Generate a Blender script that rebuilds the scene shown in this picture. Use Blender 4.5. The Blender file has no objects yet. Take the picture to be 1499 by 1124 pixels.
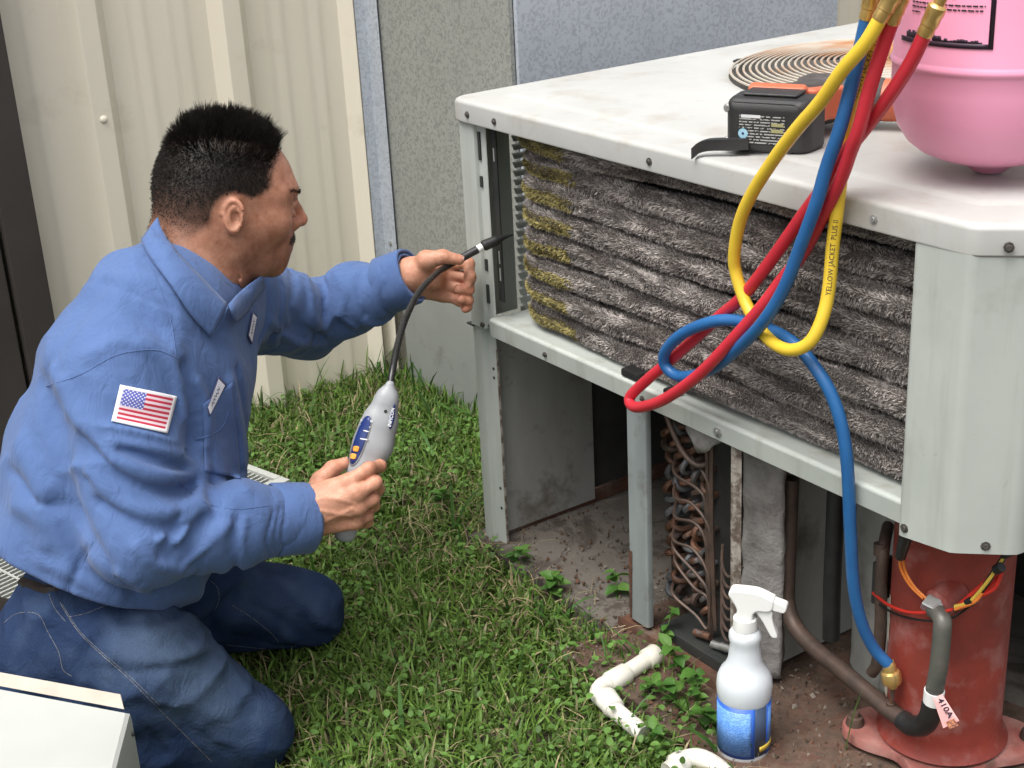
import bpy, bmesh, math, random
import numpy as np
from mathutils import Vector, Matrix

random.seed(7)
RNG = np.random.default_rng(7)
scene = bpy.context.scene
COL = scene.collection

# ------------------------------------------------------------------ camera
FPX = 2140.0                      # focal length in pixels of the 1499 px wide photograph
PITCH, ROLL, HCAM = math.radians(22.22), math.radians(-3.04), 1.3
_fw = np.array([0, math.cos(PITCH), -math.sin(PITCH)])
_rt = np.array([1.0, 0, 0])
_up = np.cross(_rt, _fw)
_rt, _up = math.cos(ROLL) * _rt + math.sin(ROLL) * _up, -math.sin(ROLL) * _rt + math.cos(ROLL) * _up
CAM = np.array([0, 0, HCAM])
cd = bpy.data.cameras.new('camera')
cam = bpy.data.objects.new('camera', cd)
COL.objects.link(cam)
cd.sensor_width = 36
cd.lens = FPX / 1499 * 36
cd.clip_start = 0.05
cd.clip_end = 500
cam.matrix_world = Matrix(((_rt[0], _up[0], -_fw[0], CAM[0]), (_rt[1], _up[1], -_fw[1], CAM[1]),
                           (_rt[2], _up[2], -_fw[2], CAM[2]), (0, 0, 0, 1)))
scene.camera = cam

# ------------------------------------------------------------------ sky, sun, exposure
SUN_EL, SUN_AZ = math.radians(68), math.radians(225)     # azimuth clockwise from +Y: behind left of the camera
w = bpy.data.worlds.new('World')
scene.world = w
w.use_nodes = True
nt = w.node_tree
bg = nt.nodes['Background']
sky = nt.nodes.new('ShaderNodeTexSky')
sky.sky_type = 'NISHITA'
sky.sun_disc = False
sky.sun_elevation = SUN_EL
sky.sun_rotation = SUN_AZ
sky.air_density = 1.0
sky.dust_density = 6.0
sky.ozone_density = 0.6
hs = nt.nodes.new('ShaderNodeHueSaturation')
hs.inputs['Saturation'].default_value = 0.22             # a thin even overcast
nt.links.new(sky.outputs[0], hs.inputs['Color'])
nt.links.new(hs.outputs[0], bg.inputs[0])
bg.inputs[1].default_value = 0.15
sd = bpy.data.lights.new('sun', 'SUN')
sd.energy = 1.3
sd.angle = math.radians(45)
sd.color = (1, 0.97, 0.92)
sun = bpy.data.objects.new('sun', sd)
COL.objects.link(sun)
sdir = Vector((math.sin(SUN_AZ) * math.cos(SUN_EL), math.cos(SUN_AZ) * math.cos(SUN_EL), math.sin(SUN_EL)))
sun.rotation_euler = sdir.to_track_quat('Z', 'Y').to_euler()
sun.location = (-2, -2, 6)
scene.view_settings.view_transform = 'Standard'
scene.view_settings.look = 'None'
scene.view_settings.gamma = 1
scene.view_settings.use_curve_mapping = False
scene.view_settings.exposure = 0.68
scene.render.engine = 'CYCLES'
scene.cycles.max_bounces = 6
scene.cycles.diffuse_bounces = 3
scene.cycles.glossy_bounces = 3
scene.cycles.transmission_bounces = 5
scene.render.resolution_x, scene.render.resolution_y = 1024, 768

# ------------------------------------------------------------------ frames of the place
YAW = math.radians(-56.0)
UX = np.array([math.cos(YAW), math.sin(YAW), 0])       # along the front of the unit
NY = np.array([-math.sin(YAW), math.cos(YAW), 0])      # into the unit
A0 = np.array([-0.064, 2.4, 0.0])                      # foot of the unit's left front post


def ray(x, y):
    return _fw + _rt * (x - 749.5) / FPX - _up * (y - 562) / FPX


def at(x, y, Y):                                       # point in the place seen at photo position x, y at distance Y
    d = ray(x, y)
    return CAM + d * (Y / d[1])


def atz(x, y, z):
    d = ray(x, y)
    return CAM + d * ((z - HCAM) / d[2])


def atn(x, y, nn):                                     # point on the vertical plane nn metres inside the unit's front
    d = ray(x, y)
    return CAM + d * (((A0 + NY * nn - CAM) @ NY) / (d @ NY))


def unit(p):                                           # world -> unit frame
    q = np.asarray(p) - A0
    return np.array([q @ UX, q @ NY, q[2]])


def wld(x, y, z):                                      # unit frame -> world
    return A0 + UX * x + NY * y + np.array([0, 0, z])


UNITM = Matrix.Translation(Vector(A0)) @ Matrix.Rotation(YAW, 4, 'Z')


# ------------------------------------------------------------------ materials
def new_mat(name):
    m = bpy.data.materials.new(name)
    m.use_nodes = True
    return m, m.node_tree, m.node_tree.nodes['Principled BSDF']


def node(nt, typ, **kw):
    n = nt.nodes.new(typ)
    for k, v in kw.items():
        if k.startswith('i_'):
            key = k[2:]
            key = int(key) if key.isdigit() else key.replace('_', ' ')
            n.inputs[key].default_value = v
        else:
            setattr(n, k, v)
    return n


def ramp(nt, fac, stops):
    r = nt.nodes.new('ShaderNodeValToRGB')
    el = r.color_ramp.elements
    while len(el) < len(stops):
        el.new(0.5)
    for e, (p, c) in zip(el, stops):
        e.position = p
        e.color = (*c, 1) if len(c) == 3 else c
    nt.links.new(fac, r.inputs[0])
    return r.outputs[0]


def mixc(nt, fac, a, b, mode='MIX'):
    n = nt.nodes.new('ShaderNodeMix')
    n.data_type = 'RGBA'
    n.blend_type = mode
    for s, v in ((0, fac), (6, a), (7, b)):
        if hasattr(v, 'links'):
            nt.links.new(v, n.inputs[s])
        elif s == 0:
            n.inputs[0].default_value = v
        else:
            n.inputs[s].default_value = (*v, 1)
    return n.outputs[2]


def noise(nt, scale, detail=4, rough=0.6, vec=None, stretch=None, dist=0.0):
    n = node(nt, 'ShaderNodeTexNoise', i_Scale=scale, i_Detail=detail, i_Roughness=rough, i_Distortion=dist)
    tc = nt.nodes.new('ShaderNodeTexCoord')
    src = tc.outputs['Object']
    if vec is not None:
        src = vec
    if stretch:
        mp = node(nt, 'ShaderNodeMapping')
        mp.inputs['Scale'].default_value = stretch
        nt.links.new(src, mp.inputs[0])
        src = mp.outputs[0]
    nt.links.new(src, n.inputs['Vector'])
    return n.outputs[0]


def bump(nt, b, h, strength=0.3, dist=0.01, prev=None):
    n = node(nt, 'ShaderNodeBump', i_Strength=strength, i_Distance=dist)
    nt.links.new(h, n.inputs['Height'])
    if prev is not None:
        nt.links.new(prev, n.inputs['Normal'])
    nt.links.new(n.outputs[0], b.inputs['Normal'])
    return n.outputs[0]


def simple(name, c1, c2=None, rough=0.5, metal=0.0, scale=12.0, lo=0.35, hi=0.7, bmp=0.0, bscale=None, stretch=None,
           dirt=None, dirt_amt=(0.55, 0.75), dirt_scale=4.0, coat=0.0, spec=0.5, streak=None, scuff=None):
    m, nt, b = new_mat(name)
    b.inputs['Roughness'].default_value = rough
    b.inputs['Metallic'].default_value = metal
    b.inputs['Specular IOR Level'].default_value = spec
    if coat:
        b.inputs['Coat Weight'].default_value = coat
    if c2 is None:
        c2 = tuple(c * 0.8 for c in c1)
    nz = noise(nt, scale, 4, 0.62, stretch=stretch)
    col = ramp(nt, nz, [(lo, c1), (hi, c2)])
    if dirt:
        dz = noise(nt, dirt_scale, 5, 0.68)
        f = ramp(nt, dz, [(dirt_amt[0], (0, 0, 0)), (dirt_amt[1], (1, 1, 1))])
        col = mixc(nt, f, col, dirt)
    if streak:                                           # rain runs down the sheet metal
        f = ramp(nt, noise(nt, 26, 4, 0.6, stretch=(1, 1, 0.07)), [(0.52, (0, 0, 0)), (0.72, (0.5, 0.5, 0.5))])
        col = mixc(nt, f, col, streak)
    if scuff:                                            # thin scratches and rubbed spots
        f = ramp(nt, noise(nt, 55, 5, 0.75, stretch=(1, 0.35, 0.6), dist=1.5), [(0.66, (0, 0, 0)), (0.70, (0.7, 0.7, 0.7))])
        col = mixc(nt, f, col, scuff)
    nt.links.new(col, b.inputs['Base Color'])
    rz = nt.nodes.new('ShaderNodeMapRange')
    rz.inputs[3].default_value = max(0, rough - 0.1)
    rz.inputs[4].default_value = min(1, rough + 0.12)
    nt.links.new(noise(nt, (bscale or scale) * 1.7, 2), rz.inputs[0])
    nt.links.new(rz.outputs[0], b.inputs['Roughness'])
    if bmp:
        bump(nt, b, noise(nt, bscale or scale * 4, 3, 0.65, stretch=stretch), bmp, 0.004)
    return m


M = {}
M['unit_paint'] = simple('unit_paint', (0.455, 0.485, 0.45), (0.40, 0.43, 0.40), 0.42, scale=7, bmp=0.05, bscale=18,
                         dirt=(0.29, 0.29, 0.25), dirt_amt=(0.58, 0.82), dirt_scale=5, streak=(0.27, 0.25, 0.20), scuff=(0.30, 0.30, 0.27))
M['unit_lid'] = simple('unit_lid', (0.49, 0.492, 0.473), (0.425, 0.425, 0.402), 0.45, scale=5, bmp=0.06, bscale=14,
                       dirt=(0.33, 0.29, 0.24), dirt_amt=(0.52, 0.80), dirt_scale=6, scuff=(0.33, 0.31, 0.28))
M['inner_paint'] = simple('inner_paint', (0.36, 0.37, 0.345), (0.27, 0.27, 0.25), 0.6, scale=8, bmp=0.15, bscale=40,
                          dirt=(0.10, 0.085, 0.065), dirt_amt=(0.50, 0.72), dirt_scale=7)
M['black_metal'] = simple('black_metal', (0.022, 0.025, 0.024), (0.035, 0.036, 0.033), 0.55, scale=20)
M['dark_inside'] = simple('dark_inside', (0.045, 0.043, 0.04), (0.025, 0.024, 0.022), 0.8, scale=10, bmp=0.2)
M['rust'] = simple('rust', (0.13, 0.055, 0.03), (0.06, 0.03, 0.022), 0.85, scale=30, bmp=0.5, bscale=90,
                   dirt=(0.20, 0.16, 0.13), dirt_amt=(0.5, 0.8), dirt_scale=18)
M['screw'] = simple('screw', (0.16, 0.15, 0.14), (0.07, 0.06, 0.05), 0.5, metal=0.6, scale=200)
M['screw_bright'] = simple('screw_bright', (0.55, 0.55, 0.53), (0.3, 0.3, 0.28), 0.4, metal=0.7, scale=150)
M['copper'] = simple('copper', (0.24, 0.115, 0.07), (0.09, 0.055, 0.04), 0.5, metal=0.45, scale=40, bmp=0.1,
                     dirt=(0.16, 0.17, 0.18), dirt_amt=(0.55, 0.7), dirt_scale=30)
M['dull_pipe'] = simple('dull_pipe', (0.13, 0.085, 0.065), (0.06, 0.045, 0.038), 0.55, metal=0.3, scale=25, bmp=0.15)
M['brass'] = simple('brass', (0.80, 0.56, 0.22), (0.68, 0.45, 0.15), 0.3, metal=0.75, scale=60)
M['chrome'] = simple('chrome', (0.6, 0.6, 0.58), (0.42, 0.42, 0.4), 0.35, metal=0.8, scale=60)
M['rubber'] = simple('rubber', (0.012, 0.012, 0.013), (0.02, 0.02, 0.02), 0.45, scale=40)
M['white_plastic'] = simple('white_plastic', (0.84, 0.84, 0.82), (0.80, 0.80, 0.78), 0.38, scale=10)
M['pvc'] = simple('pvc', (0.72, 0.70, 0.63), (0.60, 0.57, 0.48), 0.45, scale=14, dirt=(0.25, 0.2, 0.13),
                  dirt_amt=(0.56, 0.72), dirt_scale=16)


def attr_mat(name, rough=0.6, bmp=0.0, bscale=80, metal=0.0, mul=None, attr='Col', stretch=None, spec=0.4):
    m, nt, b = new_mat(name)
    a = node(nt, 'ShaderNodeAttribute', attribute_name=attr)
    col = a.outputs['Color']
    if mul:
        nz = noise(nt, mul[0], 5, 0.65, stretch=stretch)
        f = ramp(nt, nz, [(0.3, (mul[1],) * 3), (0.7, (mul[2],) * 3)])
        col = mixc(nt, 1.0, col, f, 'MULTIPLY')
    nt.links.new(col, b.inputs['Base Color'])
    b.inputs['Roughness'].default_value = rough
    b.inputs['Metallic'].default_value = metal
    b.inputs['Specular IOR Level'].default_value = spec
    if bmp:
        bump(nt, b, noise(nt, bscale, 5, 0.6, stretch=stretch), bmp, 0.003)
    return m, nt, b


# ------------------------------------------------------------------ object helpers
def tag(o, label=None, cat=None, group=None, kind=None):
    if label:
        o['label'] = label
    if cat:
        o['category'] = cat
    if group:
        o['group'] = group
    if kind:
        o['kind'] = kind
    return o


def link(o, parent=None):
    COL.objects.link(o)
    if parent is not None:
        o.parent = parent
    return o


def empty(name, matrix=None, parent=None):
    o = bpy.data.objects.new(name, None)
    o.empty_display_size = 0.05
    link(o, parent)
    if matrix is not None:
        o.matrix_world = matrix
    return o


def mesh_obj(name, verts, faces, mat, parent=None, smooth=False, angle=None):
    me = bpy.data.meshes.new(name)
    me.from_pydata([tuple(map(float, v)) for v in verts], [], [tuple(map(int, f)) for f in faces])
    me.update()
    o = bpy.data.objects.new(name, me)
    if mat is not None:
        me.materials.append(M[mat] if isinstance(mat, str) else mat)
    if smooth:
        me.polygons.foreach_set('use_smooth', [True] * len(me.polygons))
        if angle:
            me.set_sharp_from_angle(angle=math.radians(angle))
    return link(o, parent)


def weighted(o):
    m = o.modifiers.new('weighted_normals', 'WEIGHTED_NORMAL')
    m.keep_sharp = True
    m.weight = 100


def bm_obj(name, bm, mat, parent=None, smooth=False, angle=35):
    bmesh.ops.recalc_face_normals(bm, faces=bm.faces)
    me = bpy.data.meshes.new(name)
    bm.to_mesh(me)
    bm.free()
    o = bpy.data.objects.new(name, me)
    if mat is not None:
        me.materials.append(M[mat] if isinstance(mat, str) else mat)
    if smooth:
        me.polygons.foreach_set('use_smooth', [True] * len(me.polygons))
        me.set_sharp_from_angle(angle=math.radians(angle))
        weighted(o)
    return link(o, parent)


def fast_mesh(name, V, F, mat, parent=None, smooth=True, col=None, attr='Col'):
    """V (n,3) array, F (m,k) array of same-size faces"""
    me = bpy.data.meshes.new(name)
    V = np.ascontiguousarray(V, dtype=np.float32)
    F = np.ascontiguousarray(F, dtype=np.int32)
    k = F.shape[1]
    me.vertices.add(len(V))
    me.vertices.foreach_set('co', V.ravel())
    me.loops.add(F.size)
    me.loops.foreach_set('vertex_index', F.ravel())
    me.polygons.add(len(F))
    me.polygons.foreach_set('loop_start', np.arange(0, F.size, k, dtype=np.int32))
    me.polygons.foreach_set('loop_total', np.full(len(F), k, dtype=np.int32))
    me.polygons.foreach_set('use_smooth', np.full(len(F), smooth))
    if col is not None:
        c = np.ones((len(V), 4), np.float32)
        c[:, :3] = col
        a = me.color_attributes.new(attr, 'FLOAT_COLOR', 'POINT')
        a.data.foreach_set('color', c.ravel())
    me.update(calc_edges=True)
    me.validate()
    o = bpy.data.objects.new(name, me)
    if mat is not None:
        me.materials.append(M[mat] if isinstance(mat, str) else mat)
    return link(o, parent)


def box_bm(bm, x0, x1, y0, y1, z0, z1, bev=0.0):
    r = bmesh.ops.create_cube(bm, size=1.0)
    for v in r['verts']:
        v.co = Vector((x0 if v.co.x < 0 else x1, y0 if v.co.y < 0 else y1, z0 if v.co.z < 0 else z1))
    if bev:
        es = list({e for v in r['verts'] for e in v.link_edges})
        bmesh.ops.bevel(bm, geom=es, offset=bev, segments=2, profile=0.6, affect='EDGES')


def box(name, x0, x1, y0, y1, z0, z1, mat, parent=None, bev=0.002):
    bm = bmesh.new()
    box_bm(bm, x0, x1, y0, y1, z0, z1, bev)
    return bm_obj(name, bm, mat, parent, smooth=True)


def smooth_path(pts, n=8, closed=False):
    """Catmull-Rom through pts"""
    P = np.asarray(pts, float)
    m = len(P)
    out = []
    rngk = range(m if closed else m - 1)
    for i in rngk:
        p0 = P[(i - 1) % m] if (closed or i > 0) else 2 * P[0] - P[1]
        p1, p2 = P[i % m], P[(i + 1) % m]
        p3 = P[(i + 2) % m] if (closed or i + 2 < m) else 2 * P[-1] - P[-2]
        for t in np.linspace(0, 1, n, endpoint=False):
            out.append(0.5 * (2 * p1 + (p2 - p0) * t + (2 * p0 - 5 * p1 + 4 * p2 - p3) * t * t + (3 * p1 - p0 - 3 * p2 + p3) * t ** 3))
    if not closed:
        out.append(P[-1])
    return np.array(out)


def frames(path, up=None):
    T = np.gradient(path, axis=0)
    T /= np.linalg.norm(T, axis=1)[:, None] + 1e-12
    nrm = np.zeros_like(T)
    a = np.array([0, 0, 1.0]) if up is None else np.asarray(up, float)
    if abs(T[0] @ a) > 0.95:
        a = np.array([0, 1.0, 0]) if abs(T[0][1]) < 0.9 else np.array([1.0, 0, 0])
    v = a - T[0] * (a @ T[0])
    v /= np.linalg.norm(v)
    nrm[0] = v
    for i in range(1, len(T)):
        v = nrm[i - 1] - T[i] * (nrm[i - 1] @ T[i])
        nrm[i] = v / (np.linalg.norm(v) + 1e-12)
    return T, nrm, np.cross(T, nrm)


def tube_geo(path, rad, seg=10, caps=True):
    path = np.asarray(path, float)
    rad = np.broadcast_to(np.asarray(rad, float), (len(path),))
    T, N, B = frames(path)
    a = np.linspace(0, 2 * np.pi, seg, endpoint=False)
    V = (path[:, None] + rad[:, None, None] * (np.cos(a)[None, :, None] * N[:, None] + np.sin(a)[None, :, None] * B[:, None])).reshape(-1, 3)
    F = []
    for i in range(len(path) - 1):
        for j in range(seg):
            F.append((i * seg + j, i * seg + (j + 1) % seg, (i + 1) * seg + (j + 1) % seg, (i + 1) * seg + j))
    V = [tuple(v) for v in V]
    if caps:
        F.append(tuple(range(seg))[::-1])
        F.append(tuple((len(path) - 1) * seg + j for j in range(seg)))
    return V, F


def tube(name, path, rad, mat, parent=None, seg=10, caps=True):
    V, F = tube_geo(path, rad, seg, caps)
    return mesh_obj(name, V, F, mat, parent, smooth=True, angle=50)


def multi(name, parts, mat, parent=None, smooth=True, angle=50):
    V, F = [], []
    for v, f in parts:
        o = len(V)
        V += list(v)
        F += [tuple(i + o for i in ff) for ff in f]
    return mesh_obj(name, V, F, mat, parent, smooth, angle)


def lathe_geo(prof, seg=32, M4=None):
    """prof: list of (r, z), closed at ends where r == 0"""
    V, F = [], []
    a = np.linspace(0, 2 * np.pi, seg, endpoint=False)
    idx = []
    for r, z in prof:
        if r < 1e-6:
            idx.append([len(V)] * seg)
            V.append((0, 0, z))
        else:
            idx.append(list(range(len(V), len(V) + seg)))
            V += [(r * math.cos(t), r * math.sin(t), z) for t in a]
    for i in range(len(prof) - 1):
        for j in range(seg):
            q = [idx[i][j], idx[i][(j + 1) % seg], idx[i + 1][(j + 1) % seg], idx[i + 1][j]]
            q2 = []
            for k in q:
                if k not in q2:
                    q2.append(k)
            if len(q2) >= 3:
                F.append(tuple(q2))
    if M4 is not None:
        V = [tuple(M4 @ Vector(v)) for v in V]
    return V, F


def lathe(name, prof, mat, parent=None, seg=32, M4=None, angle=40):
    V, F = lathe_geo(prof, seg, M4)
    return mesh_obj(name, V, F, mat, parent, True, angle)


def align(p, d, up=(0, 0, 1)):
    """matrix with local z along d, origin p"""
    d = Vector(d).normalized()
    q = d.to_track_quat('Z', 'Y')
    return Matrix.Translation(Vector(p)) @ q.to_matrix().to_4x4()


def screw(parent, p, d, r=0.005, mat='screw', name='screw'):
    return lathe(name, [(0, 0.0035), (r * 0.55, 0.0035), (r * 0.6, 0.0033), (r * 0.62, 0.0012), (r, 0.0011), (r, -0.002), (0, -0.002)],
                 mat, parent, 8, align(p, d), 30)


def extrude_profile(bm, prof, z0, z1, mapf):
    """open profile [(a, b)] extruded from z0 to z1; mapf(a, b, z) -> co"""
    lo = [bm.verts.new(mapf(a, b, z0)) for a, b in prof]
    hi = [bm.verts.new(mapf(a, b, z1)) for a, b in prof]
    for i in range(len(prof) - 1):
        bm.faces.new((lo[i], lo[i + 1], hi[i + 1], hi[i]))


def solidify(o, t, offset=0):
    m = o.modifiers.new('thickness', 'SOLIDIFY')
    m.thickness = t
    m.offset = offset
    k = o.modifiers.find('weighted_normals')
    if k >= 0:
        o.modifiers.move(k, len(o.modifiers) - 1)
    return o


def text_geo(body, size=1.0, bold=False):
    """flat lettering: vertices (x, y) with x from 0, and faces"""
    cu = bpy.data.curves.new('lettering', 'FONT')
    cu.body = body
    cu.size = size
    cu.resolution_u = 2
    if bold:
        cu.offset = 0.02 * size
    o = bpy.data.objects.new('lettering', cu)
    COL.objects.link(o)
    bpy.context.view_layer.update()
    me = bpy.data.meshes.new_from_object(o.evaluated_get(bpy.context.evaluated_depsgraph_get()))
    V = np.array([v.co[:] for v in me.vertices]) if len(me.vertices) else np.zeros((0, 3))
    F = [tuple(p.vertices) for p in me.polygons]
    bpy.data.objects.remove(o)
    bpy.data.meshes.remove(me)
    return V, F

# ================================================================== SETTING
def soil_mat():
    m, nt, b = new_mat('soil')
    n1 = noise(nt, 3.0, 6, 0.65)
    n2 = noise(nt, 45.0, 6, 0.7)
    c = ramp(nt, n1, [(0.3, (0.055, 0.07, 0.025)), (0.55, (0.075, 0.06, 0.035)), (0.75, (0.11, 0.085, 0.055))])
    c = mixc(nt, ramp(nt, n2, [(0.35, (0, 0, 0)), (0.7, (1, 1, 1))]), c, (0.035, 0.028, 0.018))
    nt.links.new(c, b.inputs['Base Color'])
    b.inputs['Roughness'].default_value = 0.95
    bump(nt, b, n2, 0.8, 0.01)
    return m


M['soil'] = soil_mat()


def pad_mat():
    m, nt, b = new_mat('pad')
    n1 = noise(nt, 5.0, 8, 0.65)
    n2 = noise(nt, 60.0, 6, 0.7)
    n3 = noise(nt, 9.0, 8, 0.7, dist=0.6)
    c = ramp(nt, n1, [(0.3, (0.175, 0.157, 0.135)), (0.6, (0.125, 0.109, 0.092)), (0.8, (0.08, 0.067, 0.055))])
    c = mixc(nt, ramp(nt, n3, [(0.50, (0, 0, 0)), (0.58, (1, 1, 1))]), c, (0.062, 0.048, 0.038))
    c = mixc(nt, ramp(nt, n2, [(0.3, (0.55, 0.55, 0.55)), (0.7, (1, 1, 1))]), (0.08, 0.07, 0.06), c)
    nt.links.new(c, b.inputs['Base Color'])
    b.inputs['Roughness'].default_value = 0.9
    bump(nt, b, n2, 0.35, 0.004)
    return m


M['pad'] = pad_mat()


def dirtpad_mat():
    m, nt, b = new_mat('rusty_dirt')
    n1 = noise(nt, 14.0, 8, 0.7, dist=0.5)
    n2 = noise(nt, 70.0, 6, 0.7)
    c = ramp(nt, n1, [(0.32, (0.075, 0.045, 0.03)), (0.5, (0.15, 0.095, 0.065)), (0.62, (0.13, 0.055, 0.035)), (0.78, (0.30, 0.25, 0.20))])
    c = mixc(nt, ramp(nt, n2, [(0.3, (0, 0, 0)), (0.75, (0.8, 0.8, 0.8))]), c, (0.04, 0.03, 0.025))
    nt.links.new(c, b.inputs['Base Color'])
    b.inputs['Roughness'].default_value = 0.95
    bump(nt, b, n2, 0.7, 0.006)
    return m


M['rusty_dirt'] = dirtpad_mat()

# ground: a fine sheet near the camera joined to a far one
gv, gf = [], []
gx = np.concatenate([[-150, -40, -10, -4], np.linspace(-2.2, 2.2, 60), [4, 10, 40, 150]])
gy = np.concatenate([[-150, -40, -10, -2], np.linspace(0.2, 4.4, 60), [6, 12, 40, 150]])


def ground_z(x, y):
    q = np.array([x, y, 0]) - A0
    uu, nn = q @ UX, q @ NY
    z = 0.006 * math.sin(3.1 * x + 1.3) * math.cos(2.7 * y) + 0.004 * math.sin(9 * x + 5 * y)
    if uu > -0.05 and nn > -0.12:
        z -= 0.012
    return z - 0.006


for yy in gy:
    for xx in gx:
        gv.append((xx, yy, ground_z(xx, yy) if (abs(xx) < 3 and 0 < yy < 5) else -0.006))
NXg = len(gx)
for j in range(len(gy) - 1):
    for i in range(NXg - 1):
        gf.append((j * NXg + i, j * NXg + i + 1, (j + 1) * NXg + i + 1, (j + 1) * NXg + i))
tag(mesh_obj('ground', gv, gf, 'soil', smooth=True), 'bare soil and grass ground', kind='structure')


def rough_slab(name, x0, x1, y0, y1, ztop, zbot, mat, step=0.02, amp=0.002, edge=0.006, seed=1):
    rg = np.random.default_rng(seed)
    nx, ny = int((x1 - x0) / step) + 1, int((y1 - y0) / step) + 1
    V, F = [], []
    for j in range(ny):
        for i in range(nx):
            x, y = x0 + (x1 - x0) * i / (nx - 1), y0 + (y1 - y0) * j / (ny - 1)
            z = ztop + rg.uniform(-amp, amp) * 0.5 + amp * math.sin(x * 17 + y * 9)
            if i in (0, nx - 1):
                x += rg.uniform(-edge, edge)
            if j in (0, ny - 1):
                y += rg.uniform(-edge, edge)
            p = wld(x, y, z)
            V.append(p)
    for j in range(ny - 1):
        for i in range(nx - 1):
            F.append((j * nx + i, j * nx + i + 1, (j + 1) * nx + i + 1, (j + 1) * nx + i))
    loop = [i for i in range(nx)] + [j * nx + nx - 1 for j in range(1, ny)] + [(ny - 1) * nx + i for i in range(nx - 2, -1, -1)] + [j * nx for j in range(ny - 2, 0, -1)]
    b0 = len(V)
    for k in loop:
        p = V[k].copy()
        p[2] = zbot
        V.append(p)
    L = len(loop)
    for k in range(L):
        F.append((loop[k], b0 + k, b0 + (k + 1) % L, loop[(k + 1) % L]))
    return mesh_obj(name, V, F, mat, smooth=True, angle=50)


tag(rough_slab('concrete_pad', -0.03, 1.5, -0.02, 1.25, 0.018, -0.08, 'pad'), kind='structure')
tag(rough_slab('dirt_strip', 0.40, 1.5, -0.13, 0.30, 0.021, -0.08, 'rusty_dirt', amp=0.004, edge=0.006, seed=4), kind='structure')


# ------------------------------------------------------------------ corrugated metal wall
M['siding'] = simple('siding', (0.84, 0.775, 0.645), (0.80, 0.735, 0.60), 0.45, scale=3, stretch=(1, 1, 0.25), bmp=0.05, bscale=6,
                     dirt=(0.62, 0.55, 0.43), dirt_amt=(0.60, 0.88), dirt_scale=6)
WU = -0.886
wall = empty('metal_wall', UNITM)
tag(wall, 'cream ribbed metal building wall behind the kneeling man', 'wall')


def siding_profile(n0, n1):
    """points (n, height) between n0 and n1: major ribs every .305 at -.302, minor ribs between"""
    pts = []
    k0 = int(math.floor((n0 + 0.302) / 0.305)) - 1
    for k in range(k0, k0 + int((n1 - n0) / 0.305) + 4):
        c = -0.302 + 0.305 * k
        pts += [(c - 0.044, 0), (c - 0.041, 0.0015), (c - 0.020, 0.029), (c - 0.017, 0.031), (c + 0.017, 0.031), (c + 0.020, 0.029), (c + 0.041, 0.0015), (c + 0.044, 0)]
        for mcen in (c + 0.108, c + 0.197):
            pts += [(mcen - 0.020, 0), (mcen - 0.010, 0.008), (mcen + 0.010, 0.008), (mcen + 0.020, 0)]
    return [p for p in pts if n0 <= p[0] <= n1]


edges_n = [-2.44, -1.525, -0.61, 0.305, 1.22, 2.135, 3.05, 3.965]
for a, b in zip(edges_n[:-1], edges_n[1:]):
    pr = [(a, 0.0)] + siding_profile(a + 0.002, b - 0.002) + [(b - 0.001, 0.0)]
    bm = bmesh.new()
    extrude_profile(bm, pr, -0.05, 2.9, lambda n_, h_, z_: (WU + h_, n_, z_))
    o = bm_obj('siding_panel', bm, 'siding', wall, smooth=True, angle=20)
    solidify(o, 0.003)
for k in range(-6, 13):
    nc = -0.302 + 0.305 * k
    for zc in ((0.72 if k == 0 else None), 1.5, 2.3):
        if zc:
            lathe('rivet', [(0, 0.005), (0.004, 0.0045), (0.006, 0.003), (0.0085, 0.0005), (0.009, -0.002)], 'siding', wall, 12,
                  align((WU + 0.0325, nc, zc), (1, 0, 0)))
box('wall_core', WU - 0.12, WU - 0.004, -2.5, 4.0, -0.05, 2.9, 'dark_inside', wall, 0)

# brown metal door at the left
M['brown_metal'] = simple('brown_metal', (0.052, 0.044, 0.039), (0.040, 0.034, 0.031), 0.5, scale=5, bmp=0.06, bscale=60,
                          dirt=(0.075, 0.065, 0.055), dirt_amt=(0.55, 0.9), dirt_scale=7)
door = empty('brown_door', UNITM)
tag(door, 'dark brown metal door panel at the left edge beside the cream wall', 'door')
box('door_leaf', WU + 0.034, WU + 0.075, -1.45, -0.56, 0.03, 2.1, 'brown_metal', door, 0.003)
box('door_jamb', WU + 0.0345, WU + 0.09, -0.552, -0.484, -0.03, 2.2, 'brown_metal', door, 0.004)
box('door_jamb', WU + 0.0345, WU + 0.09, -1.53, -1.46, -0.03, 2.2, 'brown_metal', door, 0.004)
box('door_head', WU + 0.034, WU + 0.088, -1.455, -0.556, 2.11, 2.19, 'brown_metal', door, 0.004)
box('door_sill', WU + 0.035, WU + 0.12, -1.455, -0.556, -0.03, 0.022, 'inner_paint', door, 0.003)


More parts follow.
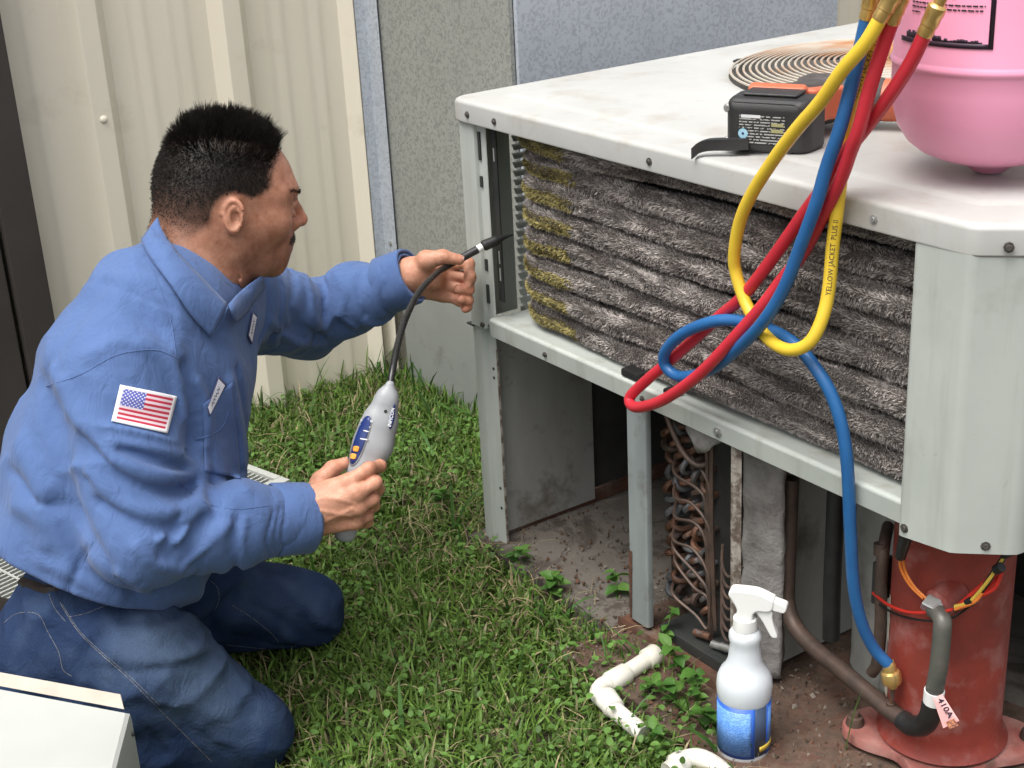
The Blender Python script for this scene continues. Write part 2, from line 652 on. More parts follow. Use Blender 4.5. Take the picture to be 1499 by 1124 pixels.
# ------------------------------------------------------------------ galvanised duct
def galv_mat(name, c_lo, c_hi, tint=0.0, spangle=1.0):
    m, nt, b = new_mat(name)
    tc = nt.nodes.new('ShaderNodeTexCoord')
    mp = node(nt, 'ShaderNodeMapping')
    mp.inputs['Scale'].default_value = (1, 1, 1)
    nz = node(nt, 'ShaderNodeTexNoise', i_Scale=60.0, i_Detail=3)
    nt.links.new(tc.outputs['Object'], nz.inputs['Vector'])
    vm = nt.nodes.new('ShaderNodeVectorMath')
    vm.operation = 'MULTIPLY_ADD'
    nt.links.new(nz.outputs['Color'], vm.inputs[0])
    vm.inputs[1].default_value = (0.02, 0.02, 0.02)
    nt.links.new(tc.outputs['Object'], vm.inputs[2])
    v = node(nt, 'ShaderNodeTexVoronoi', i_Scale=185.0)
    nt.links.new(vm.outputs[0], v.inputs['Vector'])
    sep = nt.nodes.new('ShaderNodeSeparateColor')
    nt.links.new(v.outputs['Color'], sep.inputs[0])
    c = ramp(nt, sep.outputs[0], [(0.05, c_lo), (0.34, tuple(0.55 * a + 0.45 * h for a, h in zip(c_lo, c_hi))), (0.5, c_hi)])
    big = noise(nt, 3.5, 6, 0.6)
    c = mixc(nt, ramp(nt, big, [(0.45, (0, 0, 0)), (0.8, (0.55, 0.55, 0.55))]), c, tuple(x * 0.75 for x in c_hi))
    nt.links.new(c, b.inputs['Base Color'])
    b.inputs['Metallic'].default_value = 0.2
    mr = nt.nodes.new('ShaderNodeMapRange')
    mr.inputs[3].default_value = 0.42
    mr.inputs[4].default_value = 0.62
    nt.links.new(sep.outputs[1], mr.inputs[0])
    nt.links.new(mr.outputs[0], b.inputs['Roughness'])
    bump(nt, b, noise(nt, 4.0, 3), 0.12, 0.02)
    return m


M['galv_shaded'] = galv_mat('galv_shaded', (0.255, 0.262, 0.243), (0.365, 0.375, 0.350))  # darker copy of the duct's sheet metal, shade put into the colour
M['galv_lit'] = galv_mat('galv_lit', (0.43, 0.465, 0.51), (0.56, 0.60, 0.66))  # lighter bluish copy of the same metal, sky reflection put into the colour
M['grey_panel'] = simple('grey_panel', (0.335, 0.35, 0.335), (0.29, 0.305, 0.295), 0.5, scale=5, bmp=0.08, bscale=12, metal=0.15,
                         dirt=(0.12, 0.105, 0.085), dirt_amt=(0.60, 0.8), dirt_scale=6)
duct = empty('metal_duct', UNITM)
tag(duct, 'galvanised sheet metal duct box between the wall and the air conditioner', 'duct')
box('front_panel', WU + 0.004, -0.312, 0.325, 0.335, 0.26, 2.5, 'galv_shaded', duct, 0.0015)
box('lower_panel', WU + 0.09, -0.30, 0.318, 0.345, -0.02, 0.262, 'grey_panel', duct, 0.002)
box('side_panel', -0.3125, -0.302, 0.336, 1.212, 0.22, 2.5, 'galv_lit', duct, 0.0015)
box('back_panel', WU + 0.004, -0.313, 1.20, 1.211, -0.02, 2.5, 'galv_shaded', duct, 0.0015)
box('lower_side_panel', -0.306, -0.294, 0.346, 1.215, -0.02, 0.222, 'grey_panel', duct, 0.002)
bm = bmesh.new()
extrude_profile(bm, [(WU + 0.034, 0.290), (WU + 0.036, 0.313), (WU + 0.040, 0.3165), (WU + 0.078, 0.3165), (WU + 0.081, 0.320)], 0.30, 2.5,
                lambda a, b_, z: (a, b_, z))
solidify(bm_obj('flange', bm, 'galv_lit', duct, True, 30), 0.0015)
for zc in (0.335, 0.9, 1.5):
    screw(duct, (WU + 0.062, 0.3155, zc), (0, -1, 0), 0.006, 'screw_bright')
box('top_panel', WU + 0.004, -0.302, 0.325, 1.212, 2.501, 2.51, 'galv_shaded', duct, 0.001)

# ================================================================== AIR CONDITIONER
ac = empty('air_conditioner', UNITM)
tag(ac, 'opened grey outdoor air conditioning unit with dirty fuzzy coil exposed', 'air conditioner')
W_, D_ = 1.105, 1.10
FC, FR = (0.425, 0.60), 0.285           # centre and radius of the fan guard


def outline(d, ns=14):
    """lid outline inset by d: rounded corners, cut front-right corner; constant vertex count"""
    x0, x1, y0, y1 = -0.012 + d, W_ - d, -0.012 + d, D_ - d
    c = 0.060 - 0.3 * d
    corners = [((x0, y0), 0.034), ((x1 - c, y0), 0.03), ((x1, y0 + c), 0.03), ((x1, y1), 0.034), ((x0, y1), 0.034)]
    n = len(corners)
    arcs = []
    for i in range(n):
        p, r = np.array(corners[i][0]), max(0.012, corners[i][1] - d * 0.3)
        a, b = np.array(corners[i - 1][0]) - p, np.array(corners[(i + 1) % n][0]) - p
        a /= np.linalg.norm(a)
        b /= np.linalg.norm(b)
        ang = math.acos(a @ b)
        t = r / math.tan(ang / 2)
        s, e = p + a * t, p + b * t
        arcs.append([(1 - k) ** 2 * s + 2 * k * (1 - k) * p + k * k * e for k in np.linspace(0, 1, 7)])
    out = []
    for i in range(n):
        out += arcs[i]
        s, e = arcs[i][-1], arcs[(i + 1) % n][0]
        out += [s + (e - s) * k / ns for k in range(1, ns)]
    return np.array(out)


base = outline(0)
ang = np.arctan2(base[:, 1] - FC[1], base[:, 0] - FC[0])


def circ(r):
    return np.stack([FC[0] + r * np.cos(ang), FC[1] + r * np.sin(ang)], 1)


def mixl(t, r):
    return outline(0.075) * (1 - t) + circ(r) * t


loops = [(outline(0.006), 0.797), (outline(0.001), 0.7975), (outline(0), 0.800), (outline(0.0), 0.8265), (outline(0.0015), 0.8305), (outline(0.0045), 0.8328),
         (outline(0.010), 0.8337), (outline(0.062), 0.8345), (outline(0.066), 0.8352), (outline(0.072), 0.8376), (outline(0.078), 0.8384),
         (mixl(0.35, FR + 0.09), 0.8398), (mixl(0.7, FR + 0.075), 0.8405), (circ(FR + 0.06), 0.8405), (circ(FR + 0.05), 0.8425), (circ(FR + 0.035), 0.8435), (circ(FR + 0.022), 0.8425),
         (circ(FR + 0.012), 0.841), (circ(FR + 0.004), 0.838), (circ(FR + 0.002), 0.80)]
V, F = [], []
for pts, z in loops:
    V += [(p[0], p[1], z + (0.0012 * math.sin(p[0] * 11 + 2 * p[1]) * math.sin(p[1] * 7) if z > 0.834 else 0)) for p in pts]
n_ = len(base)
for k in range(len(loops) - 1):
    for i in range(n_):
        F.append((k * n_ + i, k * n_ + (i + 1) % n_, (k + 1) * n_ + (i + 1) % n_, (k + 1) * n_ + i))
lid = mesh_obj('lid', V, F, 'unit_lid', ac, True, 60)
weighted(lid)
lid['label'] = 'white dented top cover with fan opening'
for x in (0.045, 0.122, 0.50, 0.905):
    screw(ac, (x, -0.0125, 0.812), (0, -1, 0), 0.0055, 'screw_bright' if x == 0.905 else 'screw')
screw(ac, (1.075, 0.012, 0.810), (0.7, -0.7, 0), 0.006)

# fan guard
M['guard_wire'] = simple('guard_wire', (0.50, 0.45, 0.38), (0.42, 0.19, 0.075), 0.5, metal=0.2, scale=4, lo=0.46, hi=0.62, bmp=0.1, bscale=120)
guard = empty('fan_guard', None, ac)
for i in range(27):
    r = FR - 0.0105 * i + 0.001
    if r < 0.012:
        break
    zc = 0.846 + 0.014 * (1 - (r / FR) ** 2)
    a = np.linspace(0, 2 * np.pi, 73)
    pth = np.stack([FC[0] + r * np.cos(a), FC[1] + r * np.sin(a), np.full_like(a, zc)], 1)
    tube('guard_ring', pth, 0.0023, 'guard_wire', guard, 6, False)
d0 = np.array([0.138 - FC[0], 0.468 - FC[1]])
a0 = math.atan2(d0[1], d0[0])
for k in range(4):
    a = a0 + k * math.pi / 2
    rr = np.linspace(-0.01, FR + 0.016, 24)
    bm = bmesh.new()
    ca, sa = math.cos(a), math.sin(a)
    top = [(FC[0] + r * ca, FC[1] + r * sa, 0.8462 + 0.014 * (1 - (max(0, r) / FR) ** 2)) for r in rr]
    vs = []
    for (x, y, z) in top:
        vs.append([bm.verts.new((x - sa * s, y + ca * s, z - h)) for s, h in ((-0.009, 0), (0.009, 0), (0.009, 0.004), (-0.009, 0.004))])
    for i in range(len(vs) - 1):
        for j in range(4):
            bm.faces.new((vs[i][j], vs[i][(j + 1) % 4], vs[i + 1][(j + 1) % 4], vs[i + 1][j]))
    bm_obj('guard_bar', bm, 'black_metal', guard)
# shroud and fan below
M['fan_metal'] = simple('fan_metal', (0.30, 0.29, 0.27), (0.18, 0.16, 0.14), 0.55, metal=0.4, scale=10)
sh = tube('fan_shroud', [(FC[0], FC[1], 0.801), (FC[0], FC[1], 0.74), (FC[0], FC[1], 0.60)], FR + 0.0045, 'unit_lid', ac, 48, False)
lathe('fan_hub', [(0, 0.05), (0.05, 0.05), (0.06, 0.04), (0.06, 0), (0, 0)], 'fan_metal', ac, 24, Matrix.Translation((FC[0], FC[1], 0.72)))
for k in range(4):
    V, F = [], []
    for i in range(7):
        r = 0.055 + i * (FR - 0.075) / 6
        for j in range(5):
            t = (j / 4 - 0.5) * (0.9 - 0.25 * i / 6) + k * math.pi / 2 + 0.25 * i / 6
            V.append((FC[0] + r * math.cos(t), FC[1] + r * math.sin(t), 0.745 + 0.05 * (j / 4 - 0.5)))
    for i in range(6):
        for j in range(4):
            F.append((i * 5 + j, i * 5 + j + 1, (i + 1) * 5 + j + 1, (i + 1) * 5 + j))
    solidify(mesh_obj('fan_blade', V, F, 'fan_metal', ac, True), 0.002)
box('fan_deck', 0.12, 1.0, 0.10, 1.02, 0.588, 0.592, 'dark_inside', ac, 0)

# corner posts of the upper section
bm = bmesh.new()
extrude_profile(bm, [(-0.004, 0.10), (-0.004, 0.012), (-0.001, 0.0025), (0.006, -0.0035), (0.042, -0.0035), (0.0445, -0.001), (0.045, 0.004), (0.047, 0.006), (0.062, 0.0065), (0.064, 0.009)],
                0.440, 0.798, lambda a, b, z: (a, b, z))
cp = solidify(bm_obj('corner_post', bm, 'unit_paint', ac, True, 30), 0.0015)
for z0, z1 in ((0.735, 0.782), (0.690, 0.708), (0.545, 0.565), (0.487, 0.520)):
    box('slot', 0.0475, 0.0535, 0.0025, 0.0052, z0, z1, 'black_metal', cp, 0)
box('post_foot', -0.008, 0.012, -0.006, 0.02, 0.4365, 0.4395, 'dark_inside', ac, 0.0005)
box('inner_bracket', 0.0655, 0.080, 0.016, 0.019, 0.492, 0.796, 'black_metal', ac, 0.0005)  # plate beside the post, its black also carries the shadow there
for z0 in (0.735, 0.56, 0.53):
    box('bracket_slot', 0.073, 0.0752, 0.0148, 0.0158, z0, z0 + 0.022, 'unit_paint', ac, 0)
screw(ac, (0.040, -0.0045, 0.447), (0, -1, 0), 0.005)
screw(ac, (0.050, 0.005, 0.446), (0, -1, 0), 0.004)
# cut corner panel at the right
bm = bmesh.new()
pr = [(0.9645, 0.02), (0.9645, -0.006), (0.966, -0.0085), (0.970, -0.009), (1.036, -0.0105), (1.043, -0.009), (1.049, -0.004), (1.090, 0.038), (1.096, 0.046), (1.0975, 0.056), (1.0975, 0.33)]
extrude_profile(bm, pr, 0.428, 0.799, lambda a, b, z: (a, b, z - (0.008 if (z < 0.5 and a < 1.0) else 0) + (0.006 if (z < 0.5 and b > 0.3) else 0)))
solidify(bm_obj('corner_panel', bm, 'unit_paint', ac, True, 30), 0.0018)
for p, d in (((0.974, -0.010, 0.433), (0, -1, 0)), ((1.072, 0.0185, 0.439), (0.7, -0.7, 0)), ((1.0985, 0.09, 0.445), (1, 0, 0))):
    screw(ac, p, d, 0.006)
# right and back sides
box('side_panel', 1.092, 1.096, 0.331, D_ - 0.02, 0.436, 0.798, 'unit_paint', ac, 0.001)
box('back_panel', 0.0, 1.091, D_ - 0.022, D_ - 0.018, 0.02, 0.798, 'unit_paint', ac, 0.001)
# louvred left side
lv = empty('louver_panel', None, ac)
for i in range(23):
    z = 0.452 + i * 0.0153
    bm = bmesh.new()
    extrude_profile(bm, [(0.0015, z + 0.0085), (0.004, z + 0.0065), (0.0085, z)], 0.101, D_ - 0.03, lambda a, b, t: (a, t, b))
    solidify(bm_obj('slat', bm, 'unit_paint', lv), 0.0012)
for y in (0.35, 0.6, 0.85):
    box('slat_stay', 0.0005, 0.0018, y, y + 0.02, 0.445, 0.797, 'unit_paint', lv, 0)

# rail under the coil and the deck behind it
bm = bmesh.new()
extrude_profile(bm, [(0.03, 0.4345), (-0.003, 0.432), (-0.0055, 0.434), (-0.0075, 0.459), (-0.005, 0.463), (0.0, 0.4645), (0.035, 0.4605), (0.10, 0.4635)], 0.0655, 0.9635,
                lambda a, b, t: (t, a + 0.0012 * math.sin(t * 14), b))
rail = solidify(bm_obj('coil_rail', bm, 'unit_paint', ac, True, 30), 0.0015)
screw(ac, (0.225, -0.0075, 0.446), (0, -1, 0), 0.0045)
screw(ac, (0.47, -0.0075, 0.446), (0, -1, 0), 0.0045)
screw(ac, (0.635, -0.0085, 0.447), (0, -1, 0), 0.007, 'screw_bright')
box('deck', 0.004, 1.09, 0.101, D_ - 0.025, 0.437, 0.446, 'inner_paint', ac, 0.001)
box('dark_blocker', 0.19, 0.98, 0.092, 0.096, 0.4465, 0.796, 'dark_inside', ac, 0)  # added dark sheet behind the coil, blocks view and light


# ------------------------------------------------------------------ spine fin coil
def fins_material():
    m, nt, b = attr_mat('spine_fins', 0.6, metal=0.25, mul=(40, 0.7, 1.15), spec=0.35)
    return m


M['spine_fins'] = fins_material()
M['coil_core'] = simple('coil_core', (0.15, 0.132, 0.12), (0.07, 0.06, 0.055), 0.85, scale=110, bmp=0.8, bscale=420)


def lattice_noise(seed, n=64):
    g = np.random.default_rng(seed).random((n, n))

    def f(a, b):
        a, b = np.asarray(a) % n, np.asarray(b) % n
        i, j = np.floor(a).astype(int), np.floor(b).astype(int)
        s, t = a - i, b - j
        s, t = s * s * (3 - 2 * s), t * t * (3 - 2 * t)
        i1, j1 = (i + 1) % n, (j + 1) % n
        i, j = i % n, j % n
        return (g[i, j] * (1 - s) + g[i1, j] * s) * (1 - t) + (g[i, j1] * (1 - s) + g[i1, j1] * s) * t
    return f


n1f, n2f, n3f = lattice_noise(11), lattice_noise(12), lattice_noise(13)
N_TUBE = 8
for i in range(N_TUBE):
    z = 0.4875 + 0.0425 * i
    dy = RNG.uniform(-0.004, 0.004)
    xl, yf = 0.100 + RNG.uniform(-0.004, 0.004), 0.040 + dy
    pts = [(xl, 0.9), (xl, 0.6), (xl, 0.3), (xl, 0.13)]
    R = 0.075
    pts += [(xl + R - R * math.cos(t), yf + R - R * math.sin(t)) for t in np.linspace(0.15, math.pi / 2 - 0.1, 4)]
    pts += [(x, yf + 0.004 * math.sin(x * 9 + i * 2)) for x in np.arange(xl + R + 0.05, 0.95, 0.06)]
    pts += [(0.99, yf + 0.012), (1.03, yf + 0.05), (1.05, 0.13), (1.055, 0.4), (1.055, 0.9)]
    p3 = [(x, y, z + 0.0022 * math.sin(x * 13 + i) + (0.006 * math.sin(max(0, x - 0.3) * 4 + i * 1.7) if i > 5 else 0)) for x, y in pts]
    path = smooth_path(p3, 6)
    ct = tube('coil_tube', path, 0.0185, 'coil_core', ac, 14)
    # spines on the stretch that shows
    seg = np.linalg.norm(np.diff(path, axis=0), axis=1)
    s = np.concatenate([[0], np.cumsum(seg)])
    T, N, B = frames(path)
    show = (path[:, 1] < 0.20)
    s0, s1 = s[show][0], s[show][-1]
    cnt = 30000
    ss = RNG.uniform(s0, s1, cnt)
    c = np.stack([np.interp(ss, s, path[:, k]) for k in range(3)], 1)
    t = np.stack([np.interp(ss, s, T[:, k]) for k in range(3)], 1)
    t /= np.linalg.norm(t, axis=1)[:, None]
    upv = np.array([0, 0, 1.0])
    side = np.cross(t, upv)                  # points outwards (towards the front)
    side /= np.linalg.norm(side, axis=1)[:, None]
    th = RNG.uniform(-1.75, 1.75, cnt)         # 0 = outwards, +pi/2 = up
    rad = side * np.cos(th)[:, None] + upv * np.sin(th)[:, None]
    tan = -side * np.sin(th)[:, None] + upv * np.cos(th)[:, None]
    comb = (n1f(ss * 26 + i * 7, th * 2.5 + i * 3) - 0.5) * 2.4       # how far the fins are combed along the tube
    comb2 = (n2f(ss * 16 + i * 5, th * 2.0) - 0.5) * 1.1
    crush = np.clip(n3f(ss * 19 + i * 11, th * 3 + 4), 0, 1)
    L = 0.0062 * (0.55 + 0.6 * crush) * RNG.uniform(0.75, 1.2, cnt) * np.interp(np.abs(th), [0.7, 1.6], [1.0, 0.62])
    dirv = rad * 0.55 + t * (comb + RNG.normal(0, 0.28, cnt))[:, None] + tan * (comb2 + RNG.normal(0, 0.22, cnt))[:, None]
    dirv /= np.linalg.norm(dirv, axis=1)[:, None]
    dirv += rad * 0.12
    b0 = c + rad * 0.0180
    wdt = (t * np.cos(RNG.uniform(0, 3.1, cnt))[:, None] + tan * np.sin(RNG.uniform(0, 3.1, cnt))[:, None]) * RNG.uniform(0.00035, 0.00065, cnt)[:, None]
    tip = b0 + dirv * L[:, None]
    mid = b0 + dirv * (L * 0.55)[:, None] + rad * 0.0008
    V = np.stack([b0 - wdt, b0 + wdt, mid + wdt * 0.8, tip + wdt * 0.35, tip - wdt * 0.35, mid - wdt * 0.8], 1).reshape(-1, 3)
    k6 = np.arange(cnt)[:, None] * 6
    F = np.concatenate([k6 + np.array([[0, 1, 2, 5]]), k6 + np.array([[5, 2, 3, 4]])])
    # colour: grey brown, pale bent patches, olive stain on the front near the left end
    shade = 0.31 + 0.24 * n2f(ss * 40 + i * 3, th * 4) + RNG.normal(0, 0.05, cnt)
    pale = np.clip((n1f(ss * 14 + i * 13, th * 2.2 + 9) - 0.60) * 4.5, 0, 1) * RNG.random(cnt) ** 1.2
    pale *= 0.35 + 0.65 * (th > 0.1)  # pale fins favour the upper side: top light put into the colour
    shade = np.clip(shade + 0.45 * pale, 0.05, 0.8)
    shade = shade * np.interp(np.abs(th), [0.9, 1.6], [1.0, 0.40])  # darker towards the gaps between tubes, shade put into the colour
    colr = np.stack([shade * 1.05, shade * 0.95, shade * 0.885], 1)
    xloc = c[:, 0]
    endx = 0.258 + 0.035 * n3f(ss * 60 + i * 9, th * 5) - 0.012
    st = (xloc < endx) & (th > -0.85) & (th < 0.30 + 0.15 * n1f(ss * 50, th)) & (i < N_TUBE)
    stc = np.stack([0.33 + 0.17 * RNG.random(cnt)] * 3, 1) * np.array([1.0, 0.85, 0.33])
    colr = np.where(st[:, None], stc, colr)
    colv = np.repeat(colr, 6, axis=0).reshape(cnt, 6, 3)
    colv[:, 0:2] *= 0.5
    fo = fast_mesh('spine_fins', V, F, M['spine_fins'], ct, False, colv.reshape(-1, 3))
    fo['kind'] = 'stuff'
box('coil_clip', 0.415, 0.455, -0.004, 0.022, 0.4655, 0.478, 'rubber', ac, 0.004)
box('coil_clip', 0.510, 0.535, -0.002, 0.018, 0.4655, 0.474, 'rubber', ac, 0.004)

# ------------------------------------------------------------------ lower section
bm = bmesh.new()
extrude_profile(bm, [(0.0, 0.06), (0.0, 0.004), (0.002, 0.001), (0.027, 0.0), (0.0295, 0.002), (0.032, 0.011), (0.049, 0.0125), (0.0505, 0.015)], 0.0, 0.4365,
                lambda a, b, z: (a + 0.001 * math.sin(z * 30), b, z))
lp = solidify(bm_obj('lower_post', bm, 'unit_paint', ac, True, 30), 0.0015)
lp['label'] = 'grey left leg with flaking inner edge'
for z0 in (0.09, 0.13, 0.345, 0.362):
    lathe('bolt_hole', [(0, 0.0006), (0.003, 0.0006), (0.003, -0.001), (0, -0.001)], 'black_metal', lp, 8, align((0.043, 0.0112, z0), (0, -1, 0)))
M['flaking'] = simple('flaking', (0.33, 0.30, 0.26), (0.12, 0.09, 0.07), 0.85, scale=60, lo=0.42, hi=0.58, bmp=0.5, bscale=150)
box('flaking_edge', 0.0512, 0.0535, 0.0125, 0.0165, 0.02, 0.40, 'flaking', ac, 0.0004)
M['stained_sheet'] = simple('stained_sheet', (0.36, 0.36, 0.34), (0.26, 0.255, 0.24), 0.65, scale=7, bmp=0.15, bscale=30, stretch=(1, 1, 0.35),
                            dirt=(0.115, 0.095, 0.075), dirt_amt=(0.52, 0.70), dirt_scale=9)
box('lower_side_sheet', 0.026, 0.030, 0.0135, 0.235, 0.03, 0.434, 'stained_sheet', ac, 0.0005)
box('lower_back_sheet', 0.004, 0.018, 0.24, D_ - 0.03, 0.03, 0.434, 'dark_inside', ac, 0)  # dark colour stands in for the darkness of the open bay
box('partition_sheet', 0.02, 0.475, 0.60, 0.606, 0.03, 0.434, 'dark_inside', ac, 0)  # closes the bay at the back, its darkness put into the colour
box('pan_lip', 0.012, 0.025, 0.02, 0.58, 0.019, 0.048, 'rust', ac, 0.002)
bm = bmesh.new()
box_bm(bm, -0.09, 0.10, -0.06, 0.06, -0.002, 0.002, 0.001)
bmesh.ops.rotate(bm, verts=bm.verts, cent=(0, 0, 0), matrix=Matrix.Rotation(0.35, 3, 'Z') @ Matrix.Rotation(-0.18, 3, 'X'))
bmesh.ops.translate(bm, verts=bm.verts, vec=(0.26, 0.40, 0.036))
bm_obj('loose_sheet', bm, 'grey_panel', ac)
# galvanised middle post with rust
M['post_galv'] = simple('post_galv', (0.36, 0.40, 0.40), (0.24, 0.265, 0.27), 0.5, metal=0.3, scale=9, bmp=0.12, bscale=50, stretch=(1, 1, 0.3),
                        dirt=(0.20, 0.19, 0.17), dirt_amt=(0.55, 0.7), dirt_scale=9)
bm = bmesh.new()
extrude_profile(bm, [(0.4175, 0.03), (0.4185, 0.006), (0.420, 0.004), (0.4590, 0.003), (0.4620, 0.006), (0.4625, 0.014)], 0.040, 0.4335, lambda a, b, z: (a, b, z))
solidify(bm_obj('middle_post', bm, 'post_galv', ac, True, 30), 0.0015)
bm = bmesh.new()
extrude_profile(bm, [(0.4165, 0.012), (0.4167, 0.0035), (0.4185, 0.0022), (0.4245, 0.0018)], 0.042, 0.165, lambda a, b, z: (a + 0.003 * math.sin(z * 90) * (a > 0.42), b, z))
solidify(bm_obj('rusted_edge', bm, 'rust', ac, True), 0.001)
bm = bmesh.new()
extrude_profile(bm, [(0.6485, 0.02), (0.648, 0.008), (0.650, 0.006), (0.656, 0.0065), (0.658, 0.010), (0.660, 0.012), (0.664, 0.0125)], 0.03, 0.4335, lambda a, b, z: (a + 0.001 * math.sin(z * 40), b, z))
solidify(bm_obj('thin_post', bm, 'flaking', ac, True, 30), 0.0015)
# rusted base rail along the front
bm = bmesh.new()
extrude_profile(bm, [(0.03, 0.030), (0.0, 0.030), (-0.004, 0.034), (-0.006, 0.036), (-0.008, 0.006)], 0.40, 0.68, lambda a, b, t: (t, a + 0.002 * math.sin(t * 60), b + 0.003 * math.sin(t * 37)))
solidify(bm_obj('base_rail', bm, 'rust', ac, True, 40), 0.002)
box('coil_tray', 0.48, 0.646, 0.012, 0.30, 0.032, 0.052, 'black_metal', ac, 0.003)

# evaporator coil end: U bends, slab and feeder tubes
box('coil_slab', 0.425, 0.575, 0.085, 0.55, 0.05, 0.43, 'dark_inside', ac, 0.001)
slab = empty('fin_block', None, ac)
for i in range(34):
    z = 0.07 + i * 0.0105
    box('fin', 0.576, 0.644, 0.10, 0.30, z, z + 0.0012, 'dull_pipe', slab, 0)
M['aged_pipe'] = simple('aged_pipe', (0.16, 0.18, 0.20), (0.10, 0.07, 0.05), 0.55, metal=0.3, scale=40)
bends = empty('return_bends', None, ac)
a = np.linspace(0, math.pi, 9)
for r_ in range(15):
    for c_ in range(5):
        x = 0.442 + c_ * 0.0205
        z = 0.075 + r_ * 0.0238 + (0.012 if c_ % 2 else 0)
        if RNG.random() < 0.12:
            continue
        tl = RNG.choice([0.45, -0.6, 1.3, 0.9]) + RNG.normal(0, 0.2)
        w2 = 0.0125
        yb = 0.088
        dep = RNG.uniform(0.013, 0.024)
        pth = [(x + w2 * math.cos(t) * math.cos(tl), yb - 0.006 - dep * math.sin(t), z + w2 * math.cos(t) * math.sin(tl)) for t in a]
        pth = [(pth[0][0], yb, pth[0][2])] + pth + [(pth[-1][0], yb, pth[-1][2])]
        tube('return_bend', pth, RNG.uniform(0.0046, 0.006), ('copper', 'copper', 'dull_pipe', 'aged_pipe')[int(RNG.integers(4))], bends, 7, False)
feed = empty('feeder_tubes', None, ac)
for i in range(9):
    z = 0.395 - i * 0.037 + RNG.uniform(-0.012, 0.012)
    x1 = 0.556 + RNG.uniform(-0.004, 0.004) + 0.006 * (i % 2)
    p = [(0.446 + RNG.uniform(0, 0.01), 0.078, z + 0.010), (0.482, 0.045 + RNG.uniform(-.008, .004), z + RNG.uniform(-.012, .010)), (0.533 + RNG.uniform(-.008, .004), 0.042, z + RNG.uniform(-.022, .004)), (x1, 0.043, z - 0.03 + RNG.uniform(-.01, .01)),
         (x1 + 0.002, 0.045, max(0.07, z - 0.10)), (x1 + 0.004, 0.05, max(0.06, z - 0.18))]
    tube('feeder_tube', smooth_path(p, 6), 0.0026, 'dull_pipe', feed, 6)
for i in range(7):
    z = 0.20 - i * 0.019
    p = [(0.574, 0.06, z + 0.02), (0.582, 0.052, z - 0.01), (0.600, 0.05, z - 0.022), (0.622, 0.058, z + RNG.uniform(0, 0.008))]
    tube('feeder_tube', smooth_path(p, 6), 0.0024, 'dull_pipe', feed, 6)
for dx in (0, 0.008):
    tube('riser_tube', smooth_path([(0.553 + dx, 0.05, 0.43), (0.556 + dx, 0.046, 0.30), (0.560 + dx, 0.046, 0.18), (0.562 + dx, 0.05, 0.07)], 6), 0.0035, 'dull_pipe', feed, 7)
tube('slanted_tube', smooth_path([(0.472, 0.03, 0.428), (0.497, 0.028, 0.392), (0.52, 0.03, 0.362), (0.545, 0.034, 0.350), (0.556, 0.05, 0.352)], 6), 0.0045, 'dull_pipe', feed, 8)
for k, (x, z) in enumerate(((0.56, 0.062), (0.60, 0.060), (0.62, 0.066))):
    tube('joint_fitting', [(x - 0.016, 0.03, z), (x + 0.016, 0.034, z + 0.004)], 0.006, ('copper', 'chrome', 'chrome')[k], feed, 10)
# torn insulation under the rail
rg = np.random.default_rng(5)
V, F = [], []
for i in range(10):
    x = 0.545 + i * 0.011
    for j in range(4):
        V.append((x + rg.uniform(-.003, .003), 0.02 + rg.uniform(-.006, .006), 0.434 - j * (0.010 + 0.006 * math.sin(i * 0.7)) - rg.uniform(0, 0.006)))
for i in range(9):
    for j in range(3):
        F.append((i * 4 + j, i * 4 + j + 1, (i + 1) * 4 + j + 1, (i + 1) * 4 + j))
M['insulation'] = simple('insulation', (0.30, 0.285, 0.27), (0.19, 0.178, 0.168), 0.95, scale=22, bmp=0.9, bscale=70, dirt=(0.14, 0.12, 0.11), dirt_amt=(0.5, 0.75), dirt_scale=14)
solidify(mesh_obj('torn_insulation', V, F, 'insulation', ac, True), 0.004)

# right bay: insulated panels and pipes
def lump_panel(name, x0, y0, x1, y1, z0, z1, mat, thick=0.02, amp=0.006, seed=0, bulge=0.0):
    rg = np.random.default_rng(seed)
    nu, nz = 14, 40
    V, F = [], []
    d = np.array([x1 - x0, y1 - y0])
    nrm = np.array([d[1], -d[0]]) / np.linalg.norm(d)
    for i in range(nu):
        for j in range(nz):
            u_, z = i / (nu - 1), z0 + (z1 - z0) * j / (nz - 1)
            off = bulge * math.sin(u_ * math.pi) + amp * (n1f(u_ * 4 + seed, j * 0.35) - 0.5) * 2 + amp * 0.12 * rg.uniform(-1, 1)
            V.append((x0 + d[0] * u_ + nrm[0] * off, y0 + d[1] * u_ + nrm[1] * off, z))
    for i in range(nu - 1):
        for j in range(nz - 1):
            F.append((i * nz + j, i * nz + j + 1, (i + 1) * nz + j + 1, (i + 1) * nz + j))
    o = mesh_obj(name, V, F, mat, ac, True)
    return solidify(o, thick, 1)


pa_, pb_ = unit(atn(1087, 760, 0.055)), unit(atn(1148, 760, 0.075))
lump_panel('insulated_panel', pa_[0], pa_[1], pb_[0], pb_[1], 0.03, 0.432, 'insulation', 0.03, 0.004, 3, 0.008)
lump_panel('insulated_panel', 0.72, 0.19, 0.80, 0.165, 0.025, 0.432, 'inner_paint', 0.01, 0.002, 6, 0.008)
lump_panel('insulated_panel', 0.80, 0.165, 0.93, 0.24, 0.025, 0.434, 'inner_paint', 0.01, 0.002, 8, 0.015)
lump_panel('insulated_panel', 0.93, 0.36, 1.20, 0.44, 0.025, 0.45, 'insulation', 0.01, 0.004, 9, 0.01)
box('bay_divider', 0.652, 0.656, 0.10, 0.55, 0.03, 0.434, 'inner_paint', ac, 0)
box('bay_back', 0.49, 1.08, 0.56, 0.565, 0.02, 0.434, 'dark_inside', ac, 0)
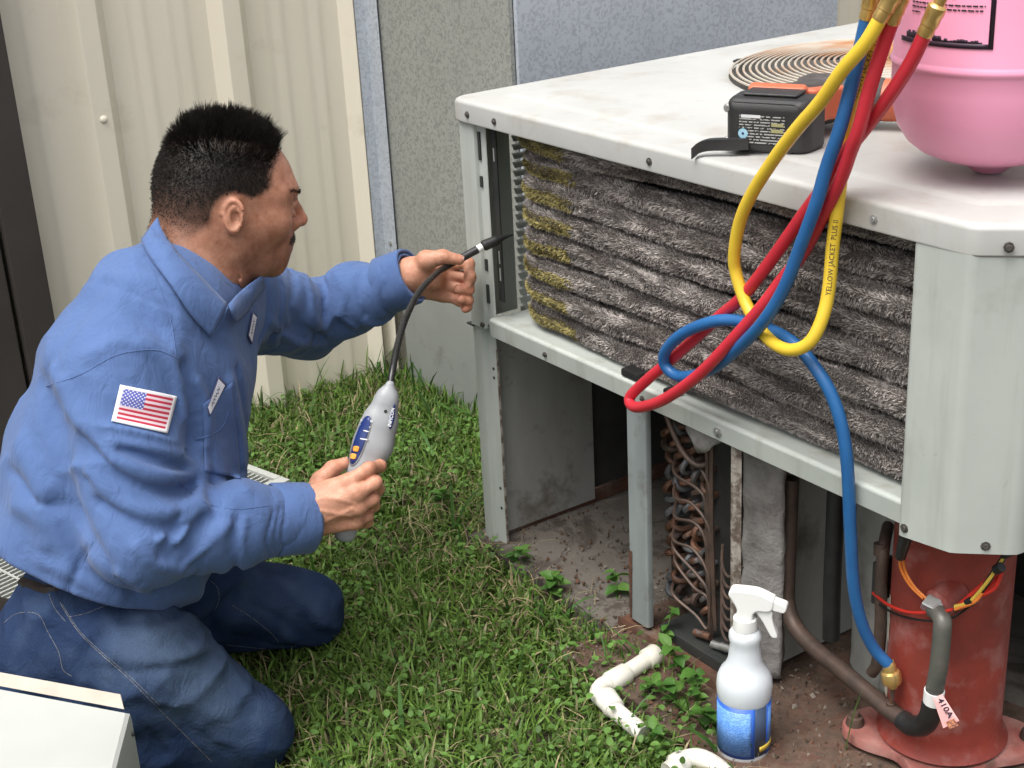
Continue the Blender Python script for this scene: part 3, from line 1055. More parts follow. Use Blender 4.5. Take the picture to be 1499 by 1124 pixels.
tube('black_hose_pipe', smooth_path([(0.756, 0.105, 0.43), (0.757, 0.104, 0.33), (0.760, 0.10, 0.22), (0.764, 0.098, 0.13)], 6), 0.013, 'rubber', ac, 12)

# ------------------------------------------------------------------ compressor
M['red_paint'] = simple('red_paint', (0.27, 0.040, 0.026), (0.165, 0.030, 0.022), 0.5, scale=11, bmp=0.12, bscale=60,
                        dirt=(0.33, 0.17, 0.155), dirt_amt=(0.50, 0.80), dirt_scale=15)
comp = empty('compressor', None, ac)
CX, CY, CR = 0.934, 0.142, 0.079
lathe('shell', [(0, 0.48), (0.04, 0.475), (0.066, 0.455), (CR - 0.002, 0.42), (CR, 0.40), (CR, 0.075), (CR + 0.003, 0.060), (CR + 0.010, 0.050), (0, 0.050)], 'red_paint', comp, 48,
      Matrix.Translation((CX, CY, 0)))
# three-eared foot plate
V, F = [], []
fa = np.linspace(0, 2 * np.pi, 72, endpoint=False)
for z, k in ((0.030, 1.0), (0.040, 1.0), (0.044, 0.985)):
    for t in fa:
        r = (0.112 + 0.024 * math.cos(4 * (t - 0.75))) * k
        V.append((CX + r * math.cos(t), CY + r * math.sin(t), z))
for k in range(2):
    for i in range(72):
        F.append((k * 72 + i, k * 72 + (i + 1) % 72, (k + 1) * 72 + (i + 1) % 72, (k + 1) * 72 + i))
F.append(tuple(144 + i for i in range(72)))
M['foot_paint'] = simple('foot_paint', (0.30, 0.075, 0.06), (0.40, 0.21, 0.18), 0.7, scale=20, bmp=0.25, bscale=80, dirt=(0.12, 0.08, 0.06), dirt_amt=(0.5, 0.75), dirt_scale=16)
mesh_obj('foot_plate', V, F, 'foot_paint', comp, True, 30)
for k in range(4):
    t = 0.75 + k * math.pi / 2
    x, y = CX + 0.118 * math.cos(t), CY + 0.118 * math.sin(t)
    lathe('mount_bolt', [(0, 0.020), (0.006, 0.020), (0.007, 0.013), (0.011, 0.012), (0.013, 0.004), (0.014, -0.004), (0, -0.004)], 'dull_pipe', comp, 14, Matrix.Translation((x, y, 0.044)))


def cpt(px_, py_, nn):
    return unit(atn(px_, py_, nn))


# suction line
stub = cpt(1374, 884, 0.058)
lathe('port_boss', [(0, -0.03), (0.021, -0.03), (0.020, 0.006), (0.016, 0.010), (0, 0.010)], 'red_paint', comp, 20, align(stub + np.array([0, 0.004, 0.002]), (0.0, -1, -0.25)))
lathe('hex_nut', [(0, 0.0), (0.0165, 0.0), (0.0175, 0.002), (0.0175, 0.016), (0.0165, 0.018), (0, 0.018)], 'chrome', comp, 6, align(stub + np.array([0, 0.0, 0.002]), (0.0, -0.85, -0.5)), 20)
sl = [stub + np.array([0, -0.008, -0.004]), cpt(1379, 906, 0.040), cpt(1379, 925, 0.036), cpt(1375, 970, 0.034), cpt(1368, 1010, 0.034)]
M['green_pipe'] = simple('green_pipe', (0.16, 0.15, 0.13), (0.07, 0.085, 0.075), 0.45, metal=0.3, scale=14, bmp=0.1, dirt=(0.40, 0.39, 0.37), dirt_amt=(0.6, 0.8), dirt_scale=18)
tube('suction_pipe', smooth_path(sl, 6), 0.0118, 'green_pipe', comp, 14)
tube('pipe_collar', [cpt(1368, 1010, 0.034), cpt(1366, 1028, 0.035)], 0.0132, 'white_plastic', comp, 14)
tube('insulation_sleeve', smooth_path([cpt(1366, 1027, 0.035), cpt(1362, 1046, 0.036), cpt(1352, 1061, 0.038), cpt(1334, 1062, 0.042), cpt(1322, 1054, 0.046)], 6), 0.0142, 'rubber', comp, 14)
tube('suction_pipe', smooth_path([cpt(1323, 1055, 0.046), cpt(1290, 1030, 0.055), cpt(1240, 988, 0.066), cpt(1190, 947, 0.078), cpt(1163, 915, 0.086), cpt(1153, 885, 0.092), cpt(1152, 850, 0.096), cpt(1158, 700, 0.105)], 6), 0.0122, 'dull_pipe', comp, 14)
# discharge line and service port
tube('discharge_pipe', smooth_path([cpt(1300, 770, 0.14), cpt(1294, 800, 0.10), cpt(1290, 850, 0.09), cpt(1289, 920, 0.088), cpt(1284, 970, 0.085), cpt(1276, 985, 0.085)], 6), 0.0085, 'dull_pipe', comp, 12)
tube('pipe_joint', [cpt(1290, 795, 0.098), cpt(1290, 812, 0.096)], 0.0105, 'dull_pipe', comp, 12)
tube('service_port', [cpt(1305, 1032, 0.052), cpt(1307, 1005, 0.046)], 0.0035, 'copper', comp, 10)
tube('port_base', [cpt(1303, 1038, 0.052), cpt(1304, 1028, 0.050)], 0.0062, 'dull_pipe', comp, 10)
# nameplate on the shell and paper labels
M['paper'] = simple('paper', (0.62, 0.58, 0.48), (0.42, 0.36, 0.27), 0.8, scale=40, bmp=0.1)


def shell_patch(name, t0, t1, z0, z1, mat, r=CR + 0.0008, cut=None):
    V, F = [], []
    n, m = 10, 8
    for i in range(n):
        t = t0 + (t1 - t0) * i / (n - 1)
        for j in range(m):
            V.append((CX + r * math.cos(t), CY + r * math.sin(t), z0 + (z1 - z0) * j / (m - 1)))
    for i in range(n - 1):
        for j in range(m - 1):
            F.append((i * m + j, i * m + j + 1, (i + 1) * m + j + 1, (i + 1) * m + j))
    return mesh_obj(name, V, F, mat, comp, True)


shell_patch('paper_label', math.radians(205), math.radians(232), 0.19, 0.26, 'paper')
shell_patch('paper_label', math.radians(200), math.radians(238), 0.105, 0.155, 'paper')
# wiring
WCOL = {'orange': (0.75, 0.22, 0.04), 'red': (0.55, 0.03, 0.02), 'yellow': (0.72, 0.50, 0.08), 'black': (0.015, 0.015, 0.015), 'purple': (0.10, 0.04, 0.12)}
for k, c in WCOL.items():
    M['wire_' + k] = simple('wire_' + k, c, None, 0.4, scale=30)
tube('connector_boot', [cpt(1327, 783, 0.02), cpt(1322, 800, 0.025), cpt(1318, 815, 0.03)], [0.009, 0.008, 0.007], 'rubber', comp, 10)
WIRES = [('orange', [(1318, 812, 0.03), (1319, 832, 0.04), (1332, 856, 0.045), (1352, 876, 0.046)], 0.0022),
         ('orange', [(1321, 812, 0.03), (1325, 835, 0.042), (1338, 858, 0.045), (1357, 877, 0.046)], 0.0018),
         ('red', [(1278, 868, 0.09), (1300, 885, 0.06), (1330, 896, 0.048), (1362, 896, 0.044), (1395, 892, 0.046), (1425, 878, 0.05), (1450, 858, 0.058), (1465, 838, 0.065)], 0.0022),
         ('red', [(1405, 886, 0.047), (1432, 862, 0.052), (1455, 842, 0.058), (1462, 832, 0.06)], 0.0036),
         ('yellow', [(1398, 888, 0.044), (1420, 880, 0.046), (1445, 852, 0.05), (1470, 815, 0.055), (1488, 788, 0.058), (1497, 772, 0.06)], 0.0024),
         ('orange', [(1398, 892, 0.043), (1425, 882, 0.046), (1438, 868, 0.05)], 0.0022),
         ('black', [(1398, 893, 0.046), (1430, 872, 0.05), (1460, 830, 0.055), (1478, 802, 0.057), (1494, 776, 0.06)], 0.0038),
         ('purple', [(1470, 815, 0.06), (1484, 800, 0.06), (1496, 782, 0.06)], 0.003),
         ('red', [(1462, 850, 0.06), (1466, 838, 0.06), (1455, 862, 0.057), (1425, 876, 0.05)][::-1], 0.0026),
         ('black', [(1280, 880, 0.09), (1310, 898, 0.06), (1350, 908, 0.05), (1390, 906, 0.048), (1430, 880, 0.055)], 0.0016)]
for c, pts, r in WIRES:
    tube('wire', smooth_path([cpt(*p) for p in pts], 8), r, 'wire_' + c, comp, 7)
for p in ((1421, 880), (1462, 832), (1476, 808)):
    q = cpt(*p, 0.049)
    tube('cable_tie', [q + np.array([-0.004, 0, -0.004]), q + np.array([0.004, 0, 0.004])], 0.0062, 'rubber', comp, 10)
box('contact_plate', 0.832, 0.840, 0.10, 0.135, 0.22, 0.285, 'black_metal', comp, 0.002)
# pink paper tag reading 410A
def tag_mat():
    m, nt, b = new_mat('pink_tag')
    b.inputs['Base Color'].default_value = (0.85, 0.46, 0.45, 1)
    b.inputs['Roughness'].default_value = 0.6
    return m


M['pink_tag'] = tag_mat()
M['ink'] = simple('ink', (0.03, 0.02, 0.04), None, 0.6)
M['tag_dark'] = simple('tag_dark', (0.50, 0.20, 0.10), (0.2, 0.08, 0.06), 0.6, scale=400, lo=0.49, hi=0.51)
q = [cpt(1366, 1022, 0.018), cpt(1379, 1016, 0.022), cpt(1404, 1055, 0.016), cpt(1381, 1066, 0.014)]
V = [q[0], q[1], q[2], q[3]]
pt = solidify(mesh_obj('paper_tag', V, [(0, 1, 2, 3)], 'pink_tag', comp), 0.0006)
ex, ey = (q[2] - q[1]) / np.linalg.norm(q[2] - q[1]), (q[0] - q[1])
ey = ey / np.linalg.norm(ey)
nn_ = np.cross(ex, ey)
nn_ = nn_ * (-1 if nn_[1] > 0 else 1)
tv, tf = text_geo('410A', 0.0125, True)
flip = np.cross(ex, -ey) @ nn_
tvw = [q[1] + ex * (0.004 + v[0]) + ey * (0.0105 - v[1]) + nn_ * 0.0009 for v in tv]
mesh_obj('tag_lettering', tvw, tf, 'ink', pt)
bq = [q[1] + ex * a_ + ey * b_ + nn_ * 0.0008 for a_, b_ in ((0.034, 0.004), (0.044, 0.004), (0.044, 0.018), (0.034, 0.018))]
mesh_obj('tag_print', bq, [(0, 1, 2, 3)], 'tag_dark', pt)

# ================================================================== PERSON
# ---- small distance-field modeller: smooth blends of lofts, meshed with surface nets
def smin(a, b, k):
    h = np.clip(0.5 + 0.5 * (b - a) / k, 0, 1)
    return b + (a - b) * h - k * h * (1 - h)


def smax(a, b, k):
    return -smin(-a, -b, k)


def cone(P, a, b, ra, rb):
    a, b = np.asarray(a, float), np.asarray(b, float)
    ab = b - a
    t = np.clip(((P - a) @ ab) / (ab @ ab), 0, 1)
    return np.linalg.norm(P - a - t[:, None] * ab, axis=1) - (ra + (rb - ra) * t)


def chain(P, pts, rads, k=0.006):
    d = None
    for i in range(len(pts) - 1):
        e = cone(P, pts[i], pts[i + 1], rads[i], rads[i + 1])
        d = e if d is None else smin(d, e, k)
    return d


def ellip(P, c, r, axes=None):
    q = P - np.asarray(c, float)
    if axes is not None:
        q = q @ np.asarray(axes).T
    r = np.asarray(r, float)
    k0 = np.linalg.norm(q / r, axis=1)
    k1 = np.linalg.norm(q / (r * r), axis=1)
    return k0 * (k0 - 1) / np.maximum(k1, 1e-9)


def loft(P, pts, ra, rb, lat, pw=2.0):
    """tube of elliptical section: half-width ra along lat, rb across"""
    pts, ra, rb, lat = (np.asarray(v, float) for v in (pts, ra, rb, lat))
    if lat.ndim == 1:
        lat = np.repeat(lat[None], len(pts), 0)
    best = None
    for i in range(len(pts) - 1):
        a, b = pts[i], pts[i + 1]
        ab = b - a
        L = np.linalg.norm(ab)
        T = ab / L
        t = np.clip(((P - a) @ ab) / (L * L), 0, 1)
        s = t
        c = a + t[:, None] * ab
        q = P - c
        l0 = lat[i] * (1 - s[:, None]) + lat[i + 1] * s[:, None]
        l0 = l0 - (l0 @ T)[:, None] * T
        l0 /= np.linalg.norm(l0, axis=1)[:, None]
        o0 = np.cross(T, l0)
        A, B = ra[i] + (ra[i + 1] - ra[i]) * s, rb[i] + (rb[i + 1] - rb[i]) * s
        x, y, z = (q * l0).sum(1), (q * o0).sum(1), q @ T
        C = np.minimum(A, B)
        r = ((np.abs(x) / A) ** pw + (np.abs(y) / B) ** pw + (np.abs(z) / C) ** pw) ** (1 / pw)
        # scale to a distance: length of the point over its normalised radius
        d = (r - 1) * np.minimum(np.sqrt(x * x + y * y + z * z) / np.maximum(r, 1e-6), np.maximum(A, B))
        d = np.where(r < 0.3, (r - 1) * C, d)
        best = d if best is None else smin(best, d, 0.012)
    return best


def surface(fn, lo, hi, h):
    lo, hi = np.asarray(lo, float), np.asarray(hi, float)
    n = np.ceil((hi - lo) / h).astype(int) + 1
    bs = 8
    nb = (n + bs - 1) // bs
    n = nb * bs + 1
    ax = [lo[k] + h * np.arange(n[k]) for k in range(3)]
    cb = [lo[k] + h * (bs * np.arange(nb[k]) + bs / 2) for k in range(3)]
    G = np.stack(np.meshgrid(*cb, indexing='ij'), -1).reshape(-1, 3)
    dc = np.concatenate([fn(c) for c in np.array_split(G, max(1, len(G) // 200000))]).reshape(nb)
    val = np.repeat(np.repeat(np.repeat(np.where(dc > 0, 1.0, -1.0).astype(np.float32), bs, 0), bs, 1), bs, 2)
    val = np.pad(val, ((0, 1), (0, 1), (0, 1)), mode='edge')
    act = np.argwhere(np.abs(dc) < bs * h * 0.87 * 1.2 + 0.005)
    mask = np.zeros(n, bool)
    for b in act:
        mask[b[0] * bs:b[0] * bs + bs + 1, b[1] * bs:b[1] * bs + bs + 1, b[2] * bs:b[2] * bs + bs + 1] = True
    I = np.argwhere(mask)
    for ch in np.array_split(I, max(1, len(I) // 300000)):
        p = lo + h * ch
        val[ch[:, 0], ch[:, 1], ch[:, 2]] = fn(p)
    s = val < 0
    m = n - 1
    cnt = np.zeros(m, np.uint8)
    for dx in (0, 1):
        for dy in (0, 1):
            for dz in (0, 1):
                cnt += s[dx:dx + m[0], dy:dy + m[1], dz:dz + m[2]]
    cells = np.argwhere((cnt > 0) & (cnt < 8))
    vid = np.full(m, -1, np.int32)
    vid[cells[:, 0], cells[:, 1], cells[:, 2]] = np.arange(len(cells))
    acc, wsum = np.zeros((len(cells), 3)), np.zeros(len(cells))
    cor = [(a, b, c) for a in (0, 1) for b in (0, 1) for c in (0, 1)]
    for a in cor:
        for k in range(3):
            if a[k] == 0:
                b = list(a)
                b[k] = 1
                va = val[cells[:, 0] + a[0], cells[:, 1] + a[1], cells[:, 2] + a[2]]
                vb = val[cells[:, 0] + b[0], cells[:, 1] + b[1], cells[:, 2] + b[2]]
                x = (va < 0) != (vb < 0)
                t = np.where(x, va / np.where(x, va - vb, 1), 0)
                pt = np.array(a, float)[None] + t[:, None] * (np.array(b) - np.array(a))[None]
                acc += np.where(x[:, None], pt, 0)
                wsum += x
    V = lo + h * (cells + acc / wsum[:, None])
    F = []
    for k in range(3):
        i, j = (k + 1) % 3, (k + 2) % 3
        sl0, sl1 = [slice(None)] * 3, [slice(None)] * 3
        sl0[k], sl1[k] = slice(0, m[k]), slice(1, m[k] + 1)
        e0, e1 = s[tuple(sl0)], s[tuple(sl1)]
        E = np.argwhere(e0 != e1)
        ok = (E[:, i] > 0) & (E[:, j] > 0) & (E[:, i] < m[i]) & (E[:, j] < m[j])
        E = E[ok]
        inside = e0[E[:, 0], E[:, 1], E[:, 2]]
        q = []
        for di, dj in ((1, 1), (0, 1), (0, 0), (1, 0)):
            c = E.copy()
            c[:, i] -= di
            c[:, j] -= dj
            q.append(vid[c[:, 0], c[:, 1], c[:, 2]])
        q = np.stack(q, 1)
        q[~inside] = q[~inside][:, ::-1]
        F.append(q)
    F = np.concatenate(F)
    F = F[(F >= 0).all(1)]
    return V, F


def march(fn, x, y, off=0.0, t0=1.2, t1=3.2):
    """where the lines of sight through photo points x, y meet the surface"""
    D = np.stack([ray(a, b) for a, b in zip(np.atleast_1d(x), np.atleast_1d(y))])
    D /= np.linalg.norm(D, axis=1)[:, None]
    t = np.full(len(D), t0)
    for _ in range(38):
        d = fn(CAM + D * t[:, None]) - off
        t = np.minimum(t + np.clip(d * 0.9, -0.03, 0.25), t1)
    return CAM + D * t[:, None], t < t1 - 1e-3


def grad(fn, P, e=0.002):
    g = np.stack([fn(P + e * np.eye(3)[k]) - fn(P - e * np.eye(3)[k]) for k in range(3)], 1)
    return g / (np.linalg.norm(g, axis=1)[:, None] + 1e-9)


def march_lines(fn, lines, n=4):
    """many photo polylines laid on a surface in one go -> list of point arrays"""
    sp = [smooth_path([(a, b, 0) for a, b in l], n)[:, :2] for l in lines]
    cat = np.concatenate(sp)
    q, ok = march(fn, cat[:, 0], cat[:, 1])
    out, k = [], 0
    for a in sp:
        out.append(q[k:k + len(a)][ok[k:k + len(a)]])
        k += len(a)
    return out


def poly_dist(P, pts):
    d = None
    for a, b in zip(pts[:-1], pts[1:]):
        ab = b - a
        t = np.clip(((P - a) @ ab) / (ab @ ab + 1e-12), 0, 1)
        e = np.linalg.norm(P - a - t[:, None] * ab, axis=1)
        d = e if d is None else np.minimum(d, e)
    return d


def vnoise(seed):
    g = np.random.default_rng(seed).random((32, 32, 32)).astype(np.float32)

    def f(P):
        i = np.floor(P).astype(int)
        s = P - i
        s = s * s * (3 - 2 * s)
        i0, i1 = i % 32, (i + 1) % 32
        r = 0
        for a in (0, 1):
            for b in (0, 1):
                for c in (0, 1):
                    w_ = (s[:, 0] if a else 1 - s[:, 0]) * (s[:, 1] if b else 1 - s[:, 1]) * (s[:, 2] if c else 1 - s[:, 2])
                    r = r + w_ * g[(i1 if a else i0)[:, 0], (i1 if b else i0)[:, 1], (i1 if c else i0)[:, 2]]
        return r - 0.5
    return f


vn1, vn2 = vnoise(3), vnoise(4)
nz_ = lambda v: np.asarray(v, float) / np.linalg.norm(v)

# ---- joints
R_SH, R_EL, R_WR = at(158, 545, 1.83), at(205, 782, 1.735), at(452, 757, 1.865)
L_SH, L_EL, L_WR = at(345, 440, 2.16), at(445, 470, 2.38), at(603, 402, 2.315)
HIP_C = at(140, 905, 1.87)
LATP = nz_(np.array([0.10, 0.36, -0.02]))              # pelvis, right to left
LATS = nz_(L_SH - R_SH)
TORSO = [at(112, 880, 1.89), at(150, 790, 1.90), at(185, 680, 1.92), at(218, 560, 1.95), at(248, 470, 1.98), at(264, 428, 2.0)]
NECK0, HEADC = at(283, 395, 2.015), at(335, 291, 2.05)


def torso_f(P):
    lat = [LATP, LATP, nz_(LATP + LATS), LATS, LATS, LATS]
    d = loft(P, TORSO, [0.168, 0.178, 0.186, 0.182, 0.150, 0.075], [0.148, 0.158, 0.158, 0.138, 0.105, 0.062], lat, 2.25)
    d = smin(d, chain(P, [R_SH + LATS * 0.03, R_SH + LATS * 0.14 + np.array([0.0, 0, 0.04])], [0.070, 0.075]), 0.06)
    d = smin(d, chain(P, [L_SH - LATS * 0.02, L_SH - LATS * 0.13 + np.array([0, 0, 0.03])], [0.070, 0.075]), 0.06)
    return d


R_ARM = ([R_SH, R_SH * 0.5 + R_EL * 0.5 + np.array([0, -0.004, 0]), R_EL, R_EL * 0.5 + R_WR * 0.5, R_WR - nz_(R_WR - R_EL) * 0.018], [0.074, 0.070, 0.064, 0.055, 0.044])
L_ARM = ([L_SH, L_SH * 0.5 + L_EL * 0.5, L_EL, L_EL * 0.5 + L_WR * 0.5, L_WR - nz_(L_WR - L_EL) * 0.008], [0.072, 0.068, 0.062, 0.052, 0.041])


def sleeve_f(P, arm, wr):
    d = chain(P, arm[0], arm[1], 0.03)
    return d


def cuff_cut(P, d, el, wr, r):
    """open the sleeve end"""
    ax = nz_(wr - el)
    q = P - wr
    pl = q @ ax
    loc_ = np.linalg.norm(q, axis=1) < 0.12
    d = np.where(loc_, np.maximum(d, pl), d)
    rad = np.linalg.norm(q - (q @ ax)[:, None] * ax, axis=1)
    inner = np.maximum(rad - (r - 0.006), -(pl + 0.035))
    return np.where(loc_, np.maximum(d, -inner), d)


def shirt_base(P):
    d = torso_f(P)
    d = smin(d, sleeve_f(P, R_ARM, R_WR), 0.022)
    d = smin(d, sleeve_f(P, L_ARM, L_WR), 0.022)
    return d


# folds of the shirt: photo polylines laid on the surface (height mm, width mm)
FOLDS = [
    # near sleeve
    ([(95, 565), (130, 630), (185, 680), (240, 700), (290, 690)], 9, 15), ([(120, 640), (170, 690), (230, 715), (288, 712)], -7, 11),
    ([(130, 690), (180, 735), (240, 752), (292, 738)], 8, 13), ([(150, 735), (200, 765), (250, 775), (292, 760)], -6, 10),
    ([(60, 560), (75, 600), (110, 650), (130, 700)], -4.5, 16), ([(75, 540), (100, 590), (120, 620)], 5, 12),
    ([(290, 690), (292, 720), (285, 750), (262, 790)], 8, 12), ([(262, 745), (250, 790), (235, 815)], -6, 9), ([(235, 790), (275, 755), (300, 742)], 5, 8),
    ([(250, 815), (290, 775), (315, 755)], -5, 8), ([(265, 832), (310, 790), (335, 768)], 5, 9), ([(200, 800), (230, 825), (275, 838)], 5, 12),
    ([(345, 765), (340, 800), (345, 835)], -5, 8), ([(358, 760), (354, 800), (358, 840)], 3, 8), ([(398, 750), (388, 790), (396, 820)], -2.5, 4), ([(408, 745), (400, 790), (408, 815)], -2, 4),
    ([(418, 745), (411, 785), (418, 812)], -2, 4),
    ([(165, 645), (215, 655), (262, 668), (285, 690)], 7, 10), ([(175, 660), (225, 675), (270, 690)], -5, 8),
    # chest and armpit of the near side
    ([(268, 540), (285, 585), (283, 640)], -10, 13), ([(248, 520), (262, 560), (270, 610)], 5, 11), ([(205, 505), (240, 525), (268, 560)], 4, 14), ([(290, 560), (305, 600), (300, 650)], 4, 12),
    ([(300, 640), (310, 690), (318, 740)], -3, 12), ([(335, 560), (350, 630), (358, 720)], 5, 13), ([(345, 540), (362, 620), (368, 700)], -4, 8),
    # back and flank
    ([(60, 570), (90, 640), (100, 720), (135, 800)], -6, 22), ([(30, 650), (60, 720), (70, 790)], 5, 24), ([(15, 690), (60, 735), (110, 745), (130, 790)], -6, 13), ([(25, 740), (75, 770), (100, 830)], 4, 18),
    ([(135, 790), (115, 830), (100, 865)], -3, 6), ([(175, 840), (235, 870), (300, 868)], 5, 14), ([(60, 820), (120, 850), (175, 872)], 3, 14), ([(140, 800), (170, 840), (200, 860)], -4, 12),
    ([(60, 560), (90, 500), (130, 440), (165, 400)], -3, 20), ([(160, 400), (205, 420), (240, 470), (262, 520)], 3, 12), ([(130, 520), (170, 500), (215, 505)], 3, 16),
    # far sleeve
    ([(388, 405), (395, 430), (388, 470), (378, 500)], -8, 9), ([(405, 400), (415, 430), (410, 470), (400, 505)], 7, 9), ([(428, 395), (432, 425), (428, 455), (445, 495)], -6, 9),
    ([(445, 405), (455, 435), (458, 470), (480, 488)], 6, 9), ([(470, 405), (478, 430), (474, 460)], -5, 8), ([(495, 400), (505, 430), (500, 460), (520, 478)], 5, 10), ([(530, 395), (525, 430), (535, 460)], -3, 9),
    ([(555, 392), (552, 425), (562, 460)], 3, 10), ([(580, 388), (575, 415), (585, 450)], -2.5, 5), ([(395, 470), (430, 500), (470, 505)], 5, 10), ([(400, 490), (440, 480), (470, 492)], -5, 8),
]
_FP = []
for q, (_, hgt, wid) in zip(march_lines(shirt_base, [f[0] for f in FOLDS]), FOLDS):
    if len(q) > 2:
        _FP.append((q, hgt * 0.0019, wid * 0.0008))


def shirt_f(P):
    d = shirt_base(P)
    near = np.abs(d) < 0.032
    if near.any():
        Q = P[near]
        e = np.zeros(len(Q))
        for pts, hgt, wid in _FP:
            lo, hi = pts.min(0) - 2.5 * wid, pts.max(0) + 2.5 * wid
            m = ((Q > lo) & (Q < hi)).all(1)
            if m.any():
                r = poly_dist(Q[m], pts) / wid
                e[m] += hgt * (np.exp(-r * r * 1.4) if hgt > 0 else np.exp(-1.6 * (np.sqrt(r * r + 0.22) - 0.47)))     # rounded ridges, sharp valleys
        e += 0.007 * vn1(Q * np.array([13, 11, 7.0]))
        # creases across the sleeves and along the body
        dt, ds = torso_f(Q), np.minimum(sleeve_f(Q, R_ARM, R_WR), sleeve_f(Q, L_ARM, L_WR))
        wa = np.clip((dt - ds) / 0.03 + 0.5, 0, 1)
        for (a0_, a1_) in ((R_SH, R_EL), (R_EL, R_WR), (L_SH, L_EL), (L_EL, L_WR)):
            ax = nz_(a1_ - a0_)
            t = (Q - a0_) @ ax / np.linalg.norm(a1_ - a0_)
            rr = np.linalg.norm(Q - a0_ - ((Q - a0_) @ ax)[:, None] * ax, axis=1)
            mk = wa * np.clip(1.3 - np.abs(t - 0.5) * 2, 0, 1) * (rr < 0.11)
            o1 = nz_(np.cross(ax, [0.3, 0.2, 1.0]))
            S3 = np.stack([Q @ ax * 27 + (Q @ o1) * 12, Q @ o1 * 8, Q @ np.cross(ax, o1) * 8], 1)
            e += mk * 0.0085 * (0.55 - 3.4 * np.abs(vn2(S3 + 7)))
        S3 = np.stack([(Q @ LATS) * 16 + Q[:, 2] * 5, Q[:, 0] * 17, Q[:, 2] * 4.5 + (Q @ LATS) * 3], 1)
        e += (1 - wa) * 0.0070 * (0.5 - 3.2 * np.abs(vn2(S3 + 3)))
        d[near] -= e
    d = cuff_cut(P, d, R_EL, R_WR, 0.043) if True else d
    d = cuff_cut(P, d, L_EL, L_WR, 0.040)
    # hem: cut the shirt below the belt line and hollow it there
    hem = (P - TORSO[0]) @ nz_(TORSO[0] - TORSO[2])
    hemc = hem + 0.088 - 0.010 * np.sin((P - TORSO[0]) @ LATP * 14 + 1.0)
    torso_only = (P - TORSO[1]) @ nz_(TORSO[0] - TORSO[2]) > 0
    return np.where(torso_only, smax(d, hemc, 0.006), d)


def cloth_mat(name, c1, c2, weave=900, fold=0.25, rough=0.85):
    m, nt, b = new_mat(name)
    nz1 = noise(nt, 6, 4, 0.6)
    col = ramp(nt, nz1, [(0.3, c1), (0.7, c2)])
    nt.links.new(col, b.inputs['Base Color'])
    b.inputs['Roughness'].default_value = rough
    b.inputs['Specular IOR Level'].default_value = 0.25
    b.inputs['Sheen Weight'].default_value = 0.12
    p = bump(nt, b, noise(nt, 34, 4, 0.55, stretch=(1, 1, 0.55), dist=0.8), fold, 0.009)
    bump(nt, b, noise(nt, weave, 2, 0.5), 0.12, 0.001, p)
    return m


M['shirt'] = cloth_mat('shirt', (0.087, 0.150, 0.325), (0.070, 0.125, 0.28), fold=0.5)
bb = np.array([R_SH, R_EL, R_WR, L_SH, L_EL, L_WR, *TORSO])
lo, hi = bb.min(0) - 0.22, bb.max(0) + 0.16
SV, SF = surface(shirt_f, lo, hi, 0.0036)


# ---- head, in its own frame: x forwards, y to the left, z up
def rotm(yaw, pitch, roll):
    return np.array((Matrix.Rotation(yaw, 3, 'Z') @ Matrix.Rotation(pitch, 3, 'Y') @ Matrix.Rotation(roll, 3, 'X')))


HROT = rotm(math.radians(22), math.radians(15), math.radians(-4))
HS = 0.945


def to_head(P):
    return (P - HEADC) @ HROT / HS


def from_head(Q):
    return np.asarray(Q) * HS @ HROT.T + HEADC


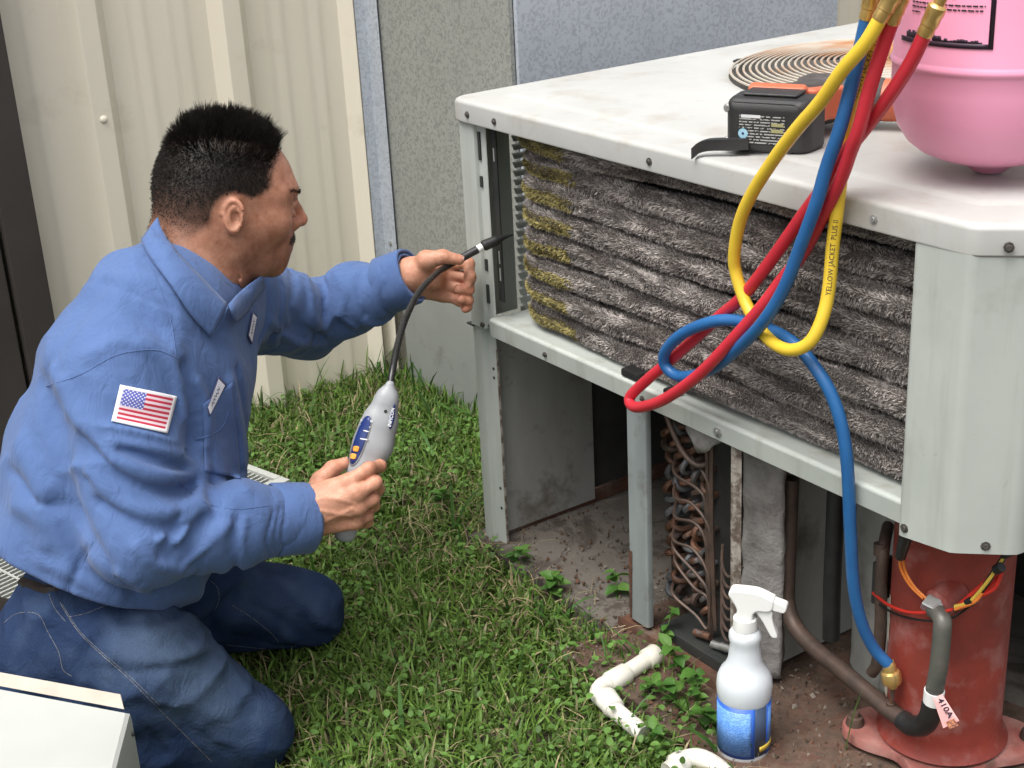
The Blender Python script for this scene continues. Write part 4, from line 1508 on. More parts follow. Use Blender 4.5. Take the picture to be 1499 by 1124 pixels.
def head_f(Q, fine=True):
    A = np.abs(Q[:, 1])
    S = np.stack([Q[:, 0], A, Q[:, 2]], 1)             # mirrored
    d = ellip(S, (-0.012, 0, 0.030), (0.098, 0.0765, 0.088))
    d = smin(d, ellip(S, (-0.045, 0, -0.005), (0.062, 0.066, 0.065)), 0.03)
    d = smin(d, ellip(S, (0.040, 0, 0.012), (0.058, 0.062, 0.062)), 0.03)          # forehead and temples
    d = smin(d, ellip(S, (0.040, 0, -0.045), (0.050, 0.055, 0.058)), 0.03)       # middle face
    d = smin(d, chain(S, [(0.0, 0.048, -0.030), (0.010, 0.046, -0.066), (0.050, 0.024, -0.090), (0.075, 0.0, -0.094)], [0.018, 0.018, 0.017, 0.017], 0.02), 0.028)
    d = smin(d, ellip(S, (0.081, 0, -0.095), (0.016, 0.020, 0.014)), 0.012)
    d = smin(d, chain(S, [(0.086, 0.0, 0.022), (0.081, 0.030, 0.026), (0.064, 0.050, 0.022)], [0.012, 0.012, 0.010]), 0.018)   # brow
    d = smin(d, ellip(S, (0.058, 0.043, -0.024), (0.026, 0.020, 0.020)), 0.03)    # cheekbone
    d = smax(d, -(np.linalg.norm(S - np.array([0.101, 0.033, 0.002]), axis=1) - 0.0155), 0.012)
    d = smin(d, np.linalg.norm(S - np.array([0.0805, 0.032, 0.0015]), axis=1) - 0.0128, 0.003)   # eyeball
    d = smin(d, chain(S, [(0.096, 0.018, 0.006), (0.095, 0.033, 0.009), (0.083, 0.047, 0.003)], [0.0032, 0.0042, 0.003]), 0.003)   # upper lid
    d = smin(d, chain(S, [(0.094, 0.020, -0.005), (0.0925, 0.034, -0.008), (0.083, 0.046, -0.003)], [0.003, 0.0035, 0.003]), 0.004)
    d = smin(d, chain(S, [(0.093, 0, 0.014), (0.105, 0, -0.004), (0.1155, 0, -0.019)], [0.0085, 0.0095, 0.0115]), 0.010)   # nose
    d = smin(d, ellip(S, (0.101, 0.0135, -0.024), (0.013, 0.009, 0.009)), 0.006)
    d = smax(d, -ellip(S, (0.107, 0.0065, -0.0335), (0.006, 0.0035, 0.004)), 0.003)
    d = smin(d, ellip(S, (0.087, 0, -0.056), (0.018, 0.028, 0.026)), 0.022)
    d = smin(d, ellip(S, (0.079, 0, -0.080), (0.017, 0.026, 0.022)), 0.022)        # muzzle
    d = smin(d, ellip(S, (0.100, 0, -0.0555), (0.0080, 0.020, 0.0045)), 0.006)
    d = smin(d, ellip(S, (0.098, 0, -0.0650), (0.0080, 0.018, 0.005)), 0.006)
    # ear
    ea = np.array([[0.92, 0.36, 0.14], [-0.38, 0.92, 0.05], [-0.11, -0.10, 0.99]])
    ea /= np.linalg.norm(ea, axis=1)[:, None]
    E = (S - np.array([-0.008, 0.0755, -0.014])) @ ea.T / 0.80
    rr = np.sqrt((E[:, 0] / 0.66) ** 2 + (E[:, 2] + 0.004 * 0) ** 2 + 1e-9)
    rr = np.where(E[:, 2] < 0, np.sqrt((E[:, 0] / 0.56) ** 2 + (E[:, 2]) ** 2 + 1e-9), rr)
    disc = np.maximum(rr - 0.0315, np.abs(E[:, 1] - 0.004 - 0.10 * np.abs(E[:, 0])) - 0.0032)
    helix = np.sqrt((rr - 0.0275) ** 2 + (E[:, 1] - 0.0085) ** 2) - 0.0045
    helix = np.where((E[:, 0] > 0.010) & (E[:, 2] < 0.010), 0.01, helix)
    anti = np.sqrt((np.sqrt(((E[:, 0] - 0.002) / 0.62) ** 2 + (E[:, 2] + 0.001) ** 2) - 0.0165) ** 2 + (E[:, 1] - 0.0075) ** 2) - 0.0034
    anti = np.where(E[:, 0] > 0.004, 0.01, anti)
    lobe = ellip(E, (0.001, 0.004, -0.0285), (0.0085, 0.0045, 0.0085))
    tragus = ellip(E, (0.0125, 0.005, -0.004), (0.0045, 0.005, 0.007))
    e = smin(smin(smin(disc, helix, 0.005), anti, 0.004), smin(lobe, tragus, 0.004), 0.005)
    e = smax(e, -ellip(E, (0.003, 0.010, -0.004), (0.0092, 0.0125, 0.0125)), 0.003)
    conch = ellip(E, (-0.001, -0.006, -0.002), (0.013, 0.0065, 0.017))
    e = smin(e, conch, 0.006)
    d = smin(d, e * 0.80, 0.005)
    return d


def neck_f(P):
    d = loft(P, [HEADC + HROT @ np.array([-0.030, 0, -0.030]), HEADC * 0.5 + NECK0 * 0.5 + HROT @ np.array([-0.024, 0, -0.020]), NECK0, TORSO[4]], [0.060, 0.061, 0.068, 0.10], [0.066, 0.065, 0.072, 0.085], LATS)
    thr = chain(P, [from_head([0.032, 0, -0.068]), NECK0 + HROT @ np.array([0.005, 0, -0.04])], [0.028, 0.030])
    return smin(d, thr, 0.03)


def skin_head(P):
    return smin(head_f(to_head(P)) * HS, neck_f(P), 0.022)


# ---- hands: joints in the place
def J(x, y, Y):
    return at(x, y, Y)


DT, DB = at(571, 563, 1.955), at(506, 778, 1.888)       # leak detector: top of the case, end of the grip
RH = dict(
    palm=[(R_WR, 0.0285), (J(478, 742, 1.862), 0.030)],
    mc=[(J(462, 722, 1.866), J(508, 706, 1.860)), (J(462, 738, 1.852), J(522, 722, 1.848)), (J(460, 754, 1.850), J(524, 742, 1.848)), (J(460, 770, 1.858), J(520, 763, 1.856))],
    fingers=[[J(508, 706, 1.860), J(540, 686, 1.866), J(556, 682, 1.892), J(548, 690, 1.912)],
             [J(522, 722, 1.848), J(549, 706, 1.860), J(553, 716, 1.884), J(536, 726, 1.898)],
             [J(524, 742, 1.848), J(546, 730, 1.862), J(547, 740, 1.882), J(530, 748, 1.893)],
             [J(520, 763, 1.856), J(538, 755, 1.868), J(538, 764, 1.884), J(524, 768, 1.890)]],
    rad=[[0.0102, 0.0092, 0.0084, 0.0076], [0.0106, 0.0094, 0.0086, 0.0078], [0.0102, 0.0089, 0.0082, 0.0075], [0.0092, 0.0079, 0.0073, 0.0066]],
    thumb=[J(458, 728, 1.882), J(470, 704, 1.895), J(487, 686, 1.905), J(504, 678, 1.914)],
    trad=[0.0165, 0.0135, 0.0108, 0.0088])
LH = dict(
    palm=[(L_WR, 0.027), (J(632, 408, 2.322), 0.026)],
    mc=[(J(618, 388, 2.33), J(654, 386, 2.352)), (J(618, 400, 2.328), J(656, 402, 2.350)), (J(618, 412, 2.326), J(654, 418, 2.344)), (J(616, 424, 2.324), J(648, 432, 2.338))],
    fingers=[[J(654, 386, 2.352), J(686, 386, 2.338), J(688, 404, 2.318), J(684, 418, 2.314)],
             [J(656, 402, 2.350), J(688, 406, 2.338), J(686, 424, 2.318), J(671, 423, 2.308)],
             [J(654, 418, 2.344), J(684, 424, 2.332), J(685, 440, 2.316), J(675, 438, 2.307)],
             [J(648, 432, 2.338), J(672, 440, 2.328), J(684, 449, 2.318), J(681, 452, 2.312)]],
    rad=[[0.0104, 0.0096, 0.0088, 0.0080], [0.0106, 0.0096, 0.0088, 0.0082], [0.0102, 0.0090, 0.0084, 0.0078], [0.0094, 0.0082, 0.0075, 0.0070]],
    thumb=[J(612, 396, 2.312), J(624, 381, 2.300), J(648, 376, 2.295), J(672, 380, 2.296)],
    trad=[0.0185, 0.0155, 0.0112, 0.0088])


def hand_f(P, Hd, wr, el):
    d = chain(P, [wr + nz_(el - wr) * 0.12, wr + nz_(el - wr) * 0.02, wr], [0.036, 0.0265, 0.0265])
    pd = chain(P, [Hd['palm'][0][0], Hd['palm'][1][0]], [0.0255, 0.0215])
    d = smin(d, pd, 0.018)
    for a, b in Hd['mc']:
        d = smin(d, cone(P, a, b, 0.0150, 0.0118), 0.012)
    fd = None
    for f, r in zip(Hd['fingers'], Hd['rad']):
        e = chain(P, f, r, 0.004)
        for j in (1, 2):                                 # knuckle swell
            e = smin(e, np.linalg.norm(P - f[j], axis=1) - r[j] * 1.06, 0.004)
        fd = e if fd is None else smin(fd, e, 0.0022)
    d = smin(d, fd, 0.008)
    t = chain(P, Hd['thumb'], Hd['trad'], 0.008)
    return smin(d, t, 0.009)


VEINS = [([(452, 752), (470, 748), (490, 752), (510, 755), (520, 760)], 1.6, 3.0), ([(455, 735), (475, 728), (500, 732), (520, 738)], 1.2, 3.0),
         ([(468, 768), (490, 757), (505, 750), (515, 745)], 1.4, 2.6)]
_VP = []


def rhand_f(P):
    d = hand_f(P, RH, R_WR, R_EL)
    for q, hgt, wid in _VP:
        d = d - hgt * np.exp(-(poly_dist(P, q) / wid) ** 2)
    return d


for pts, hgt, wid in VEINS:
    sp = smooth_path([(a, b, 0) for a, b in pts], 4)[:, :2]
    q, ok = march(lambda P: hand_f(P, RH, R_WR, R_EL), sp[:, 0], sp[:, 1])
    if ok.sum() > 2:
        _VP.append((q[ok], hgt * 0.001, wid * 0.001))


def lhand_f(P):
    d = hand_f(P, LH, L_WR, L_EL)
    return d


# body under the clothes, head and hands: one mesh built from three patches of different fineness
def body_core(P):
    d = np.maximum(torso_f(P) + 0.045, (P - TORSO[1]) @ nz_(TORSO[0] - TORSO[2]) - 0.01)
    d = smin(d, chain(P, R_ARM[0], [r - 0.022 for r in R_ARM[1]], 0.02), 0.02)
    d = smin(d, chain(P, L_ARM[0], [r - 0.022 for r in L_ARM[1]], 0.02), 0.02)
    d = smin(d, chain(P, [TORSO[1], HIP_C, HIP_C + np.array([0.02, 0, -0.02])], [0.06, 0.06, 0.05], 0.02), 0.02)
    d = smin(d, chain(P, [HIP_C, *THIGH_R], [0.05, 0.05, 0.04], 0.02), 0.03)
    d = smin(d, chain(P, [HIP_C, *THIGH_L], [0.05, 0.048, 0.038], 0.02), 0.03)
    return smin(d, neck_f(P), 0.02)


THIGH_R = [at(160, 965, 1.775), at(362, 1072, 1.775)]
THIGH_L = [at(235, 850, 2.02), at(445, 885, 2.085)]
pts = np.array([HEADC])
HV, HF = surface(skin_head, np.minimum(HEADC, NECK0) - [0.16, 0.15, 0.08], np.maximum(HEADC, NECK0) + [0.16, 0.15, 0.16], 0.0024)
rp = np.concatenate([np.array(f) for f in RH['fingers']] + [np.array(RH['thumb']), R_WR[None], DB[None]])
RV, RF = surface(rhand_f, rp.min(0) - 0.03, rp.max(0) + 0.03, 0.0017)
lp_ = np.concatenate([np.array(f) for f in LH['fingers']] + [np.array(LH['thumb']), L_WR[None]])
LV, LF = surface(lhand_f, lp_.min(0) - 0.03, lp_.max(0) + 0.03, 0.0017)
BV, BF = surface(body_core, lo - [0.1, 0.1, 0.3], hi, 0.011)


def skin_col(V, kind):
    n = len(V)
    base = np.array([0.46, 0.215, 0.135])
    if kind == 'hand':
        base = np.array([0.52, 0.255, 0.165])
    c = np.repeat(base[None], n, 0)
    mott = vn1(V * 130)[:, None] * np.array([[0.13, 0.09, 0.07]]) + vn2(V * 40)[:, None] * np.array([[0.14, 0.07, 0.05]]) + vn1(V * 330)[:, None] * np.array([[0.06, 0.05, 0.04]])
    c = c + mott
    if kind == 'hand':
        for Hd in (RH, LH):
            for f in Hd['fingers'] + [Hd['thumb']]:
                for j in (1, 2):
                    ax = nz_(f[j + 1] - f[j - 1])
                    q = V - f[j]
                    al = q @ ax
                    m = np.linalg.norm(q, axis=1) < 0.017
                    crease = np.exp(-(al / 0.0011) ** 2) + np.exp(-((al - 0.0032) / 0.0009) ** 2) + 0.8 * np.exp(-((al + 0.003) / 0.0009) ** 2)
                    c[m] *= (1 - 0.20 * np.clip(crease[m], 0, 1))[:, None]  # crease shade painted in the colour instead of modelled grooves
                    c[m] += (np.exp(-(np.linalg.norm(q[m], axis=1) / 0.012) ** 2))[:, None] * np.array([[0.03, -0.012, -0.012]])
                c += np.exp(-(np.linalg.norm(V - f[3], axis=1) / 0.010) ** 2)[:, None] * np.array([[0.05, -0.01, -0.005]])
    if kind == 'head':
        Q = to_head(V)
        x, y, z = Q[:, 0], np.abs(Q[:, 1]), Q[:, 2]
        def blob(cx, cy, cz, r):
            return np.exp(-(((x - cx) ** 2 + (y - cy) ** 2 + (z - cz) ** 2) / r ** 2))[:, None]
        c = c + blob(0.11, 0, -0.02, 0.022) * np.array([[0.07, -0.01, -0.01]])       # nose
        c = c * (1 - 0.25 * blob(-0.005, 0.080, -0.016, 0.012))       # ears
        beard = np.clip(blob(0.055, 0.03, -0.095, 0.045) + 0.8 * blob(0.02, 0.055, -0.075, 0.04) + blob(0.095, 0.01, -0.055, 0.022), 0, 1)
        c = c * (1 - 0.34 * beard)
        c = c * (1 - 0.22 * blob(-0.05, 0.05, -0.09, 0.06))
        # lips
        c = c + blob(0.106, 0.008, -0.0605, 0.010) * np.array([[-0.02, -0.04, -0.03]])
        # cropped hair shading on the scalp
        h = hair_amount(Q)
        c = c * (1 - h[:, None]) + np.array([[0.022, 0.016, 0.013]]) * h[:, None]
        # hair highlight above the temple, painted as a lighter brownish patch
        th = np.exp(-(((x + 0.005) / 0.055) ** 2 + ((z - 0.088) / 0.012) ** 2))[:, None] * (y > 0.015)[:, None]
        c = c * (1 - 0.6 * th * h[:, None]) + np.array([[0.11, 0.07, 0.052]]) * 0.6 * th * h[:, None]
        # irises and whites of the eyes
        ed = np.sqrt((x - 0.0805) ** 2 + (y - 0.032) ** 2 + (z - 0.0015) ** 2)
        eye = (ed < 0.0136) & (x > 0.086) & (np.abs(z - 0.0012) < 0.0048)
        c[eye] = (0.55, 0.50, 0.46)
        iris = eye & ((y - 0.033) ** 2 + (z - 0.001) ** 2 < 0.0056 ** 2)
        c[iris] = (0.03, 0.018, 0.012)
    return np.clip(c, 0.01, 1)


def hair_amount(Q):
    """0..1 cover of hair on the scalp (head frame)"""
    x, y, z = Q[:, 0], np.abs(Q[:, 1]), Q[:, 2]
    # hairline: forehead at x ~ .07 for z > .07; temples; round the ear; nape
    front = np.interp(z, [-0.09, -0.06, -0.03, -0.015, 0.005, 0.020, 0.035, 0.055, 0.075, 0.095, 0.13], [-0.085, -0.060, -0.034, -0.028, 0.004, 0.034, 0.050, 0.048, 0.058, 0.072, 0.08])
    a = np.clip((front - x) / 0.016, 0, 1)
    fade = np.interp(z, [-0.085, -0.052, -0.025, 0.012, 0.03], [0.0, 0.40, 0.80, 0.95, 1.0])
    fr = np.interp(x, [-0.06, -0.02, 0.02, 0.05], [1.0, 1.0, 0.97, 0.92])
    ear = np.clip((np.sqrt((x + 0.008) ** 2 + (z + 0.014) ** 2) - 0.030) / 0.008, 0, 1)
    near_ear = (y > 0.06)
    a = a * fade * np.where(near_ear, ear, 1)
    return np.clip(a, 0, 1) * np.where(z > 0.02, fr, 1)


def skin_material():
    m, nt, b = attr_mat('skin', 0.48, mul=(220, 0.9, 1.08), spec=0.4)
    b.inputs['Subsurface Weight'].default_value = 0.12
    b.inputs['Subsurface Radius'].default_value = (0.012, 0.005, 0.003)
    b.inputs['Subsurface Scale'].default_value = 0.4
    p = bump(nt, b, noise(nt, 420, 3, 0.6), 0.4, 0.0014)
    bump(nt, b, noise(nt, 90, 3, 0.6), 0.12, 0.002, p)
    return m


M['skin'] = skin_material()
allV, allF, allC, off = [], [], [], 0
for Vv, Ff, kd in ((HV, HF, 'head'), (RV, RF, 'hand'), (LV, LF, 'hand'), (BV, BF, 'body')):
    allV.append(Vv)
    allF.append(Ff + off)
    allC.append(skin_col(Vv, kd))
    off += len(Vv)
person = fast_mesh('person', np.concatenate(allV), np.concatenate(allF), M['skin'], None, True, np.concatenate(allC))
tag(person, 'kneeling man in blue work shirt and jeans aiming a leak detector probe', 'person')
shirt = fast_mesh('shirt', SV, SF, M['shirt'], person, True)

# ---- jeans
SHIN_R = [at(362, 1072, 1.775), at(60, 1085, 1.70), at(-120, 1060, 1.66)]
SHIN_L = [at(452, 892, 2.09), at(200, 905, 2.02), at(30, 930, 1.98)]


def jeans_base(P):
    hips = loft(P, [at(150, 865, 1.885), at(126, 915, 1.86), at(84, 985, 1.83)], [0.150, 0.158, 0.150], [0.098, 0.098, 0.112], LATP, 2.2)
    tr = chain(P, [at(110, 952, 1.79), at(215, 985, 1.765), at(345, 1060, 1.775)], [0.102, 0.093, 0.062], 0.03)
    tl = chain(P, [at(170, 865, 1.98), at(300, 868, 2.05), at(440, 893, 2.095)], [0.105, 0.083, 0.061], 0.03)
    d = smin(smin(hips, tr, 0.03), tl, 0.022)
    sr = chain(P, SHIN_R, [0.064, 0.062, 0.045], 0.02)
    s_l = chain(P, SHIN_L, [0.060, 0.058, 0.042], 0.02)
    return smin(smin(d, sr, 0.014), s_l, 0.014)


JF = [([(130, 930), (180, 960), (250, 965), (320, 945)], 4, 12), ([(140, 975), (200, 985), (260, 975), (310, 965)], -4, 10), ([(170, 950), (230, 930), (290, 900), (325, 860)], 4, 14),
      ([(180, 910), (240, 905), (300, 880)], -4, 10), ([(310, 900), (312, 930), (330, 960)], -7, 10), ([(130, 1010), (190, 1050), (240, 1100)], -4, 10), ([(330, 960), (360, 1010), (395, 1040)], 3, 16),
      ([(360, 880), (400, 900), (440, 930)], -3, 8), ([(345, 900), (390, 920), (430, 938)], 3, 8), ([(400, 850), (440, 880), (470, 915)], 3, 12), ([(315, 850), (320, 890), (308, 915)], 3, 8),
      ([(60, 900), (110, 915), (150, 900)], 3, 8), ([(70, 925), (110, 950), (150, 1000)], -3, 9), ([(250, 1010), (300, 1040), (350, 1065)], 3, 12), ([(240, 1040), (290, 1075), (330, 1100)], -4, 10), ([(340, 935), (400, 945), (460, 950)], -5, 8)]
_JP = []
for q, (_, hgt, wid) in zip(march_lines(jeans_base, [f[0] for f in JF]), JF):
    if len(q) > 2:
        _JP.append((q, hgt * 0.0013, wid * 0.0009))


def jeans_f(P):
    d = jeans_base(P)
    near = np.abs(d) < 0.04
    if near.any():
        Q = P[near]
        e = np.zeros(len(Q))
        for pts, hgt, wid in _JP:
            l2, h2 = pts.min(0) - 2.5 * wid, pts.max(0) + 2.5 * wid
            m = ((Q > l2) & (Q < h2)).all(1)
            if m.any():
                e[m] += hgt * np.exp(-(poly_dist(Q[m], pts) / wid) ** 2 * 1.4)
        S3 = np.stack([Q[:, 0] * 20 + Q[:, 2] * 14, Q[:, 1] * 12, Q[:, 2] * 22 - Q[:, 0] * 6], 1)
        e += 0.006 * vn1(Q * np.array([17, 13, 19.0]) + 5) + 0.0075 * (0.5 - 3.0 * np.abs(vn2(S3)))
        d[near] -= e
    return smax(d, 0.004 - P[:, 2], 0.01)


JB = np.array([at(-30, 1000, 1.62), at(40, 840, 1.8), at(500, 900, 2.18), at(400, 1110, 1.7), at(60, 1085, 1.7), *SHIN_R, *SHIN_L])
JV, JFc = surface(jeans_f, JB.min(0) - 0.10, np.maximum(JB.max(0) + 0.10, [0, 0, 0.42]), 0.0042)
fadeC = np.zeros(len(JV))
for (x, y, Y, r, s) in ((280, 960, 1.70, 0.085, 1.0), (230, 940, 1.70, 0.07, 0.6), (365, 1050, 1.73, 0.06, 0.45), (420, 860, 2.03, 0.07, 0.3), (300, 1020, 1.69, 0.06, 0.35)):
    q, ok = march(jeans_base, [x], [y])
    fadeC += s * np.exp(-(np.linalg.norm(JV - q[0], axis=1) / r) ** 2)
fadeC = np.clip(0.7 * fadeC + 0.45 * vn1(JV * 25) + 0.35 * vn2(JV * 60), 0, 1)
jc = np.array([0.017, 0.033, 0.080])[None] * (1 - fadeC[:, None]) + np.array([0.066, 0.100, 0.165])[None] * fadeC[:, None]


def denim_mat():
    m, nt, b = attr_mat('denim', 0.9, mul=(700, 0.72, 1.25), stretch=(1, 1, 0.5), spec=0.15)
    p = bump(nt, b, noise(nt, 30, 4, 0.6, stretch=(1, 0.7, 1), dist=1.0), 0.4, 0.010)
    bump(nt, b, noise(nt, 800, 2, 0.5), 0.25, 0.0012, p)
    return m


M['denim'] = denim_mat()
jeans = fast_mesh('jeans', JV, JFc, M['denim'], person, True, jc)


# ---- pieces laid on the cloth
def conform(name, fn, quad, nu, nv, off, mat, parent, thick=0.0015, uv=True):
    """patch bounded by four photo points (top left, top right, bottom right, bottom left) lying on the surface fn"""
    q = np.array(quad, float)
    xs, ys = [], []
    for j in range(nv):
        for i in range(nu):
            s, t = i / (nu - 1), j / (nv - 1)
            p = (q[0] * (1 - s) + q[1] * s) * (1 - t) + (q[3] * (1 - s) + q[2] * s) * t
            xs.append(p[0])
            ys.append(p[1])
    V, ok = march(fn, xs, ys, off)
    F = [(j * nu + i, (j + 1) * nu + i, (j + 1) * nu + i + 1, j * nu + i + 1) for j in range(nv - 1) for i in range(nu - 1)]
    o = mesh_obj(name, V, F, mat, parent, True)
    if uv:
        l = o.data.uv_layers.new(name='UVMap')
        for lp3 in o.data.loops:
            k = lp3.vertex_index
            l.data[lp3.index].uv = ((k % nu) / (nu - 1), 1 - (k // nu) / (nv - 1))
    solidify(o, thick, 0)
    return o


def strip_on(name, fn, pts, width, off, mat, parent, n=6):
    sp = smooth_path([(a, b, 0) for a, b in pts], n)[:, :2]
    q, ok = march(fn, sp[:, 0], sp[:, 1], off)
    q = q[ok]
    return tube(name, q, width / 2, mat, parent, 6)


def math2(nt, op, a, b=None, c=None):
    n = nt.nodes.new('ShaderNodeMath')
    n.operation = op
    for k, v in enumerate((a, b, c)):
        if v is None:
            continue
        if hasattr(v, 'links'):
            nt.links.new(v, n.inputs[k])
        else:
            n.inputs[k].default_value = v
    return n.outputs[0]


def flag_mat():
    m, nt, b = new_mat('flag_cloth')
    uvn = nt.nodes.new('ShaderNodeUVMap')
    sp = nt.nodes.new('ShaderNodeSeparateXYZ')
    nt.links.new(uvn.outputs[0], sp.inputs[0])
    mr = lambda o, a, c: math2(nt, 'MULTIPLY', math2(nt, 'SUBTRACT', o, a), 1 / (c - a))
    u_, v_ = mr(sp.outputs[0], 0.075, 0.94), mr(sp.outputs[1], 0.085, 0.915)
    band = math2(nt, 'FLOOR', math2(nt, 'MULTIPLY', v_, 13.0))
    red = math2(nt, 'LESS_THAN', math2(nt, 'MODULO', band, 2.0), 0.5)
    col = mixc(nt, red, (0.74, 0.60, 0.64), (0.50, 0.025, 0.06))
    canton = math2(nt, 'MULTIPLY', math2(nt, 'LESS_THAN', u_, 0.47), math2(nt, 'GREATER_THAN', v_, 6 / 13))
    cu, cv = math2(nt, 'MULTIPLY', u_, 11 / 0.47), math2(nt, 'MULTIPLY', math2(nt, 'SUBTRACT', v_, 6 / 13), 9 / (7 / 13))
    fu, fv = math2(nt, 'SUBTRACT', math2(nt, 'FRACT', cu), 0.5), math2(nt, 'SUBTRACT', math2(nt, 'FRACT', cv), 0.5)
    dist = math2(nt, 'ADD', math2(nt, 'MULTIPLY', fu, fu), math2(nt, 'MULTIPLY', fv, fv))
    par = math2(nt, 'MODULO', math2(nt, 'ADD', math2(nt, 'FLOOR', cu), math2(nt, 'FLOOR', cv)), 2.0)
    star = math2(nt, 'MULTIPLY', math2(nt, 'LESS_THAN', dist, 0.14), math2(nt, 'LESS_THAN', par, 0.5))
    col = mixc(nt, canton, col, mixc(nt, star, (0.10, 0.12, 0.42), (0.72, 0.72, 0.82)))
    inside = math2(nt, 'MULTIPLY', math2(nt, 'MULTIPLY', math2(nt, 'GREATER_THAN', u_, 0.0), math2(nt, 'LESS_THAN', u_, 1.0)),
                   math2(nt, 'MULTIPLY', math2(nt, 'GREATER_THAN', v_, 0.0), math2(nt, 'LESS_THAN', v_, 1.0)))
    col = mixc(nt, inside, (0.78, 0.77, 0.78), col)
    nt.links.new(col, b.inputs['Base Color'])
    b.inputs['Roughness'].default_value = 0.8
    bump(nt, b, noise(nt, 900, 2), 0.3, 0.0015)
    return m


M['flag_cloth'] = flag_mat()
fl = conform('flag_patch', shirt_f, [(176, 563), (259, 580), (245, 634), (163, 616)], 26, 18, 0.003, 'flag_cloth', person, 0.002)
fl['label'] = 'American flag patch on the upper sleeve'


def name_mat():
    m, nt, b = new_mat('name_cloth')
    uvn = nt.nodes.new('ShaderNodeUVMap')
    sp = nt.nodes.new('ShaderNodeSeparateXYZ')
    nt.links.new(uvn.outputs[0], sp.inputs[0])
    u_, v_ = sp.outputs[0], sp.outputs[1]
    # joined handwriting stroke across the middle of the oval
    wv = math2(nt, 'MULTIPLY', math2(nt, 'SINE', math2(nt, 'MULTIPLY', v_, 62.0)), 0.10)
    wv = math2(nt, 'ADD', wv, math2(nt, 'MULTIPLY', math2(nt, 'SINE', math2(nt, 'MULTIPLY', v_, 23.0)), 0.05))
    line = math2(nt, 'LESS_THAN', math2(nt, 'ABSOLUTE', math2(nt, 'SUBTRACT', math2(nt, 'SUBTRACT', u_, 0.5), wv)), 0.07)
    rng_ = math2(nt, 'MULTIPLY', math2(nt, 'GREATER_THAN', v_, 0.22), math2(nt, 'LESS_THAN', v_, 0.78))
    col = mixc(nt, math2(nt, 'MULTIPLY', line, rng_), (0.76, 0.77, 0.83), (0.06, 0.07, 0.16))
    e1 = math2(nt, 'ABSOLUTE', math2(nt, 'SUBTRACT', u_, 0.5))
    e2 = math2(nt, 'ABSOLUTE', math2(nt, 'SUBTRACT', v_, 0.5))
    edge = math2(nt, 'GREATER_THAN', math2(nt, 'MAXIMUM', e1, e2), 0.44)
    col = mixc(nt, edge, col, (0.05, 0.055, 0.13))
    nt.links.new(col, b.inputs['Base Color'])
    b.inputs['Roughness'].default_value = 0.8
    return m


M['name_cloth'] = name_mat()
conform('name_patch', shirt_f, [(320, 551), (331, 562), (306, 610), (303, 598)], 10, 18, 0.003, 'name_cloth', person, 0.002)
conform('name_patch', shirt_f, [(370, 456), (376, 462), (368, 504), (363, 492)], 8, 16, 0.003, 'name_cloth', person, 0.002)
pk = conform('chest_pocket', shirt_f, [(297, 592), (340, 560), (352, 700), (300, 690)], 18, 24, 0.0022, 'shirt', person, 0.0015)
strip_on('pocket_seam', shirt_f, [(286, 643), (305, 638), (325, 625), (335, 602)], 0.0022, 0.003, 'shirt', person)
strip_on('yoke_seam', shirt_f, [(208, 372), (232, 415), (250, 470), (258, 520)], 0.0016, 0.0, 'shirt', person)
strip_on('side_seam', shirt_f, [(137, 792), (122, 822), (105, 850), (97, 868)], 0.0016, 0.0, 'shirt', person)
strip_on('sleeve_seam', shirt_f, [(255, 700), (300, 735), (345, 745), (395, 740)], 0.0014, 0.0, 'shirt', person)
strip_on('shoulder_seam', shirt_f, [(262, 525), (225, 512), (170, 520), (118, 548), (68, 565)], 0.0016, 0.0, 'shirt', person)

# cuffs
def cuff(el, wr, r, name='cuff'):
    ax = nz_(wr - el)
    V, F = [], []
    n = 40
    a_ = np.array([0, 0, 1.0]) - ax * ax[2]
    a_ /= np.linalg.norm(a_)
    b_ = np.cross(ax, a_)
    prof = [(-0.058, r + 0.0035), (-0.055, r + 0.0055), (-0.03, r + 0.0050), (-0.004, r + 0.0045), (0.001, r + 0.0025), (0.0, r - 0.0015), (-0.03, r - 0.002)]
    for s, rr in prof:
        for k in range(n):
            t = 2 * math.pi * k / n
            w3 = rr * (1 + 0.05 * math.cos(2 * t + 0.6)) + 0.0012 * math.sin(5 * t + s * 60)
            V.append(wr + ax * s + (a_ * math.cos(t) + b_ * math.sin(t)) * w3)
    for i in range(len(prof) - 1):
        for k in range(n):
            F.append((i * n + k, i * n + (k + 1) % n, (i + 1) * n + (k + 1) % n, (i + 1) * n + k))
    return mesh_obj(name, V, F, 'shirt', person, True)


cuff(R_EL, R_WR, 0.0445)
cuff(L_EL, L_WR, 0.0415)


# collar: near leaf and far leaf as folded bands
def both_f(P):
    return np.minimum(shirt_f(P), neck_f(P) - 0.004)


